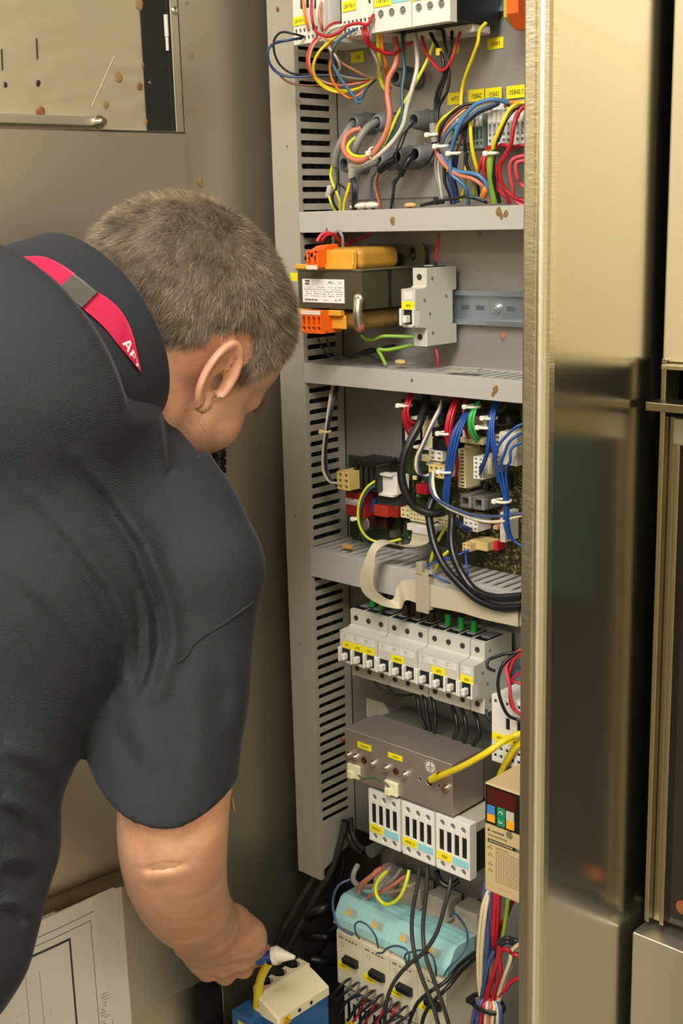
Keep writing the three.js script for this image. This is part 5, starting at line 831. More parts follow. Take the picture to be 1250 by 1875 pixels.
{
  const g = 'wires hanging into the electronics bay';
  const s = 5.435, ox = 720, oy = 720; const w = (c, pts, r, l, gg = g) => wire(c, P(pts, s, ox, oy), r, l, gg);
  for (let k = 0; k < 4; k++) w('red', [[165 + k * 12, -10, 0.040 + SG(k)], [125 + k * 14, 90, 0.050 + SG(k)], [95 + k * 16, 200 - k * 6, 0.054 + SG(k)], [110 + k * 18, 310 - k * 14, 0.052 + SG(k)], [150 + k * 22, 410 - k * 36, 0.046 + SG(k)]], 0.0019, 'red wire in the tied bunch above the white plug', 'red bunch at the relays');
  cableTie(742, 742, 0.051, 0.0072, 'white cable tie round the red bunch at the relays');
  for (let k = 0; k < 5; k++) w('red', [[620 + k * 12, 20, 0.036 + SG(k)], [580 + k * 13, 120, 0.046 + SG(k)], [535 + k * 14, 260, 0.054 + SG(k)], [520 + k * 14, 380, 0.056 + SG(k)], [535 + k * 12, 500, 0.054 + SG(k)], [600 + k * 10, 640 + k * 12, 0.050 + SG(k)], [640 - k * 4, 700 + k * 34, 0.044 + SG(k)]], 0.0019, 'red wire in the long bunch feeding the tall plug', 'red bunch at the tall plug');
  cableTie(817, 793, 0.056, 0.0082, 'white cable tie round the long red bunch');
  w('red', [[720, 60, 0.038], [700, 160, 0.046], [710, 320, 0.046], [745, 450, 0.044]], 0.0022, 'red wire behind the green bunch');
  for (let k = 0; k < 4; k++) w('green', [[830 + k * 8, 90, 0.040 + SG(k)], [775 + k * 13, 180, 0.050 + SG(k)], [750 + k * 15, 290, 0.054 + SG(k)], [770 + k * 16, 400, 0.050 + SG(k)], [830 + k * 8, 490 - k * 14, 0.042 + SG(k)]], 0.0019, 'green wire in the tied green bunch', 'green bunch');
  cableTie(866, 744, 0.048, 0.0080, 'white cable tie round the green bunch');
  for (let k = 0; k < 6; k++) w('blue', [[745 + k * 4, 150, 0.040 + SG(k)], [680 + k * 10, 240, 0.052 + SG(k)], [600 + k * 14, 380, 0.062 + SG(k)], [560 + k * 14, 530, 0.066 + SG(k)], [530 + k * 13, 700, 0.066 + SG(k)], [515 + k * 10, 850, 0.064 + SG(k)], [500 + k * 10, 1000, 0.062 + SG(k)], [500 + k * 9, 1120, 0.058 + SG(k)]], 0.0019, 'blue wire in the thick bunch slanting across the bay', 'blue bunch slanting');
  cableTie(818, 863, 0.066, 0.0080, 'white cable tie round the slanting blue bunch');
  for (let k = 0; k < 6; k++) w('blue', [[1010 + k * 9, 80, 0.036 + SG(k)], [965 + k * 9, 200, 0.050 + SG(k)], [945 + k * 10, 330, 0.056 + SG(k)], [940 + k * 12, 450, 0.058 + SG(k)], [k < 3 ? 925 + k * 10 : 960 + k * 12, 580, 0.058 + SG(k)], [k < 3 ? 895 + k * 6 : 1000 + k * 4, 690, 0.056 + SG(k)], [k < 3 ? 860 : 1040, k < 3 ? 740 + k * 36 : 760 + k * 25, 0.052 + SG(k)]], 0.0019, 'blue wire in the tied bunch splitting to two plugs', 'blue bunch splitting');
  cableTie(897, 765, 0.052, 0.0072, 'white cable tie high on the splitting blue bunch'); cableTie(889, 782, 0.056, 0.0076, 'white cable tie lower on the splitting blue bunch');
  for (let k = 0; k < 3; k++) w('blue', [[1330, 290 + k * 90, 0.050], [1215, 340 + k * 90, 0.056 + SG(k)], [1130 + k * 20, 420 + k * 70, 0.060 + SG(k)], [1050 + k * 55, 520 + k * 80, 0.062 + SG(k)], [1015 + k * 60, 660 + k * 30, 0.062 + SG(k)], [1040 + k * 40, 800, 0.060 + SG(k)], [1090 + k * 22, 980, 0.058 + SG(k)], [1110 + k * 16, 1150, 0.058 + SG(k)], [1105 + k * 20, 1300, 0.058 + SG(k)], [1150 + k * 18, 1450, 0.054 + SG(k)]], 0.0019, 'blue wire in the bunch against the front post', 'blue bunch at the post');
  cableTie(921, 917, 0.060, 0.0084, 'white cable tie round the blue bunch at the post');
  for (const [c, d, l] of [['white', 0, 'white wire looping to the cream wired plug'], ['cream', 10, 'cream wire looping to the cream wired plug'], ['slate', 22, 'slate wire looping to the cream wired plug'], ['brown', -8, 'brown wire looping to the cream wired plug']]) w(c, [[480 + d * 0.3, 60, 0.036], [455 + d, 150, 0.046], [380 + d, 300, 0.056], [290 + d, 500, 0.062], [225 + d * 1.2, 650, 0.064], [235 + d, 780, 0.062], [300 + d * 0.3, 820 + d * 0.4, 0.056], [365, 800 + d, 0.050]], 0.0016, l);
  const s3 = 5.682; const w3 = (c, pts, r, l, gg = g) => wire(c, P(pts, s3, 730, 840), r, l, gg);
  w3('white', [[360, 130, 0.050], [355, 230, 0.060], [385, 380, 0.066], [480, 490, 0.066], [640, 570, 0.064], [800, 630, 0.062], [960, 655, 0.060], [1080, 640, 0.058], [1220, 590, 0.054]], 0.0021, 'white wire sweeping right to the post');
  w3('slate', [[330, 150, 0.050], [325, 270, 0.060], [370, 400, 0.068], [500, 480, 0.068], [660, 550, 0.066], [820, 595, 0.064], [1000, 600, 0.062], [1220, 575, 0.056]], 0.0021, 'blue-grey wire sweeping right to the post');
  w3('brown', [[345, 160, 0.050], [340, 300, 0.060], [410, 440, 0.065], [560, 540, 0.064], [720, 610, 0.062], [900, 665, 0.060], [1060, 660, 0.058]], 0.0016, 'brown wire under the sweeping white wire');
  w3('cream', [[352, 150, 0.051], [348, 290, 0.061], [400, 430, 0.066], [540, 525, 0.065], [700, 595, 0.063], [900, 655, 0.061], [1090, 650, 0.059], [1200, 610, 0.056]], 0.0018, 'cream wire under the sweeping white wire');
  // flat black cables
  const fl = (pts, label, r = 0.0036) => { const m = single('flat_cable', label, 'cable', tube(pts.map(p => at(...p)), r, 60, 8), M(0x19191a, 0.35), 'flat black cables'); return m; };
  fl([[782, 722, 0.034], [778, 745, 0.044], [768, 775, 0.058], [750, 810, 0.070], [738, 840, 0.076], [735, 875, 0.078], [744, 905, 0.076], [760, 928, 0.070], [790, 940, 0.060], [812, 938, 0.050]], 'flat black cable bowing widest over the relays', 0.0042);
  fl([[792, 915, 0.052], [785, 935, 0.058], [788, 965, 0.062], [796, 1000, 0.066], [812, 1035, 0.070], [840, 1068, 0.072], [875, 1098, 0.072], [915, 1113, 0.070], [955, 1112, 0.068]], 'flat black cable crossing the ribbon loop', 0.0040);
  fl([[826, 930, 0.050], [828, 950, 0.056], [826, 985, 0.062], [830, 1015, 0.067], [845, 1050, 0.072], [868, 1080, 0.073], [905, 1094, 0.072], [955, 1092, 0.068]], 'flat black cable dropping beside the wired plug', 0.0040);
  w3('yg', [[500, 700, 0.030], [440, 790, 0.034], [405, 860, 0.036]], 0.0022, 'short yellow-green wire behind the flat cables');
  w3('yg', [[360, 960, 0.050], [340, 1040, 0.050], [330, 1090, 0.048]], 0.0024, 'yellow-green wire end above the wide duct');
  w3('yg', [[520, 960, 0.048], [450, 1020, 0.052], [390, 1140, 0.050]], 0.0024, 'yellow-green wire slipping into the wide duct');
  w3('navy', [[600, 620, 0.042], [660, 690, 0.046], [760, 740, 0.040]], 0.0022, 'navy wire plugged into the white socket', 'navy wires at the white socket'); w3('navy', [[600, 660, 0.042], [640, 710, 0.046], [720, 750, 0.040]], 0.0022, 'navy wire plugged low into the white socket', 'navy wires at the white socket');
  const gb = 'blue wire over the wide duct';
  w3('blue', [[730, 950, 0.050], [640, 990, 0.058], [480, 1050, 0.066], [300, 1110, 0.068], [330, 1180, 0.068], [480, 1270, 0.064], [620, 1330, 0.058]], 0.0015, 'thin blue wire folded in a V over the wide duct', gb);
  w3('blue', [[690, 950, 0.050], [700, 1060, 0.056], [715, 1180, 0.060], [690, 1300, 0.058]], 0.0015, 'thin blue wire hanging from the cream plug', gb);
  single('foam_crumb', 'orange crumb lying on the wide duct near the upright duct', 'crumb', box(0.012, 0.004, 0.006, ...at(636, 1001, 0.045).toArray(), 0.001), M(0xcf9a4e, 0.8));
}
// grey ribbon cable
{
  const s = 2.976, ox = 540, oy = 960;
  const e = [[[730, 55, .036], [640, 42, .036]], [[722, 105, .050], [622, 108, .050]], [[620, 128, .066], [565, 112, .052]], [[510, 108, .078], [482, 85, .068]], [[446, 150, .088], [425, 105, .084]], [[432, 240, .092], [374, 215, .092]], [[428, 325, .092], [352, 300, .092]], [[445, 365, .090], [372, 372, .091]], [[505, 408, .084], [470, 440, .086]], [[532, 408, .080], [572, 462, .080]], [[556, 340, .076], [582, 455, .076]], [[592, 306, .069], [602, 415, .069]], [[690, 312, .0665], [690, 438, .0665]], [[760, 334, .0665], [760, 452, .0665]], [[900, 366, .0665], [900, 480, .0665]], [[1030, 408, .0665], [1030, 518, .0665]], [[1215, 470, .0665], [1215, 558, .0665]]];
  const c0 = new THREE.CatmullRomCurve3(e.map(a => at(a[0][0] / s + ox, a[0][1] / s + oy, a[0][2])), false, 'centripetal'), c1 = new THREE.CatmullRomCurve3(e.map(a => at(a[1][0] / s + ox, a[1][1] / s + oy, a[1][2])), false, 'centripetal');
  const N = 140, K = 22, pos = [], idx = [], uvs = [];
  const A = [], B = []; for (let i = 0; i <= N; i++) { const k = i / N * (e.length - 1); A.push(c0.getPoint(k / (e.length - 1))); B.push(c1.getPoint(k / (e.length - 1))); }
  for (const side of [1, -1]) for (let i = 0; i <= N; i++) { const tng = A[Math.min(N, i + 1)].clone().sub(A[Math.max(0, i - 1)]).normalize(), wv = B[i].clone().sub(A[i]).normalize(), nn = tng.cross(wv).normalize();
    for (let j = 0; j <= K; j++) { const p = A[i].clone().lerp(B[i], j / K).addScaledVector(nn, side * (0.0004 + 0.00022 * (j % 2))); pos.push(p.x, p.y, p.z); uvs.push(i / N, j / K); } }
  const st = (N + 1) * (K + 1); for (let q = 0; q < 2; q++) for (let i = 0; i < N; i++) for (let j = 0; j < K; j++) { const a = q * st + i * (K + 1) + j; idx.push(a, a + 1, a + K + 1, a + 1, a + K + 2, a + K + 1); }
  const g = new THREE.BufferGeometry(); g.setAttribute('position', new THREE.Float32BufferAttribute(pos, 3)); g.setAttribute('uv', new THREE.Float32BufferAttribute(uvs, 2)); g.setIndex(idx); g.computeVertexNormals();
  single('ribbon_cable', 'beige-grey ribbon cable looping over the wide duct', 'ribbon cable', g, M(0xbdb196, 0.55));
  const p = at(775, 1075, 0.0665), t = thing('ribbon_clip', 'grey plastic clip holding the ribbon cable on the duct lid', 'clip', [p.x, p.y, 0.0665]);
  mesh('clip_body', [bb(-0.0075, 0.0085, -0.026, 0.016, 0.001, 0.0035, 0.0008), bb(0.0085, 0.010, -0.022, 0.012, -0.004, 0.0035)], M(0xaaa08a, 0.5), t); mesh('clip_tab', [bb(-0.006, 0.002, 0.014, 0.026, -0.003, 0.0045, 0.0006), bb(0.004, 0.014, 0.016, 0.020, -0.004, 0.003)], M(0xa09880, 0.5), t);
}
// relay wires, breaker tails, filter wires
{
  const s = 2.976; const w = (c, pts, r, l, g) => wire(c, P(pts, s, 540, 960), r, l, g);
  w('black', [[1090, 800, 0.086], [1050, 780, 0.090], [1050, 745, 0.088], [1100, 720, 0.080], [1180, 700, 0.070]], 0.0021, 'black wire looping around the relay module', 'relay wires by the post');
  w('black', [[1180, 720, 0.090], [1130, 770, 0.098], [1105, 860, 0.100], [1120, 960, 0.098], [1160, 1040, 0.094], [1200, 1060, 0.088]], 0.0022, 'black wire bowing down the relay module', 'relay wires by the post');
  w('pink', [[1190, 715, 0.088], [1150, 780, 0.094], [1165, 860, 0.096], [1180, 960, 0.092], [1200, 1010, 0.088]], 0.0022, 'pink wire bowing down the relay module', 'relay wires by the post');
  w('red', [[1195, 735, 0.090], [1170, 800, 0.094], [1160, 840, 0.092], [1200, 860, 0.088]], 0.0020, 'red wire looping on the relay module', 'relay wires by the post');
  w('red', [[1180, 850, 0.090], [1170, 930, 0.094], [1185, 1000, 0.090]], 0.0019, 'red wire falling over the relay label', 'relay wires by the post');
  w('yellow', [[740, 1395, 0.104], [820, 1360, 0.112], [930, 1310, 0.118], [1050, 1240, 0.116], [1130, 1185, 0.105], [1200, 1150, 0.092]], 0.0036, 'thick yellow-green earth wire sweeping up from the filter box', 'thick earth wires');
  w('yellow', [[1095, 1425, 0.080], [1120, 1360, 0.086], [1160, 1280, 0.088], [1200, 1215, 0.086]], 0.0036, 'thick yellow-green earth wire behind the drive', 'thick earth wires');
  w('yellow', [[745, 1388, 0.104], [790, 1368, 0.110]], 0.0046, 'yellow lug sleeve on the thick earth wire', 'thick earth wires');
  for (const [u0, v0, u1, v1, l] of [[650, 900, 690, 1150, 0], [690, 905, 715, 1160, 1], [735, 915, 740, 1180, 2], [855, 990, 845, 1205, 3], [905, 1000, 900, 1230, 4], [975, 1020, 950, 1245, 5]]) w('black', [[u0, v0, 0.050], [u0 + 20, v0 + 60, 0.056], [u0 + 28, v0 + 130, 0.058], [u1 + 20, v1 - 40, 0.050], [u1, v1, 0.040]], 0.0030, 'thick black wire hanging from the breakers behind the filter box', 'breaker tails');
  w('black', [[430, 850, 0.050], [470, 900, 0.050], [560, 930, 0.044], [640, 930, 0.040]], 0.0018, 'thin black wire drooping under the first breaker', 'thin breaker tails'); w('black', [[500, 880, 0.050], [530, 920, 0.046], [600, 950, 0.040]], 0.0018, 'second thin black wire drooping under the first breaker', 'thin breaker tails');
  w('black', [[1040, 1010, 0.06], [1060, 1070, 0.064], [1110, 1090, 0.064], [1190, 1080, 0.06]], 0.0020, 'black wire hanging under the end breaker', 'thin breaker tails');
  wire('moss', [[656, 1420, 0.106], [664, 1426, 0.108], [680, 1424, 0.108], [700, 1430, 0.108], [712, 1440, 0.106]], 0.0014, 'dark green wire tied between the cream mounts', 'filter wire');
  wire('red', [[631, 1354, 0.098], [627, 1358, 0.092], [624, 1352, 0.080]], 0.0013, 'red wire stub at the filter box corner', 'filter stub');
}

// ---------------------------------------------------------------- lower bay wiring
{
  const s = 4.167, ox = 600, oy = 1600; const w = (c, pts, r, l, g) => wire(c, P(pts, s, ox, oy), r, l, g);
  const gk = 'black cables falling over the motor starters';
  w('conduit', [[700, -60, 0.092], [680, 100, 0.098], [650, 260, 0.104], [640, 420, 0.110], [660, 600, 0.116], [720, 800, 0.118], [800, 1000, 0.116], [850, 1180, 0.112]], 0.0030, 'dark grey cable falling straight over the middle starters', gk);
  w('conduit', [[760, -60, 0.092], [755, 100, 0.098], [735, 280, 0.104], [725, 440, 0.110], [745, 620, 0.117], [820, 840, 0.118], [890, 1040, 0.116], [930, 1180, 0.112]], 0.0030, 'dark grey cable beside the first falling one', gk);
  w('conduit', [[940, 10, 0.090], [925, 120, 0.098], [880, 290, 0.106], [830, 450, 0.112], [740, 590, 0.118], [620, 690, 0.121], [530, 790, 0.121], [470, 900, 0.119], [440, 1040, 0.115], [430, 1180, 0.110]], 0.0030, 'dark grey cable crossing slantwise over the starters', gk);
  w('black', [[1120, 600, 0.050], [1000, 700, 0.080], [900, 820, 0.100], [780, 900, 0.112], [690, 980, 0.114], [640, 1080, 0.112], [610, 1180, 0.108]], 0.0028, 'black cable coming round the end starter', gk);
  w('black', [[1130, 640, 0.050], [1010, 750, 0.082], [920, 860, 0.102], [800, 980, 0.112], [740, 1070, 0.112], [710, 1180, 0.108]], 0.0028, 'second black cable coming round the end starter', gk);
  w('black', [[830, -20, 0.080], [860, 60, 0.086], [920, 95, 0.084], [1000, 50, 0.076]], 0.0034, 'black loop under the last contactor', gk);
  const gt = 'wires entering the turquoise covers';
  w('salmon', [[420, -50, 0.080], [330, 20, 0.084], [250, 90, 0.082], [235, 140, 0.076]], 0.0032, 'salmon wire entering the first turquoise cover', gt);
  w('salmon', [[600, 10, 0.078], [520, 70, 0.080], [420, 130, 0.078], [330, 160, 0.074], [300, 190, 0.070]], 0.0028, 'second salmon wire crossing the first turquoise cover', gt);
  w('yg', [[620, -30, 0.084], [600, 60, 0.090], [560, 160, 0.094], [500, 220, 0.095], [430, 230, 0.095], [375, 170, 0.094], [365, 100, 0.092], [400, 30, 0.088], [450, -20, 0.084]], 0.0028, 'yellow-green wire hanging in a loop over the covers', gt);
  w('grey', [[560, -40, 0.078], [500, 40, 0.080], [430, 100, 0.078], [395, 160, 0.074]], 0.0026, 'grey wire behind the yellow-green loop', gt);
  w('grey', [[230, -70, 0.070], [200, -10, 0.078], [195, 50, 0.080], [240, 90, 0.076], [330, 100, 0.070]], 0.0034, 'grey cable bending into the first starter', gt);
  w('pale', [[470, -50, 0.076], [400, 60, 0.074], [300, 100, 0.068], [240, 130, 0.064]], 0.0024, 'pale wire lying on the first cover', gt);
  w('cream', [[690, 60, 0.070], [600, 100, 0.070], [520, 130, 0.066], [440, 140, 0.064]], 0.0022, 'cream wire lying on the second cover', gt);
  const gc = 'thin blue control wires on the starters';
  w('slate', [[170, 40, 0.080], [80, 90, 0.092], [40, 190, 0.098], [45, 300, 0.102], [75, 390, 0.104], [130, 440, 0.103], [190, 468, 0.100]], 0.0019, 'violet-blue wire looping round the starter row end', gc);
  w('steel', [[240, 495, 0.099], [210, 440, 0.106], [210, 385, 0.110], [250, 365, 0.112], [310, 400, 0.112], [360, 470, 0.110], [385, 565, 0.100]], 0.0014, 'thin blue wire bridging the first two starters', gc);
  w('steel', [[375, 605, 0.100], [420, 600, 0.106], [450, 570, 0.110], [530, 550, 0.112], [600, 580, 0.112], [620, 620, 0.112], [600, 680, 0.108], [580, 640, 0.106]], 0.0015, 'thin blue wire bridging the middle starters', gc);
  w('steel', [[600, 690, 0.102], [590, 620, 0.108], [640, 595, 0.112], [730, 585, 0.114], [790, 620, 0.112], [820, 700, 0.108], [825, 780, 0.100]], 0.0015, 'thin blue wire bridging the last two starters', gc);
  w('steel', [[885, 780, 0.100], [920, 720, 0.098], [1000, 640, 0.090], [1060, 540, 0.078], [1060, 440, 0.066], [1020, 360, 0.060], [960, 300, 0.056], [940, 325, 0.052]], 0.0016, 'thin blue wire climbing the end starter', gc);
  // black and red wire ends under the starters
  const gw = 'wire ends under the motor starters';
  for (let k = 0; k < 9; k++) { const x = 110 + k * 62, y = 830 + k * 30; w('black', [[x - 90 - (k % 3) * 20, y + 110, 0.118], [x - 20, y + 30, 0.114], [x + 40, y - 20, 0.104], [x + 60, y - 30, 0.094]], 0.0021, 'black wire end poking out under the motor starters', gw); }
  for (let k = 0; k < 5; k++) { const x = 150 + k * 80, y = 950 + k * 40; w('black', [[x - 80, y + 130, 0.110], [x, y + 20, 0.108], [x + 70, y - 20, 0.100], [x + 90, y - 20, 0.092]], 0.0024, 'black wire end in the lower contactor row', gw); }
  for (let k = 0; k < 4; k++) { const x = 240 + k * 70, y = 930 + k * 35; w('red', [[x - 50, y + 200, 0.108], [x + 10, y + 110, 0.110], [x + 60, y, 0.106], [x + 90, y - 40, 0.096]], 0.0018, 'red wire between the black wire ends', gw); }
}
// cable bundle at the right
{
  const s = 6.822, ox = 860, oy = 1600, g = 'cable bundle under the drive'; const w = (c, pts, r, l) => wire(c, P(pts, s, ox, oy), r, l, g);
  const X = 0.07;
  w('cream', [[230, 200, X], [165, 400, X + .01], [125, 700, X + .014], [105, 1000, X + .014], [110, 1300, X + .012], [130, 1520, X + .01]], 0.0030, 'cream wire nearest the starters in the bundle');
  w('cream', [[240, 220, X], [195, 480, X + .012], [165, 760, X + .016], [145, 1020, X + .016], [140, 1300, X + .013], [150, 1530, X + .01]], 0.0030, 'cream wire beside the slate wires in the bundle');
  w('slate', [[180, 100, X], [185, 350, X + .005], [215, 600, X + .010], [225, 850, X + .012], [200, 1100, X + .012], [170, 1350, X + .011], [155, 1540, X + .01]], 0.0032, 'slate wire crossing the cream wires in the bundle');
  w('slate', [[260, 230, X], [245, 500, X + .006], [250, 760, X + .008], [235, 1000, X + .010], [200, 1300, X + .010], [170, 1550, X + .01]], 0.0032, 'slate wire under the red wires in the bundle');
  w('slate', [[310, 950, X + .015], [245, 1090, X + .018], [205, 1250, X + .018], [180, 1400, X + .016], [150, 1560, X + .012]], 0.0030, 'slate wire joining the bundle from the side');
  w('red', [[320, 230, X], [310, 480, X + .004], [290, 740, X + .006], [280, 920, X + .006]], 0.0034, 'thick red wire straight under the drive');
  w('red', [[360, 250, X], [350, 500, X + .002], [320, 800, X + .004], [300, 950, X + .004]], 0.0032, 'second thick red wire straight under the drive');
  w('red', [[540, 340, X - .01], [450, 540, X - .006], [380, 660, X - .004], [340, 820, X - .002]], 0.0030, 'red wire slanting behind the green wire');
  w('lime', [[480, 300, X], [460, 480, X + .004], [435, 650, X + .006], [415, 800, X + .006]], 0.0030, 'green-yellow wire slanting under the drive');
  w('red', [[375, 890, X + .02], [360, 1040, X + .022], [300, 1230, X + .022], [240, 1420, X + .018], [200, 1580, X + .014]], 0.0032, 'bright red wire in front of the bundle');
  w('red', [[540, 1000, X + .02], [470, 950, X + .024], [400, 950, X + .024], [370, 1050, X + .024], [385, 1220, X + .022], [330, 1400, X + .018], [270, 1590, X + .014]], 0.0030, 'red wire turning over at the bundle top');
  w('red', [[530, 1340, X + .014], [450, 1430, X + .016], [370, 1510, X + .016], [320, 1590, X + .014]], 0.0030, 'red wire joining low from the post side');
  w('cream', [[525, 960, X + .02], [505, 1080, X + .022], [450, 1240, X + .022], [390, 1420, X + .018], [340, 1600, X + .014]], 0.0030, 'cream wire in front of the bundle');
  w('pale', [[540, 1000, X + .016], [520, 1120, X + .018], [460, 1280, X + .018], [410, 1430, X + .016], [360, 1600, X + .014]], 0.0028, 'pale grey wire in front of the bundle');
  w('conduit', [[560, 830, X + .010], [470, 800, X + .014], [380, 840, X + .016], [330, 920, X + .014], [310, 1000, X + .012]], 0.0030, 'dark grey cable coil over the bundle'); w('conduit', [[560, 880, X + .012], [470, 850, X + .017], [400, 880, X + .018], [350, 960, X + .016]], 0.0030, 'second dark grey cable coil over the bundle');
  for (const [c, a, b, l] of [['slate', 80, 40, 'slate wire below the black tie'], ['slate', 120, 100, 'second slate wire below the black tie'], ['red', 170, 140, 'red wire below the black tie'], ['pale', 215, 200, 'grey wire below the black tie'], ['salmon', 260, 235, 'salmon wire below the black tie'], ['cream', 310, 285, 'cream wire below the black tie'], ['pale', 350, 350, 'pale wire below the black tie'], ['slate', 375, 390, 'end slate wire below the black tie']]) w(c, [[a * 0.6 + 95, 1560, X + .012], [a, 1660, X + .018], [b, 1800, X + .02], [b - 10, 1960, X + .018]], 0.0030, l);
  const p = at(892, 1838, X + 0.014), t = thing('black_cable_tie', 'black cable tie round the cable bundle under the drive', 'cable tie', [p.x, p.y, p.z]); const tg = new THREE.TorusGeometry(0.0155, 0.0016, 6, 26); tg.rotateX(Math.PI / 2); tg.scale(1.25, 1.6, 0.8); mesh('band', tg, blackPlastic, t); mesh('head', box(0.009, 0.006, 0.006, -0.015, 0.001, 0.008, 0.001), blackPlastic, t);
}
// dark cables behind, below the upright duct
{
  const s = 6.694, ox = 500, oy = 1480, g = 'grey cables below the upright duct'; const w = (c, pts, r, l, gg = g) => wire(c, P(pts, s, ox, oy), r, l, gg);
  w('conduit', [[880, 150, 0.030], [830, 400, 0.034], [720, 740, 0.040], [560, 1020, 0.050], [400, 1320, 0.060], [270, 1560, 0.068], [180, 1760, 0.072], [120, 2050, 0.07]], 0.0046, 'thick dark grey cable slanting down beside the left wall');
  w('conduit', [[780, 240, 0.026], [700, 500, 0.034], [540, 800, 0.046], [380, 1060, 0.058], [240, 1300, 0.066], [130, 1500, 0.072], [50, 1700, 0.074], [-20, 2000, 0.07]], 0.0040, 'dark grey cable slanting nearest the left wall');
  w('conduit', [[900, 150, 0.020], [920, 330, 0.022], [1000, 480, 0.026], [1100, 560, 0.03]], 0.0034, 'dark grey cable curving to the right below the duct'); w('conduit', [[950, 120, 0.020], [970, 300, 0.022], [1040, 440, 0.026], [1130, 520, 0.03]], 0.0034, 'second dark grey cable curving to the right below the duct');
  w('black', [[870, 560, 0.015], [850, 760, 0.02], [770, 1000, 0.022], [700, 1200, 0.02]], 0.003, 'black cable hanging behind the slate wire');
  w('black', [[760, 1180, 0.03], [650, 1210, 0.06], [520, 1270, 0.07], [430, 1340, 0.06]], 0.0065, 'black corrugated hose bend behind the tester', 'black hoses'); w('black', [[790, 1560, 0.03], [640, 1580, 0.06], [480, 1570, 0.06], [400, 1540, 0.04]], 0.0060, 'glossy black hose bend behind the tester', 'black hoses');
  w('black', [[800, 1420, 0.02], [690, 1560, 0.03], [560, 1760, 0.04], [480, 2000, 0.04]], 0.0040, 'black cable slanting behind the tester', 'black hoses'); w('black', [[760, 1880, 0.05], [600, 1870, 0.07], [460, 1850, 0.08]], 0.0060, 'black hose end beside the tester', 'black hoses');
  const hp = at(684, 1556, 0.03); { const t = thing('hose_fitting', 'grey threaded hose fitting behind the contactors', 'fitting', [hp.x, hp.y, 0]); mesh('nut', [cyl(0.008, 0.008, 0.012, 'z', 0, 0, 0.03, 6)], M(0x6a6a68, 0.45), t); mesh('thread', [cyl(0.0062, 0.0062, 0.03, 'z', 0, 0, 0.015, 14)], M(0x6a6a68, 0.45), t); }
  // black fabric-like cover behind the hoses at the bottom left of the cabinet
}
// corrugated conduit at the door hinge
{
  const pts = [[396, 640], [397, 700], [398, 770], [398, 840], [395, 900], [385, 960], [372, 1000]].map(([u, v]) => atX(u, v, LW + 0.022));
  const c = new THREE.CatmullRomCurve3(pts), L = c.getLength(), n = Math.floor(L / 0.0085);
  const t = thing('corrugated_conduit', 'black corrugated conduit hanging at the hinge beside his chin', 'conduit');
  mesh('core_tube', new THREE.TubeGeometry(c, 40, 0.0075, 10), blackPlastic, t);
  const rings = []; for (let k = 0; k < n; k++) { const q = c.getPointAt((k + 0.5) / n), d = c.getTangentAt((k + 0.5) / n), g = new THREE.CylinderGeometry(0.0094, 0.0094, 0.0060, 14); g.applyQuaternion(new THREE.Quaternion().setFromUnitVectors(V(0, 1, 0), d)); g.translate(q.x, q.y, q.z); mesh('ring', g, M(0x1a1917, 0.35), t); }
}
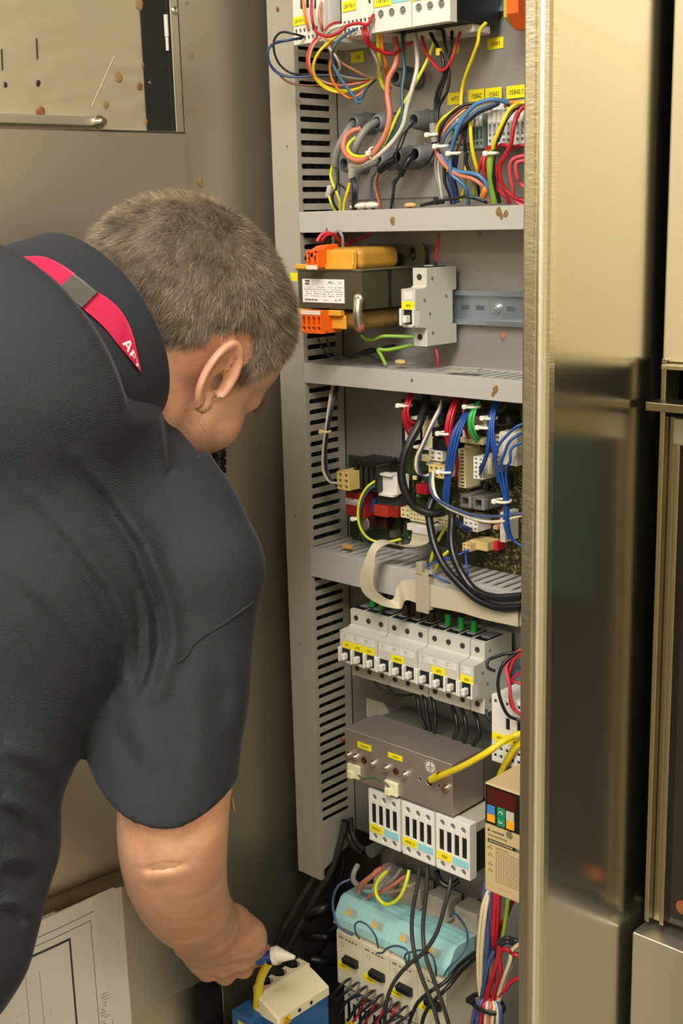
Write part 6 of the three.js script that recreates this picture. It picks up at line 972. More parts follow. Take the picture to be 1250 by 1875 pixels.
// ---------------------------------------------------------------- white and blue test adapter under the hand
{
  const t = thing('test_adapter', 'cream and blue switch adapter with black notches under his hand', 'adapter', [0, 0, 0]);
  const creamP = M(0xe8dcb8, 0.4), blueP = M(0x2a5e96, 0.4);
  const x0 = 0.0450, x1 = 0.080, yb = 0.7905, z0 = 0.122, z1 = 0.201;
  // shell: extruded along z
  const sh = extr([[x0 - 0.004, yb - 0.004], [x1, yb - 0.004], [x1, yb + 0.006], [x0 + 0.012, yb + 0.0165], [x0 + 0.003, yb + 0.019], [x0 + 0.003, yb + 0.004], [x0 - 0.004, yb + 0.002]], z1 - z0 - 0.004, 0.002); sh.translate(0, 0, z0 + 0.002); mesh('cover_shell', sh, creamP, t);
  // scalloped rim with black pockets
  { // scalloped rim: three half-round notches cut into it
    const pl = [[x0 + 0.005, -z0 - 0.001], [x0 + 0.005, -(z1 - 0.008)], [x0 - 0.012, -(z1 - 0.008)]]; for (let k = 2; k >= 0; k--) { const zc = z0 + 0.014 + k * 0.021; pl.push([x0 - 0.012, -(zc + 0.0078)]); for (let i = 0; i <= 8; i++) { const a = Math.PI * (0.5 - i / 8); pl.push([x0 - 0.008 + 0.0078 * Math.cos(a), -(zc + 0.0078 * Math.sin(a))]); } pl.push([x0 - 0.012, -(zc - 0.0078)]); } pl.push([x0 - 0.012, -z0 - 0.001]);
    const g = extr(pl, 0.020, 0.0006); g.rotateX(-Math.PI / 2); g.translate(0, yb + 0.0015, 0); mesh('notched_rim', g, creamP, t);
    for (let k = 0; k < 3; k++) { const zc = z0 + 0.014 + k * 0.021; mesh('contact_finger', [bb(x0 - 0.0105, x0 - 0.0045, yb, yb + 0.0250, zc - 0.0046, zc + 0.0046, 0.002)], blackPlastic, t); } }
  mesh('void_block', [bb(x0 - 0.026, x0 + 0.002, 0.705, yb + 0.004, z0, z1 - 0.012, 0.002)], blackPlastic, t);  // black block stands for the shaded void beside the adapter
  mesh('base', [bb(x0 - 0.002, x1 - 0.001, 0.701, yb - 0.004, z0 + 0.002, z1 - 0.001, 0.0015)], blueP, t);
  mesh('blue_block', [bb(x0 - 0.0225, x0 + 0.008, 0.701, yb + 0.0005, z1 - 0.010, z1 + 0.016, 0.002)], blueP, t);
  for (const z of [z1 - 0.031, z1 - 0.049]) mesh('hole', cyl(0.0022, 0.0022, 0.0008, 'x', x1 + 0.0001, yb + 0.001, z, 14), blackPlastic, t);  // flat black discs stand for the shade inside two small openings
  { const g = new THREE.BoxGeometry(0.0006, 0.0095, 0.011); g.translate(x1 + 0.0003, yb - 0.0005, z1 - 0.0115); mesh('warning_label', g, new THREE.MeshPhysicalMaterial({ roughness: 0.5, map: canvasTex(96, 96, g => { g.fillStyle = '#efc01e'; g.fillRect(0, 0, 96, 96); g.strokeStyle = '#3a2c08'; g.lineWidth = 7; g.beginPath(); g.moveTo(14, 78); g.lineTo(48, 14); g.lineTo(82, 78); g.closePath(); g.stroke(); g.fillStyle = '#3a2c08'; g.fillRect(44, 40, 8, 20); g.fillRect(44, 64, 8, 7); }) }), t); }
  { const g = new THREE.BoxGeometry(0.013, 0.007, 0.0005); g.translate(x0 - 0.005, yb - 0.011, z1 + 0.0163); mesh('blank_label', g, M(0xd8c46a, 0.5), t); }
  const yw = single('adapter_wire', 'yellow wire with a green foot rising from the adapter to his hand', 'wire', tube([at(470, 1858, 0.196), at(471, 1832, 0.197), at(475, 1800, 0.200), at(483, 1778, 0.204), at(494, 1760, 0.208)], 0.0046, 40, 10), wireMat.yellow);
  const f = at(470, 1856, 0.196); mesh('end_sleeve', cyl(0.0052, 0.0052, 0.008, 'y', f.x, f.y, f.z, 14), M(0x4fc43a, 0.4), yw);
}
{
  // test probe: blue grip, white cone
  const a = at(470, 1757, 0.212), b = at(502, 1750, 0.200), c = at(516, 1748, 0.196), d = at(538, 1751, 0.190);
  const t = thing('test_probe', 'blue and white test probe held in his fist', 'probe', [0, 0, 0]);
  mesh('grip', tube([a, a.clone().lerp(b, 0.5), b], 0.0065, 14, 14), M(0x1d3f86, 0.35), t);
  mesh('collar', tube([b.clone().lerp(a, 0.05), b.clone().lerp(c, 0.6)], 0.0095, 8, 16), M(0xe8e2d0, 0.4), t);
  const dir = d.clone().sub(c).normalize(), L = d.distanceTo(b); const g = new THREE.CylinderGeometry(0.0018, 0.0095, L, 16); g.applyQuaternion(new THREE.Quaternion().setFromUnitVectors(V(0, 1, 0), dir)); const m = b.clone().lerp(d, 0.55); g.translate(m.x, m.y, m.z); mesh('tip_cone', g, M(0xe8e2d0, 0.4), t);
}

// ---------------------------------------------------------------- the man: distance fields meshed as one skin
// coordinates here are metres in the photographer's frame (x right, y up, z back); the finished meshes are turned into the room
const K = (u, v, d) => [(u - 625) / FOC * d, -(v - 937.5) / FOC * d, -d];
const sub3 = (a, b) => [a[0] - b[0], a[1] - b[1], a[2] - b[2]], add3 = (a, b, s = 1) => [a[0] + b[0] * s, a[1] + b[1] * s, a[2] + b[2] * s], dot3 = (a, b) => a[0] * b[0] + a[1] * b[1] + a[2] * b[2], nrm3 = a => { const l = Math.hypot(...a); return [a[0] / l, a[1] / l, a[2] / l]; }, crs3 = (a, b) => [a[1] * b[2] - a[2] * b[1], a[2] * b[0] - a[0] * b[2], a[0] * b[1] - a[1] * b[0]];
const smin = (a, b, k) => { const h = Math.max(k - Math.abs(a - b), 0) / k; return Math.min(a, b) - h * h * k * 0.25; };
const smax = (a, b, k) => -smin(-a, -b, k);
function capD(p, a, b, ra, rb) {          // tapered capsule
  const ba = sub3(b, a), pa = sub3(p, a); let h = dot3(pa, ba) / dot3(ba, ba); h = h < 0 ? 0 : h > 1 ? 1 : h; const q = [pa[0] - ba[0] * h, pa[1] - ba[1] * h, pa[2] - ba[2] * h]; return Math.hypot(q[0], q[1], q[2]) - (ra + (rb - ra) * h);
}
function ellD(x, y, z, cx, cy, cz, rx, ry, rz) { const a = (x - cx) / rx, b = (y - cy) / ry, c = (z - cz) / rz, k0 = Math.hypot(a, b, c), k1 = Math.hypot(a / rx, b / ry, c / rz); return k0 < 1e-9 ? -Math.min(rx, ry, rz) : k0 * (k0 - 1) / k1; }
function netMesh(sdf, lo, hi, h) {        // surface nets
  const n = [0, 1, 2].map(i => Math.ceil((hi[i] - lo[i]) / h) + 1), [nx, ny, nz] = n, F = new Float32Array(nx * ny * nz);
  let q = 0; for (let k = 0; k < nz; k++) for (let j = 0; j < ny; j++) for (let i = 0; i < nx; i++) F[q++] = sdf([lo[0] + i * h, lo[1] + j * h, lo[2] + k * h]);
  const id = (i, j, k) => (k * ny + j) * nx + i, vid = new Int32Array(nx * ny * nz).fill(-1), pos = [], idx = [];
  for (let k = 0; k < nz - 1; k++) for (let j = 0; j < ny - 1; j++) for (let i = 0; i < nx - 1; i++) {
    let m = 0, cx = 0, cy = 0, cz = 0; const f = []; for (let c = 0; c < 8; c++) { const v = F[id(i + (c & 1), j + (c >> 1 & 1), k + (c >> 2))]; f.push(v); if (v < 0) m |= 1 << c; }
    if (m === 0 || m === 255) continue; let cnt = 0;
    for (let e = 0; e < 12; e++) { const a = EA[e], b = EB[e]; if ((f[a] < 0) === (f[b] < 0)) continue; const t = f[a] / (f[a] - f[b]); cx += (a & 1) + t * ((b & 1) - (a & 1)); cy += (a >> 1 & 1) + t * ((b >> 1 & 1) - (a >> 1 & 1)); cz += (a >> 2) + t * ((b >> 2) - (a >> 2)); cnt++; }
    vid[id(i, j, k)] = pos.length / 3; pos.push(lo[0] + (i + cx / cnt) * h, lo[1] + (j + cy / cnt) * h, lo[2] + (k + cz / cnt) * h);
  }
  const quad = (a, b, c, d, fl) => { if (a < 0 || b < 0 || c < 0 || d < 0) return; fl ? idx.push(a, b, c, a, c, d) : idx.push(a, c, b, a, d, c); };
  for (let k = 1; k < nz - 1; k++) for (let j = 1; j < ny - 1; j++) for (let i = 1; i < nx - 1; i++) {
    const a = F[id(i, j, k)] < 0;
    if (a !== F[id(i + 1, j, k)] < 0) quad(vid[id(i, j - 1, k - 1)], vid[id(i, j, k - 1)], vid[id(i, j, k)], vid[id(i, j - 1, k)], a);
    if (a !== F[id(i, j + 1, k)] < 0) quad(vid[id(i - 1, j, k - 1)], vid[id(i - 1, j, k)], vid[id(i, j, k)], vid[id(i, j, k - 1)], a);
    if (a !== F[id(i, j, k + 1)] < 0) quad(vid[id(i - 1, j - 1, k)], vid[id(i, j - 1, k)], vid[id(i, j, k)], vid[id(i - 1, j, k)], a);
  }
  const g = new THREE.BufferGeometry(); g.setAttribute('position', new THREE.Float32BufferAttribute(pos, 3)); g.setIndex(idx);
  const N = new Float32Array(pos.length), e = h * 0.35; for (let i = 0; i < pos.length; i += 3) { const p = [pos[i], pos[i + 1], pos[i + 2]]; const d = [0, 1, 2].map(c => { const a = p.slice(), b = p.slice(); a[c] += e; b[c] -= e; return sdf(a) - sdf(b); }); const l = Math.hypot(...d) || 1; N[i] = d[0] / l; N[i + 1] = d[1] / l; N[i + 2] = d[2] / l; }
  g.setAttribute('normal', new THREE.BufferAttribute(N, 3)); return g;
}
const EA = [0, 2, 4, 6, 0, 1, 4, 5, 0, 1, 2, 3], EB = [1, 3, 5, 7, 2, 3, 6, 7, 4, 5, 6, 7];

// head frame
const HF = (() => { let Fd = nrm3([0.50, -0.49, -0.715]); let Rd = [0.56, -0.44, 0.70]; Rd = nrm3(add3(Rd, Fd, -dot3(Rd, Fd))); return { c: K(320, 608, 1.09), R: Rd, F: Fd, U: crs3(Rd, Fd) }; })();
const toHead = p => { const d = sub3(p, HF.c); return [dot3(d, HF.R), dot3(d, HF.U), dot3(d, HF.F)]; };
const fromHead = (r, u, f) => [0, 1, 2].map(i => HF.c[i] + HF.R[i] * r + HF.U[i] * u + HF.F[i] * f);
const mm = 0.001;
function earD(r, u, f) {                  // right ear in head coordinates, mm; rim, bowl, lobe
  // ear plane frame: centre at (74,-28,-8); long axis leans back, plane flares outwards to the rear
  const x = r - 76, y = u + 8, z = f - 3; const ca = Math.cos(0.28), sa = Math.sin(0.28); const ly = y * ca - z * sa, lz0 = y * sa + z * ca;      // lean back
  const cb = Math.cos(0.10), sb = Math.sin(0.10), out = x * cb + lz0 * sb, lz = -x * sb + lz0 * cb;   // out: away from the plane, lz: forward in the plane
  const ex = lz / 18.5, ey = (ly - 1) / 30; const rad = Math.hypot(ex, ey);
  let d = smax((rad - 1) * 17, Math.abs(out - 3 - 4 * Math.max(0, -ex) * rad) - 2.3, 3);   // dish
  const ringR = Math.hypot((rad - 0.90) * 18, out - 6.5 - 4 * Math.max(0, -ex)) - 3.1; const open = ly < -16 && ex > -0.2 ? 4 : 0; d = smin(d, ringR + open, 3);          // helix rim
  const anti = Math.hypot((Math.hypot((ex + 0.10) / 0.55, (ey + 0.02) / 0.62) - 1) * 9, out - 6.0) - 2.2; d = smin(d, anti + (ex > 0.35 ? 4 : 0), 2.5);                                  // antihelix
  d = smin(d, Math.hypot(lz - 2, ly + 27, (out - 4.5) * 1.3) - 7.5, 5);                       // lobe
  d = smin(d, Math.hypot(lz - 14, ly + 6, out - 4) - 5, 3);                                   // tragus
  d = smax(d, -(Math.hypot((lz - 5) / 1.0, (ly + 5) / 1.35, (out - 7.5) / 1.1) - 6.8), 3);    // concha bowl
  return d;
}
function headMM(r, u, f) {
  const ar = Math.abs(r);
  let d = ellD(r, u, f, 0, 24, -8, 76, 82, 97);
  d = smin(d, ellD(r, u, f, 0, 22, 40, 62, 56, 54), 25);
  d = smin(d, ellD(ar, u, f, 0, -42, 44, 58, 62, 46), 25);
  d = smin(d, capD([ar, u, f], [55, -62, 2], [24, -108, 66], 16, 15), 22);
  d = smin(d, Math.hypot(r, u + 110, f - 72) - 17, 20);
  d = smin(d, Math.hypot(ar - 46, u + 36, f - 58) - 26, 18);      // cheek bones
  d = smin(d, capD([ar, u, f], [44, 1, 76], [10, 1, 91], 9, 8), 10);      // brows
  d = smax(d, -(Math.hypot(ar - 31, (u + 16), f - 97) - 15), 9);  // eye hollows
  d = smin(d, Math.hypot(ar - 31, u + 15, f - 74) - 12.5, 3);     // lids
  d = smin(d, capD([r, u, f], [0, -8, 92], [0, -46, 111], 7, 11), 8); d = smin(d, Math.hypot(ar - 11, u + 50, f - 98) - 8, 6);      // nose
  d = smin(d, capD([ar, u, f], [0, -80, 93], [22, -81, 80], 7, 5), 6);      // lips
  d = smax(d, -(Math.hypot(ar - 74, u + 4, f - 38) - 12), 14);    // temple
  if (r > 30) d = smin(d, earD(r, u, f), 5); else if (r < -30) d = smin(d, earD(-r, u, f), 5);
  return d;
}
const NB = K(150, 740, 1.085);            // foot of the neck inside the collar
const skull = fromHead(0, -0.040, -0.030), throat = fromHead(0, -0.080, 0.020);
function neckD(p) { let d = capD(p, skull, NB, 0.058, 0.070); d = smin(d, capD(p, fromHead(0.034, -0.062, -0.012), K(300, 800, 1.10), 0.026, 0.024), 0.03); d = smin(d, capD(p, throat, K(250, 840, 1.14), 0.045, 0.055), 0.03); return d; }
// right arm and fist
const SH = K(362, 1040, 1.03), EL = K(314, 1520, 1.035), FM = K(322, 1606, 1.10), WR = K(372, 1690, 1.235);
const elbowCrease = p => { const u = p[0] / -p[2] * FOC + 625, v = -p[1] / -p[2] * FOC + 937.5; const dv = v - (1588 - 0.00045 * (u - 300) * (u - 300) - 0.12 * (u - 300)); return u > 245 && u < 352 ? 0.0026 * Math.exp(-dv * dv / 40) * Math.max(0, 1 - Math.abs(u - 300) / 55) - 0.0022 * Math.exp(-(dv - 16) * (dv - 16) / 160) * Math.max(0, 1 - Math.abs(u - 300) / 60) : 0; };
const FING = (() => {
  // knuckles, then the two bends and the tip of each finger, curled under around the probe
  const k = [[K(372, 1759, 1.325), K(380, 1779, 1.345), K(404, 1765, 1.372), K(420, 1746, 1.352)], [K(408, 1765, 1.328), K(412, 1785, 1.352), K(432, 1767, 1.380), K(438, 1747, 1.358)], [K(442, 1755, 1.326), K(446, 1774, 1.352), K(460, 1758, 1.380), K(458, 1739, 1.360)], [K(466, 1733, 1.322), K(474, 1754, 1.344), K(482, 1741, 1.366), K(474, 1727, 1.352)]];
  return k; })();
const THUMB = [K(352, 1705, 1.285), K(340, 1731, 1.312), K(362, 1761, 1.340), K(390, 1771, 1.362)];
function handD(p) {
  let d = capD(p, WR, K(392, 1712, 1.288), 0.0285, 0.030);
  const mc = [[K(362, 1716, 1.282), 0], [K(385, 1712, 1.285), 1], [K(408, 1704, 1.286), 2], [K(426, 1690, 1.286), 3]];
  for (const [w, i] of mc) d = smin(d, capD(p, w, FING[i][0], 0.0185, 0.0128), 0.012);
  d = smin(d, capD(p, K(405, 1700, 1.283), K(455, 1715, 1.305), 0.020, 0.018), 0.014);
  FING.forEach((f, i) => { const r = [0.0102, 0.0104, 0.0098, 0.0088][i]; let e = capD(p, f[0], f[1], r * 1.14, r); e = smin(e, capD(p, f[1], f[2], r, r * 0.92), 0.003); e = smin(e, capD(p, f[2], f[3], r * 0.92, r * 0.80), 0.003); d = smin(d, e, 0.006); });
  let t = capD(p, THUMB[0], THUMB[1], 0.0165, 0.0125); t = smin(t, capD(p, THUMB[1], THUMB[2], 0.0122, 0.0105), 0.004); t = smin(t, capD(p, THUMB[2], THUMB[3], 0.0105, 0.0088), 0.003); d = smin(d, t, 0.010);
  return d;
}
const ARMC = (() => { const c = new THREE.CatmullRomCurve3([SH, K(336, 1290, 1.032), K(317, 1490, 1.036), K(317, 1556, 1.062), K(324, 1608, 1.105), K(342, 1654, 1.165), WR].map(a => V(...a)), false, 'centripetal'), R = [0.050, 0.046, 0.0445, 0.0440, 0.0425, 0.0390, 0.0325], o = []; for (let i = 0; i <= 24; i++) { const t = i / 24 * 6, k = Math.min(5, Math.floor(t)); o.push([c.getPoint(i / 24).toArray(), R[k] + (R[k + 1] - R[k]) * (t - k)]); } return o; })();
function armD(p) {
  let d = 1; for (let i = 0; i < ARMC.length - 1; i++) d = smin(d, capD(p, ARMC[i][0], ARMC[i + 1][0], ARMC[i][1], ARMC[i + 1][1]), 0.004);
  d += elbowCrease(p); return smin(d, handD(p), 0.016);
}
// left arm, out of the picture, braced on the thigh
const LS = K(-115, 540, 1.02), LE = K(-300, 960, 0.92), LWr = K(-330, 1330, 0.98);
function leftArmD(p) { let d = capD(p, LS, LE, 0.050, 0.042); d = smin(d, capD(p, LE, LWr, 0.042, 0.028), 0.02); const pm = add3(LWr, [0.01, -0.06, -0.02]); d = smin(d, capD(p, LWr, pm, 0.028, 0.034), 0.02);
  for (let i = 0; i < 4; i++) { const b = add3(pm, [-0.03 + 0.02 * i, -0.02, 0.005 - 0.006 * i]), m = add3(b, [-0.004 + 0.003 * i, -0.035, -0.012]), e = add3(m, [0, -0.02 - (i === 1 ? 0.006 : 0), -0.020]); d = smin(d, smin(capD(p, b, m, 0.011, 0.009), capD(p, m, e, 0.009, 0.008), 0.003), 0.006); }
  const tb = add3(LWr, [0.03, -0.03, -0.01]), tm = add3(tb, [0.022, -0.03, -0.01]); d = smin(d, smin(capD(p, tb, tm, 0.014, 0.011), capD(p, tm, add3(tm, [0.004, -0.028, -0.012]), 0.011, 0.009), 0.003), 0.01); return d; }
// torso
const COL = { c: K(160, 615, 1.035), n: nrm3([0.60, 0.52, -0.61]) };
const T1 = K(128, 770, 1.11), T2 = K(24, 1010, 1.05), T3 = K(-125, 1400, 1.00), T4 = K(-190, 1720, 0.98);
function torsoD(p, g) {
  let d = capD(p, T1, T2, 0.098 + g, 0.136 + g); d = smin(d, capD(p, T2, T3, 0.136 + g, 0.092 + g), 0.05); d = smin(d, capD(p, T3, T4, 0.092 + g, 0.100 + g), 0.05);
  d = smin(d, capD(p, K(214, 792, 1.07), SH, 0.046 + g, 0.049 + g), 0.06); d = smin(d, capD(p, T1, LS, 0.060 + g, 0.050 + g), 0.06);
  d = smin(d, capD(p, K(150, 640, 1.07), K(-60, 590, 1.02), 0.056 + g, 0.050 + g), 0.06);
  return d;
}
const pxOf = p => [p[0] / -p[2] * FOC + 625, -p[1] / -p[2] * FOC + 937.5];
function foldAt(u, v, poly, w) {      // signed distance to a crease line and position along it
  let best = 1e9, sg = 0, ta = 0; for (let i = 0; i < poly.length - 1; i++) { const [ax, ay] = poly[i], [bx, by] = poly[i + 1], dx = bx - ax, dy = by - ay; let h = ((u - ax) * dx + (v - ay) * dy) / (dx * dx + dy * dy); h = Math.max(0, Math.min(1, h)); const ex = u - ax - dx * h, ey = v - ay - dy * h, D = Math.hypot(ex, ey); if (D < best) { best = D; sg = (dx * ey - dy * ex) > 0 ? 1 : -1; ta = (i + h) / (poly.length - 1); } }
  return [best * sg, ta];
}
const CREASES = [   // line on the cloth, half width in image units, height in metres; positive side is right of travel
  [[[120, 830], [190, 905], [255, 1000], [296, 1110], [304, 1180], [284, 1250], [262, 1285]], 20, 0.0085],
  [[[40, 905], [120, 985], [190, 1080], [230, 1170], [240, 1240], [215, 1292]], 22, 0.0055],
  [[[250, 1080], [262, 1150], [262, 1210], [240, 1275]], 13, 0.0045],
  [[[150, 1120], [200, 1190], [222, 1250], [205, 1290]], 13, 0.004],
  [[[0, 1040], [90, 1120], [160, 1210], [190, 1270]], 26, 0.0035],
  [[[0, 1380], [60, 1400], [110, 1440]], 24, 0.005], [[[0, 1470], [40, 1490], [72, 1530]], 18, 0.007], [[[0, 1585], [40, 1590], [70, 1600]], 22, 0.006], [[[0, 1660], [30, 1665], [52, 1690]], 16, 0.006],
  [[[310, 1230], [330, 1300], [345, 1380], [350, 1460]], 30, 0.003], [[[400, 1180], [420, 1260], [410, 1340]], 30, 0.003], [[[210, 1300], [240, 1360], [270, 1420]], 26, 0.003],
];
const HEM0 = K(286, 1478, 1.035), HEMN = nrm3(sub3(K(286, 1478, 1.035), SH));
const hemPlane = p => dot3(sub3(p, HEM0), HEMN) - 0.10 * (p[0] - HEM0[0]) + 9 * (p[0] - HEM0[0]) * (p[0] - HEM0[0]);
function shirtD(p) {
  let d = torsoD(p, 0.0);
  let s = smax(capD(p, SH, K(284, 1500, 1.035), 0.0515, 0.0640), hemPlane(p), 0.005);             // sleeve cut at its hem
  d = smin(d, s, 0.016);
  d = smin(d, capD(p, add3(COL.c, COL.n, -0.082), K(112, 800, 1.085), 0.116, 0.108), 0.03);
  d = smin(d, capD(p, LS, K(-250, 830, 0.935), 0.056, 0.062), 0.03);
  d = smin(d, capD(p, K(110, 1260, 1.15), K(58, 1425, 1.16), 0.022, 0.024), 0.03); d = smin(d, capD(p, K(58, 1420, 1.16), K(20, 1560, 1.08), 0.024, 0.034), 0.03);
  d = smin(d, capD(p, K(20, 1560, 1.0), K(-40, 1720, 0.98), 0.032, 0.034), 0.03);
  if (Math.abs(d) < 0.03) {
    const [u, v] = pxOf(p); let o = 0;
    for (const [poly, w, a] of CREASES) { const [D, t] = foldAt(u, v, poly); if (Math.abs(D) > w * 3.2) continue; const fade = Math.pow(Math.sin(Math.PI * t), 0.7); o += a * fade * (Math.exp(-Math.pow((D + w * 0.55) / w, 2)) - 1.0 * Math.exp(-Math.pow((D - w * 0.35) / (w * 0.7), 2))); }
    o += 0.0022 * (noise3(p[0] * 16 + 3, p[1] * 16, p[2] * 16) - 0.5) + 0.0012 * (noise3(p[0] * 40, p[1] * 40 + 7, p[2] * 40) - 0.5);
    d -= o;
  }
  // open sleeve: cut with the plane of the hem, hollow it
  return d;
}
function shirtShell(p) {
  let d = shirtD(p); const q = sub3(p, COL.c), h = dot3(q, COL.n), rad = Math.hypot(...add3(q, COL.n, -h));
  if (rad < 0.135) { const w = dot3(add3(q, COL.n, -h), COLS) / rad, k = Math.max(0, Math.min(1, (w - 0.62) / 0.38)); d = smax(d, (h + 0.049 + (rad - 0.092) * 0.85) * 0.76 - 0.034 * k * k * (3 - 2 * k), 0.006); }        // nothing rises above the collar
  d = smin(d, capD(p, K(225, 822, 1.060), K(330, 950, 1.048), 0.046, 0.048), 0.02);          // the slope of the shoulder
  return d;
}
const COLS = (() => { const v = sub3(SH, COL.c); return nrm3(add3(v, COL.n, -dot3(v, COL.n))); })();
function collarD(p) { const q = sub3(p, COL.c), h = dot3(q, COL.n), rad = Math.hypot(...add3(q, COL.n, -h)); const ax = 0.0860, ay = 0.003, bx = 0.0935, by = -0.075, dx = bx - ax, dy = by - ay; let t = ((rad - ax) * dx + (h - ay) * dy) / (dx * dx + dy * dy); t = Math.max(0, Math.min(1, t)); return Math.hypot(rad - ax - dx * t, h - ay - dy * t) - 0.0025; }

const skinSdf = p => { const [r, u, f] = toHead(p); let d = 1; const hd = Math.hypot(r, u, f); if (hd < 0.20) d = headMM(r * 1000, u * 1000, f * 1000) * mm; d = smin(d, neckD(p), 0.022); return d; };
const bodySdf = p => { let d = Math.min(skinSdf(p), 1); d = smin(d, torsoD(p, -0.012), 0.03); d = smin(d, armD(p), 0.02); d = smin(d, leftArmD(p), 0.02); return d; };
const bounds = (pts, m) => { const lo = [1e9, 1e9, 1e9], hi = [-1e9, -1e9, -1e9]; for (const p of pts) for (let i = 0; i < 3; i++) { lo[i] = Math.min(lo[i], p[i] - m); hi[i] = Math.max(hi[i], p[i] + m); } return [lo, hi]; };

const man = thing('person', 'man in a dark navy polo shirt bending toward the open cabinet', 'person', [0, 0, 0]);
const skinParts = [];
{ const [lo, hi] = bounds([HF.c], 0.150); lo[0] -= 0.03; lo[1] -= 0.02; skinParts.push(netMesh(skinSdf, lo, hi, 0.0026)); }
{ const [lo, hi] = bounds([K(318, 1400, 1.03), EL, WR, ...FING.flat(), ...THUMB], 0.056); skinParts.push(netMesh(p => armD(p), lo, hi, 0.0026)); }
{ const [lo, hi] = bounds([SH, LS, T1, T2, T3, T4, LE, LWr], 0.14); skinParts.push(netMesh(p => { let d = torsoD(p, -0.014); d = smin(d, capD(p, SH, EL, 0.044, 0.040), 0.02); d = smin(d, leftArmD(p), 0.02); return d; }, lo, hi, 0.011)); }
function hairMask(r, u, f) {           // 0 bare .. 1 full hair, head coordinates in mm
  // lower limit of the hair as a function of the angle round the head (0 front, 180 back)
  const ang = Math.atan2(Math.abs(r), f) * 180 / Math.PI; const pts = [[0, 66], [30, 58], [46, 34], [56, 24], [60, -12], [68, -16], [74, 22], [86, 32], [100, 22], [108, -6], [122, -22], [150, -36], [180, -42]]; let lim = pts[0][1];
  for (let i = 0; i < pts.length - 1; i++) if (ang >= pts[i][0] && ang <= pts[i + 1][0]) { const t = (ang - pts[i][0]) / (pts[i + 1][0] - pts[i][0]); lim = pts[i][1] + t * (pts[i + 1][1] - pts[i][1]); }
  return Math.max(0, Math.min(1, (u - lim + 5 * (noise3(r * 0.12, u * 0.12, f * 0.12) - 0.5)) / 26));
}
let headGeo;
{
  const gs = skinParts.map((g, part) => {
    const p = g.attributes.position, uv = new Float32Array(p.count * 2);
    for (let i = 0; i < p.count; i++) { uv[2 * i] = p.getX(i) + p.getZ(i) * 0.7; uv[2 * i + 1] = p.getY(i) + p.getZ(i) * 0.5; }
    g.setAttribute('uv', new THREE.BufferAttribute(uv, 2)); if (part === 0) headGeo = g.clone(); return g;
  });
  const body = mergeGeometries(gs); body.applyMatrix4(R0);
  const skinTex = dataTex(256, (u, v) => 0.5 + 0.6 * (noise2(u * 90, v * 90, 2, 90, 90) - 0.5) + 0.3 * (noise2(u * 30, v * 30, 4, 30, 30) - 0.5));
  const skinTone = dataTex(256, (u, v) => { const n = 0.93 + 0.10 * noise2(u * 12, v * 12, 3, 12, 12) + 0.07 * (noise2(u * 60, v * 60, 5, 60, 60) - 0.5), r = 0.04 * (noise2(u * 7, v * 7, 9, 7, 7) - 0.5); return [0.815 * n, (0.612 - r) * n, (0.492 - r) * n]; }, true);
  mesh('body', body, new THREE.MeshPhysicalMaterial({ map: tex(skinTone, 6, 6), roughness: 0.52, bumpMap: tex(skinTex, 10, 10), bumpScale: 0.00009, side: THREE.DoubleSide }), man);
}
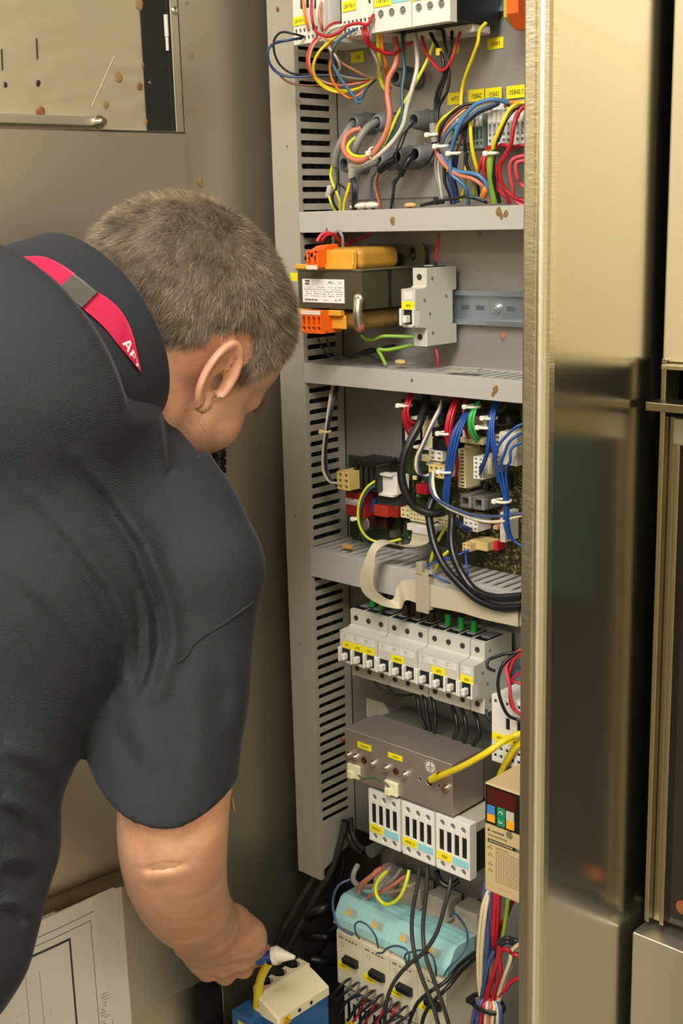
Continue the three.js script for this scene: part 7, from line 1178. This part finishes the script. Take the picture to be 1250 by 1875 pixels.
// hair: a close cap plus short strands
{
  const p = headGeo.attributes.position, n = headGeo.attributes.normal, ix = headGeo.index.array, mk = new Float32Array(p.count), pos = [], idx = [], map = new Int32Array(p.count).fill(-1);
  for (let i = 0; i < p.count; i++) { const h = toHead([p.getX(i), p.getY(i), p.getZ(i)]).map(v => v * 1000); let m = hairMask(...h); if (h[0] > 74 && h[1] < 21 && h[1] > -56 && h[2] > -26 && h[2] < 24) m = 0; if (Math.hypot(...h) > 160) m = 0; mk[i] = m; }
  const tri = [], area = []; let tot = 0;
  for (let i = 0; i < ix.length; i += 3) { const a = ix[i], b = ix[i + 1], c = ix[i + 2]; const m = (mk[a] + mk[b] + mk[c]) / 3; if (m < 0.03) continue;
    const A = V().fromBufferAttribute(p, a), B = V().fromBufferAttribute(p, b), C = V().fromBufferAttribute(p, c); const ar = B.clone().sub(A).cross(C.clone().sub(A)).length() / 2 * (0.15 + 0.85 * Math.min(1, m * 1.6)); tot += ar; area.push(tot); tri.push([a, b, c, m]);
    if (m > 0.22) { for (const v of [a, b, c]) if (map[v] < 0) { map[v] = pos.length / 3; const o = 0.0042 * Math.max(0, mk[v] - 0.2) / 0.8 * (0.8 + 0.5 * noise3(p.getX(v) * 140, p.getY(v) * 140, p.getZ(v) * 140)); pos.push(p.getX(v) + n.getX(v) * o, p.getY(v) + n.getY(v) * o, p.getZ(v) + n.getZ(v) * o); } idx.push(map[a], map[b], map[c]); } }
  const g = new THREE.BufferGeometry(); g.setAttribute('position', new THREE.Float32BufferAttribute(pos, 3)); g.setIndex(idx); g.computeVertexNormals(); g.applyMatrix4(R0);
  const cap = mesh('hair', g, new THREE.MeshPhysicalMaterial({ color: new THREE.Color(0.105, 0.078, 0.05), roughness: 0.7, side: THREE.DoubleSide }), man); cap.userData.label = 'short greying brown hair';
  const NS = 62000, sg = new THREE.ConeGeometry(1, 1, 3, 3, true); sg.translate(0, 0.5, 0); { const q = sg.attributes.position; for (let i = 0; i < q.count; i++) { const y = q.getY(i); q.setX(i, q.getX(i) * (1 + 0.6 * (1 - y))); q.setZ(i, q.getZ(i) + 0); } }
  const inst = new THREE.InstancedMesh(sg, new THREE.MeshPhysicalMaterial({ color: 0xffffff, roughness: 0.42, sheen: 0.3 }), NS); inst.name = 'hair_strands'; inst.userData.kind = 'stuff'; inst.castShadow = inst.receiveShadow = true;
  const whorl = fromHead(0.004, 0.100, -0.045), M4 = new THREE.Matrix4(), Q = new THREE.Quaternion(), cc = new THREE.Color(); const wv = V(...whorl), Fd = V(...HF.F), Ud = V(...HF.U);
  for (let k = 0; k < NS; k++) {
    const t = rnd() * tot; let lo = 0, hi = area.length - 1; while (lo < hi) { const m = lo + hi >> 1; if (area[m] < t) lo = m + 1; else hi = m; }
    const [a, b, c, m] = tri[lo]; let s1 = rnd(), s2 = rnd(); if (s1 + s2 > 1) { s1 = 1 - s1; s2 = 1 - s2; }
    const P0 = V().fromBufferAttribute(p, a).addScaledVector(V().fromBufferAttribute(p, b).sub(V().fromBufferAttribute(p, a)), s1).addScaledVector(V().fromBufferAttribute(p, c).sub(V().fromBufferAttribute(p, a)), s2), Nn = V().fromBufferAttribute(n, a).normalize();
    const hl = toHead(P0.toArray()).map(v => v * 1000);
    let dir = P0.clone().sub(wv).normalize(); if (hl[1] < 60) dir.addScaledVector(Ud, -0.9); if (hl[2] > 0) dir.addScaledVector(Fd, 0.5); dir.addScaledVector(Nn, -dir.dot(Nn)).normalize();
    const wob = 0.55; dir.add(V(noise3(P0.x * 90, P0.y * 90, P0.z * 90) - 0.5, noise3(P0.x * 90 + 20, P0.y * 90, P0.z * 90) - 0.5, noise3(P0.x * 90, P0.y * 90 + 20, P0.z * 90) - 0.5).multiplyScalar(wob * 1.4)).add(V(rr(-.3, .3), rr(-.3, .3), rr(-.3, .3))).addScaledVector(Nn, 0.42 + 0.25 * m).normalize();
    const len = (0.0042 + 0.0085 * Math.min(1, m * 1.1)) * rr(0.75, 1.2), w = rr(0.00012, 0.00022);
    P0.addScaledVector(Nn, -0.0004 + 0.0026 * Math.max(0, m - 0.2));
    P0.applyMatrix4(R0); dir.transformDirection(R0); Q.setFromUnitVectors(V(0, 1, 0), dir); M4.compose(P0, Q, V(w, len, w)); inst.setMatrixAt(k, M4);
    const gr = rnd(), cl = noise3(hl[0] * 0.16, hl[1] * 0.16, hl[2] * 0.16), q = rr(0.5, 1.4) * (0.45 + 1.2 * cl); gr < 0.25 ? cc.setRGB(0.42 * q, 0.35 * q, 0.26 * q) : cc.setRGB(0.22 * q, 0.155 * q, 0.09 * q); inst.setColorAt(k, cc);
  }
  man.add(inst);
  // stubble on jaw and cheek, eyebrow hairs
  const st = []; for (let i = 0; i < ix.length; i += 3) { const a = ix[i], h = toHead([p.getX(a), p.getY(a), p.getZ(a)]).map(v => v * 1000); if (Math.hypot(...h) > 165) continue; const jaw = h[1] < -48 && h[2] > 14 && h[1] > -112 && Math.abs(h[0]) < 74 ? 0.55 : h[1] < -14 && h[1] >= -48 && h[2] > 10 && h[2] < 40 && h[0] > 40 ? 0.4 : 0, brow = Math.abs(h[1] - 2) < 6 && Math.abs(Math.abs(h[0]) - 30) < 20 && h[2] > 60; if (brow) for (let q = 0; q < 5; q++) st.push([a, 1]); else if (jaw && rnd() < jaw) st.push([a, 0]); }
  const sti = new THREE.InstancedMesh(sg, new THREE.MeshPhysicalMaterial({ color: 0xffffff, roughness: 0.5 }), st.length); sti.name = 'stubble'; sti.userData.kind = 'stuff'; sti.castShadow = sti.receiveShadow = true;
  st.forEach(([a, br], k) => { const P0 = V(p.getX(a) + rr(-.0014, .0014), p.getY(a) + rr(-.0014, .0014), p.getZ(a) + rr(-.0014, .0014)), Nn = V().fromBufferAttribute(n, a).normalize(), dir = Nn.clone().multiplyScalar(0.6).addScaledVector(Ud, br ? 0.2 : -0.6).addScaledVector(Fd, 0.25).add(V(rr(-.3, .3), rr(-.3, .3), rr(-.3, .3))).normalize(); P0.applyMatrix4(R0); dir.transformDirection(R0); Q.setFromUnitVectors(V(0, 1, 0), dir); M4.compose(P0, Q, V(0.00012, br ? 0.007 : rr(0.0012, 0.0024), 0.00012)); sti.setMatrixAt(k, M4); const q = rr(0.6, 1.5); cc.setRGB(0.22 * q, 0.145 * q, 0.085 * q); sti.setColorAt(k, cc); });
  man.add(sti);
}
// shirt
const shirtTex = dataTex(256, (u, v, i, j) => 0.5 + 0.5 * (((i >> 1) + (j >> 1)) % 2 ? 0.5 : -0.5) + 0.25 * (hash2(i >> 1, j >> 1, 3) - 0.5));
const shirtM = new THREE.MeshPhysicalMaterial({ color: new THREE.Color(0.0145, 0.0165, 0.022), roughness: 0.85, sheen: 0.55, sheenColor: new THREE.Color(0.32, 0.34, 0.42), sheenRoughness: 0.5, bumpMap: tex(shirtTex, 7, 7), bumpScale: 0.0005, side: THREE.DoubleSide });
{
  const [lo, hi] = bounds([SH, LS, T1, T2, T3, T4, HEM0], 0.16); hi[2] = Math.min(hi[2], -0.80);
  const g = netMesh(shirtShell, lo, hi, 0.0042); const p = g.attributes.position, uv = new Float32Array(p.count * 2); for (let i = 0; i < p.count; i++) { uv[2 * i] = p.getX(i) + 0.35 * p.getZ(i); uv[2 * i + 1] = p.getY(i) + 0.35 * p.getZ(i); } g.setAttribute('uv', new THREE.BufferAttribute(uv, 2)); g.applyMatrix4(R0); const sh = mesh('polo_shirt', g, shirtM, man); sh.userData.label = 'dark navy polo shirt';
}
// march a sight line to a surface of the figure
function onCloth(u, v, sdf, off = 0, near = 0.75) { let t = near; const k = K(u, v, 1); for (let i = 0; i < 140; i++) { const d = sdf([k[0] * t, k[1] * t, k[2] * t]); if (d < 0.0004) break; t += Math.max(0.0006, d * 0.6); if (t > 1.6) break; } t -= off; return V(k[0] * t, k[1] * t, k[2] * t).applyMatrix4(R0); }
mesh('sleeve_seam', tube([[300, 1217], [326, 1212], [345, 1196], [352, 1182], [372, 1165], [405, 1145], [440, 1120], [464, 1102]].map(([u, v]) => onCloth(u, v, shirtShell, 0.0003)), 0.0009, 60, 6), shirtM, man);
// collar: a soft standing band round the neck, leaning with it
{
  const e1 = nrm3(crs3(COL.n, [0.3, -0.7, 0.6])), e2 = crs3(COL.n, e1);
  const prf = [[0.0805, -0.030], [0.0800, -0.004], [0.0815, 0.004], [0.0845, 0.0065], [0.0880, 0.003], [0.0905, -0.014], [0.0930, -0.030], [0.0950, -0.044], [0.0955, -0.060], [0.0950, -0.072], [0.0920, -0.073], [0.090, -0.040]];
  const S = 72, pos = [], idx = [], uvs = []; for (let i = 0; i <= S; i++) { const a = i / S * Math.PI * 2; prf.forEach(([r, h], j) => { const k = 1, q = add3(add3(add3(COL.c, e1, r * k * Math.cos(a)), e2, r * k * Math.sin(a)), COL.n, h); pos.push(...q); uvs.push(a * 0.09, h); }); }
  const m = prf.length; for (let i = 0; i < S; i++) for (let j = 0; j < m - 1; j++) { const a = i * m + j; idx.push(a, a + 1, a + m, a + 1, a + m + 1, a + m); }
  const g = new THREE.BufferGeometry(); g.setAttribute('position', new THREE.Float32BufferAttribute(pos, 3)); g.setAttribute('uv', new THREE.Float32BufferAttribute(uvs, 2)); g.setIndex(idx); g.computeVertexNormals(); g.applyMatrix4(R0); mesh('collar', g, shirtM, man);
}

// trousers and shoes down to the floor
{
  const toCam = new THREE.Matrix4().copy(R0).invert(); const wp = (x, y, z) => V(x, y, z).applyMatrix4(toCam).toArray();
  const HP = K(-350, 1790, 0.95), hip = V(...HP).applyMatrix4(R0);
  const A = [[hip.x - 0.02, hip.z + 0.02], [hip.x + 0.16, hip.z + 0.10]];
  const legs = A.map(([x, z], i) => [wp(x, hip.y - 0.04, z), wp(x + 0.02, 0.50, z - 0.03), wp(x, 0.10, z + 0.02)]);
  const sd = p => { let d = capD(p, HP, legs[1][0], 0.118, 0.105); for (const l of legs) { d = smin(d, capD(p, l[0], l[1], 0.095, 0.070), 0.04); d = smin(d, capD(p, l[1], l[2], 0.070, 0.055), 0.03); } return d; };
  const [lo, hi] = bounds([HP, ...legs.flat()], 0.13); const g = netMesh(sd, lo, hi, 0.013); g.setAttribute('uv', new THREE.BufferAttribute(new Float32Array(g.attributes.position.count * 2), 2)); g.applyMatrix4(R0); mesh('trousers', g, M(0x111114, 0.8), man);
  for (const [x, z] of A) { const sh = netMesh(p => smax(smin(capD(p, [x, 0.05, z + 0.02], [x + 0.02, 0.035, z - 0.18], 0.050, 0.042), capD(p, [x, 0.10, z + 0.02], [x, 0.05, z + 0.02], 0.048, 0.05), 0.03), 0.0 - p[1], 0.004), [x - 0.1, -0.01, z - 0.28], [x + 0.1, 0.18, z + 0.12], 0.01); sh.setAttribute('uv', new THREE.BufferAttribute(new Float32Array(sh.attributes.position.count * 2), 2)); mesh('shoe', sh, M(0x0e0d0d, 0.5), man); }
}
// ---------------------------------------------------------------- lanyard round the collar
{
  const t = thing('lanyard', 'crimson lanyard with a grey buckle lying over his collar', 'lanyard', [0, 0, 0]);
  const surf = collarD;
  function strap(name, top, bot, mat, off, th) {
    const n = 26, cu = (l) => { const c = new THREE.CatmullRomCurve3(l.map(([u, v]) => V(u, v, 0)), false, 'centripetal'); return Array.from({ length: n + 1 }, (_, i) => c.getPoint(i / n)); };
    const a = cu(top), b = cu(bot), K2 = 8, pos = [], uvs = [], idx = []; const S = [off + th, off];
    let dp = [];
    for (const o of S) for (let i = 0; i <= n; i++) for (let j = 0; j <= K2; j++) { const u = a[i].x + (b[i].x - a[i].x) * j / K2, v = a[i].y + (b[i].y - a[i].y) * j / K2; const p = onCloth(u, v, surf, o); pos.push(p.x, p.y, p.z); uvs.push(i / n, 1 - j / K2); }
    const st = (n + 1) * (K2 + 1), q = (A, B, C, D) => idx.push(A, B, C, B, D, C);
    for (let l = 0; l < 2; l++) for (let i = 0; i < n; i++) for (let j = 0; j < K2; j++) { const A = l * st + i * (K2 + 1) + j; q(A, A + 1, A + K2 + 1, A + K2 + 2); }
    for (let i = 0; i < n; i++) for (const j of [0, K2]) { const A = i * (K2 + 1) + j; q(A, A + st, A + K2 + 1, A + st + K2 + 1); }
    const g = new THREE.BufferGeometry(); g.setAttribute('position', new THREE.Float32BufferAttribute(pos, 3)); g.setAttribute('uv', new THREE.Float32BufferAttribute(uvs, 2)); g.setIndex(idx); g.computeVertexNormals(); return mesh(name, g, mat, t);
  }
  const red = M(0xb81443, 0.6), redText = new THREE.MeshPhysicalMaterial({ roughness: 0.6, side: THREE.DoubleSide, map: canvasTex(512, 128, (g, w, h) => { g.fillStyle = '#b81443'; g.fillRect(0, 0, w, h); g.fillStyle = '#e9d9d6'; g.font = 'bold 92px sans-serif'; g.textAlign = 'center'; g.save(); g.translate(410, 66); g.scale(1.1, -1); g.scale(1, -1); g.textBaseline = 'middle'; g.fillText('AFT', 0, 4); g.restore(); }) });
  strap('strap', [[-30, 478], [0, 475], [40, 470], [80, 470], [112, 484], [137, 501]], [[-30, 483], [0, 481], [30, 492], [58, 506], [82, 518], [106, 530]], red, 0.0030, 0.0018);
  strap('strap', [[176, 533], [200, 548], [222, 570], [240, 603], [250, 640], [259, 682]], [[150, 564], [172, 582], [195, 604], [216, 631], [236, 655], [256, 680]], redText, 0.0030, 0.0018);
  strap('buckle', [[136, 500], [150, 510], [166, 523], [179, 534]], [[105, 529], [118, 540], [134, 552], [149, 564]], M(0x4f4d45, 0.45), 0.0045, 0.004);
}

renderer.render(scene, camera);
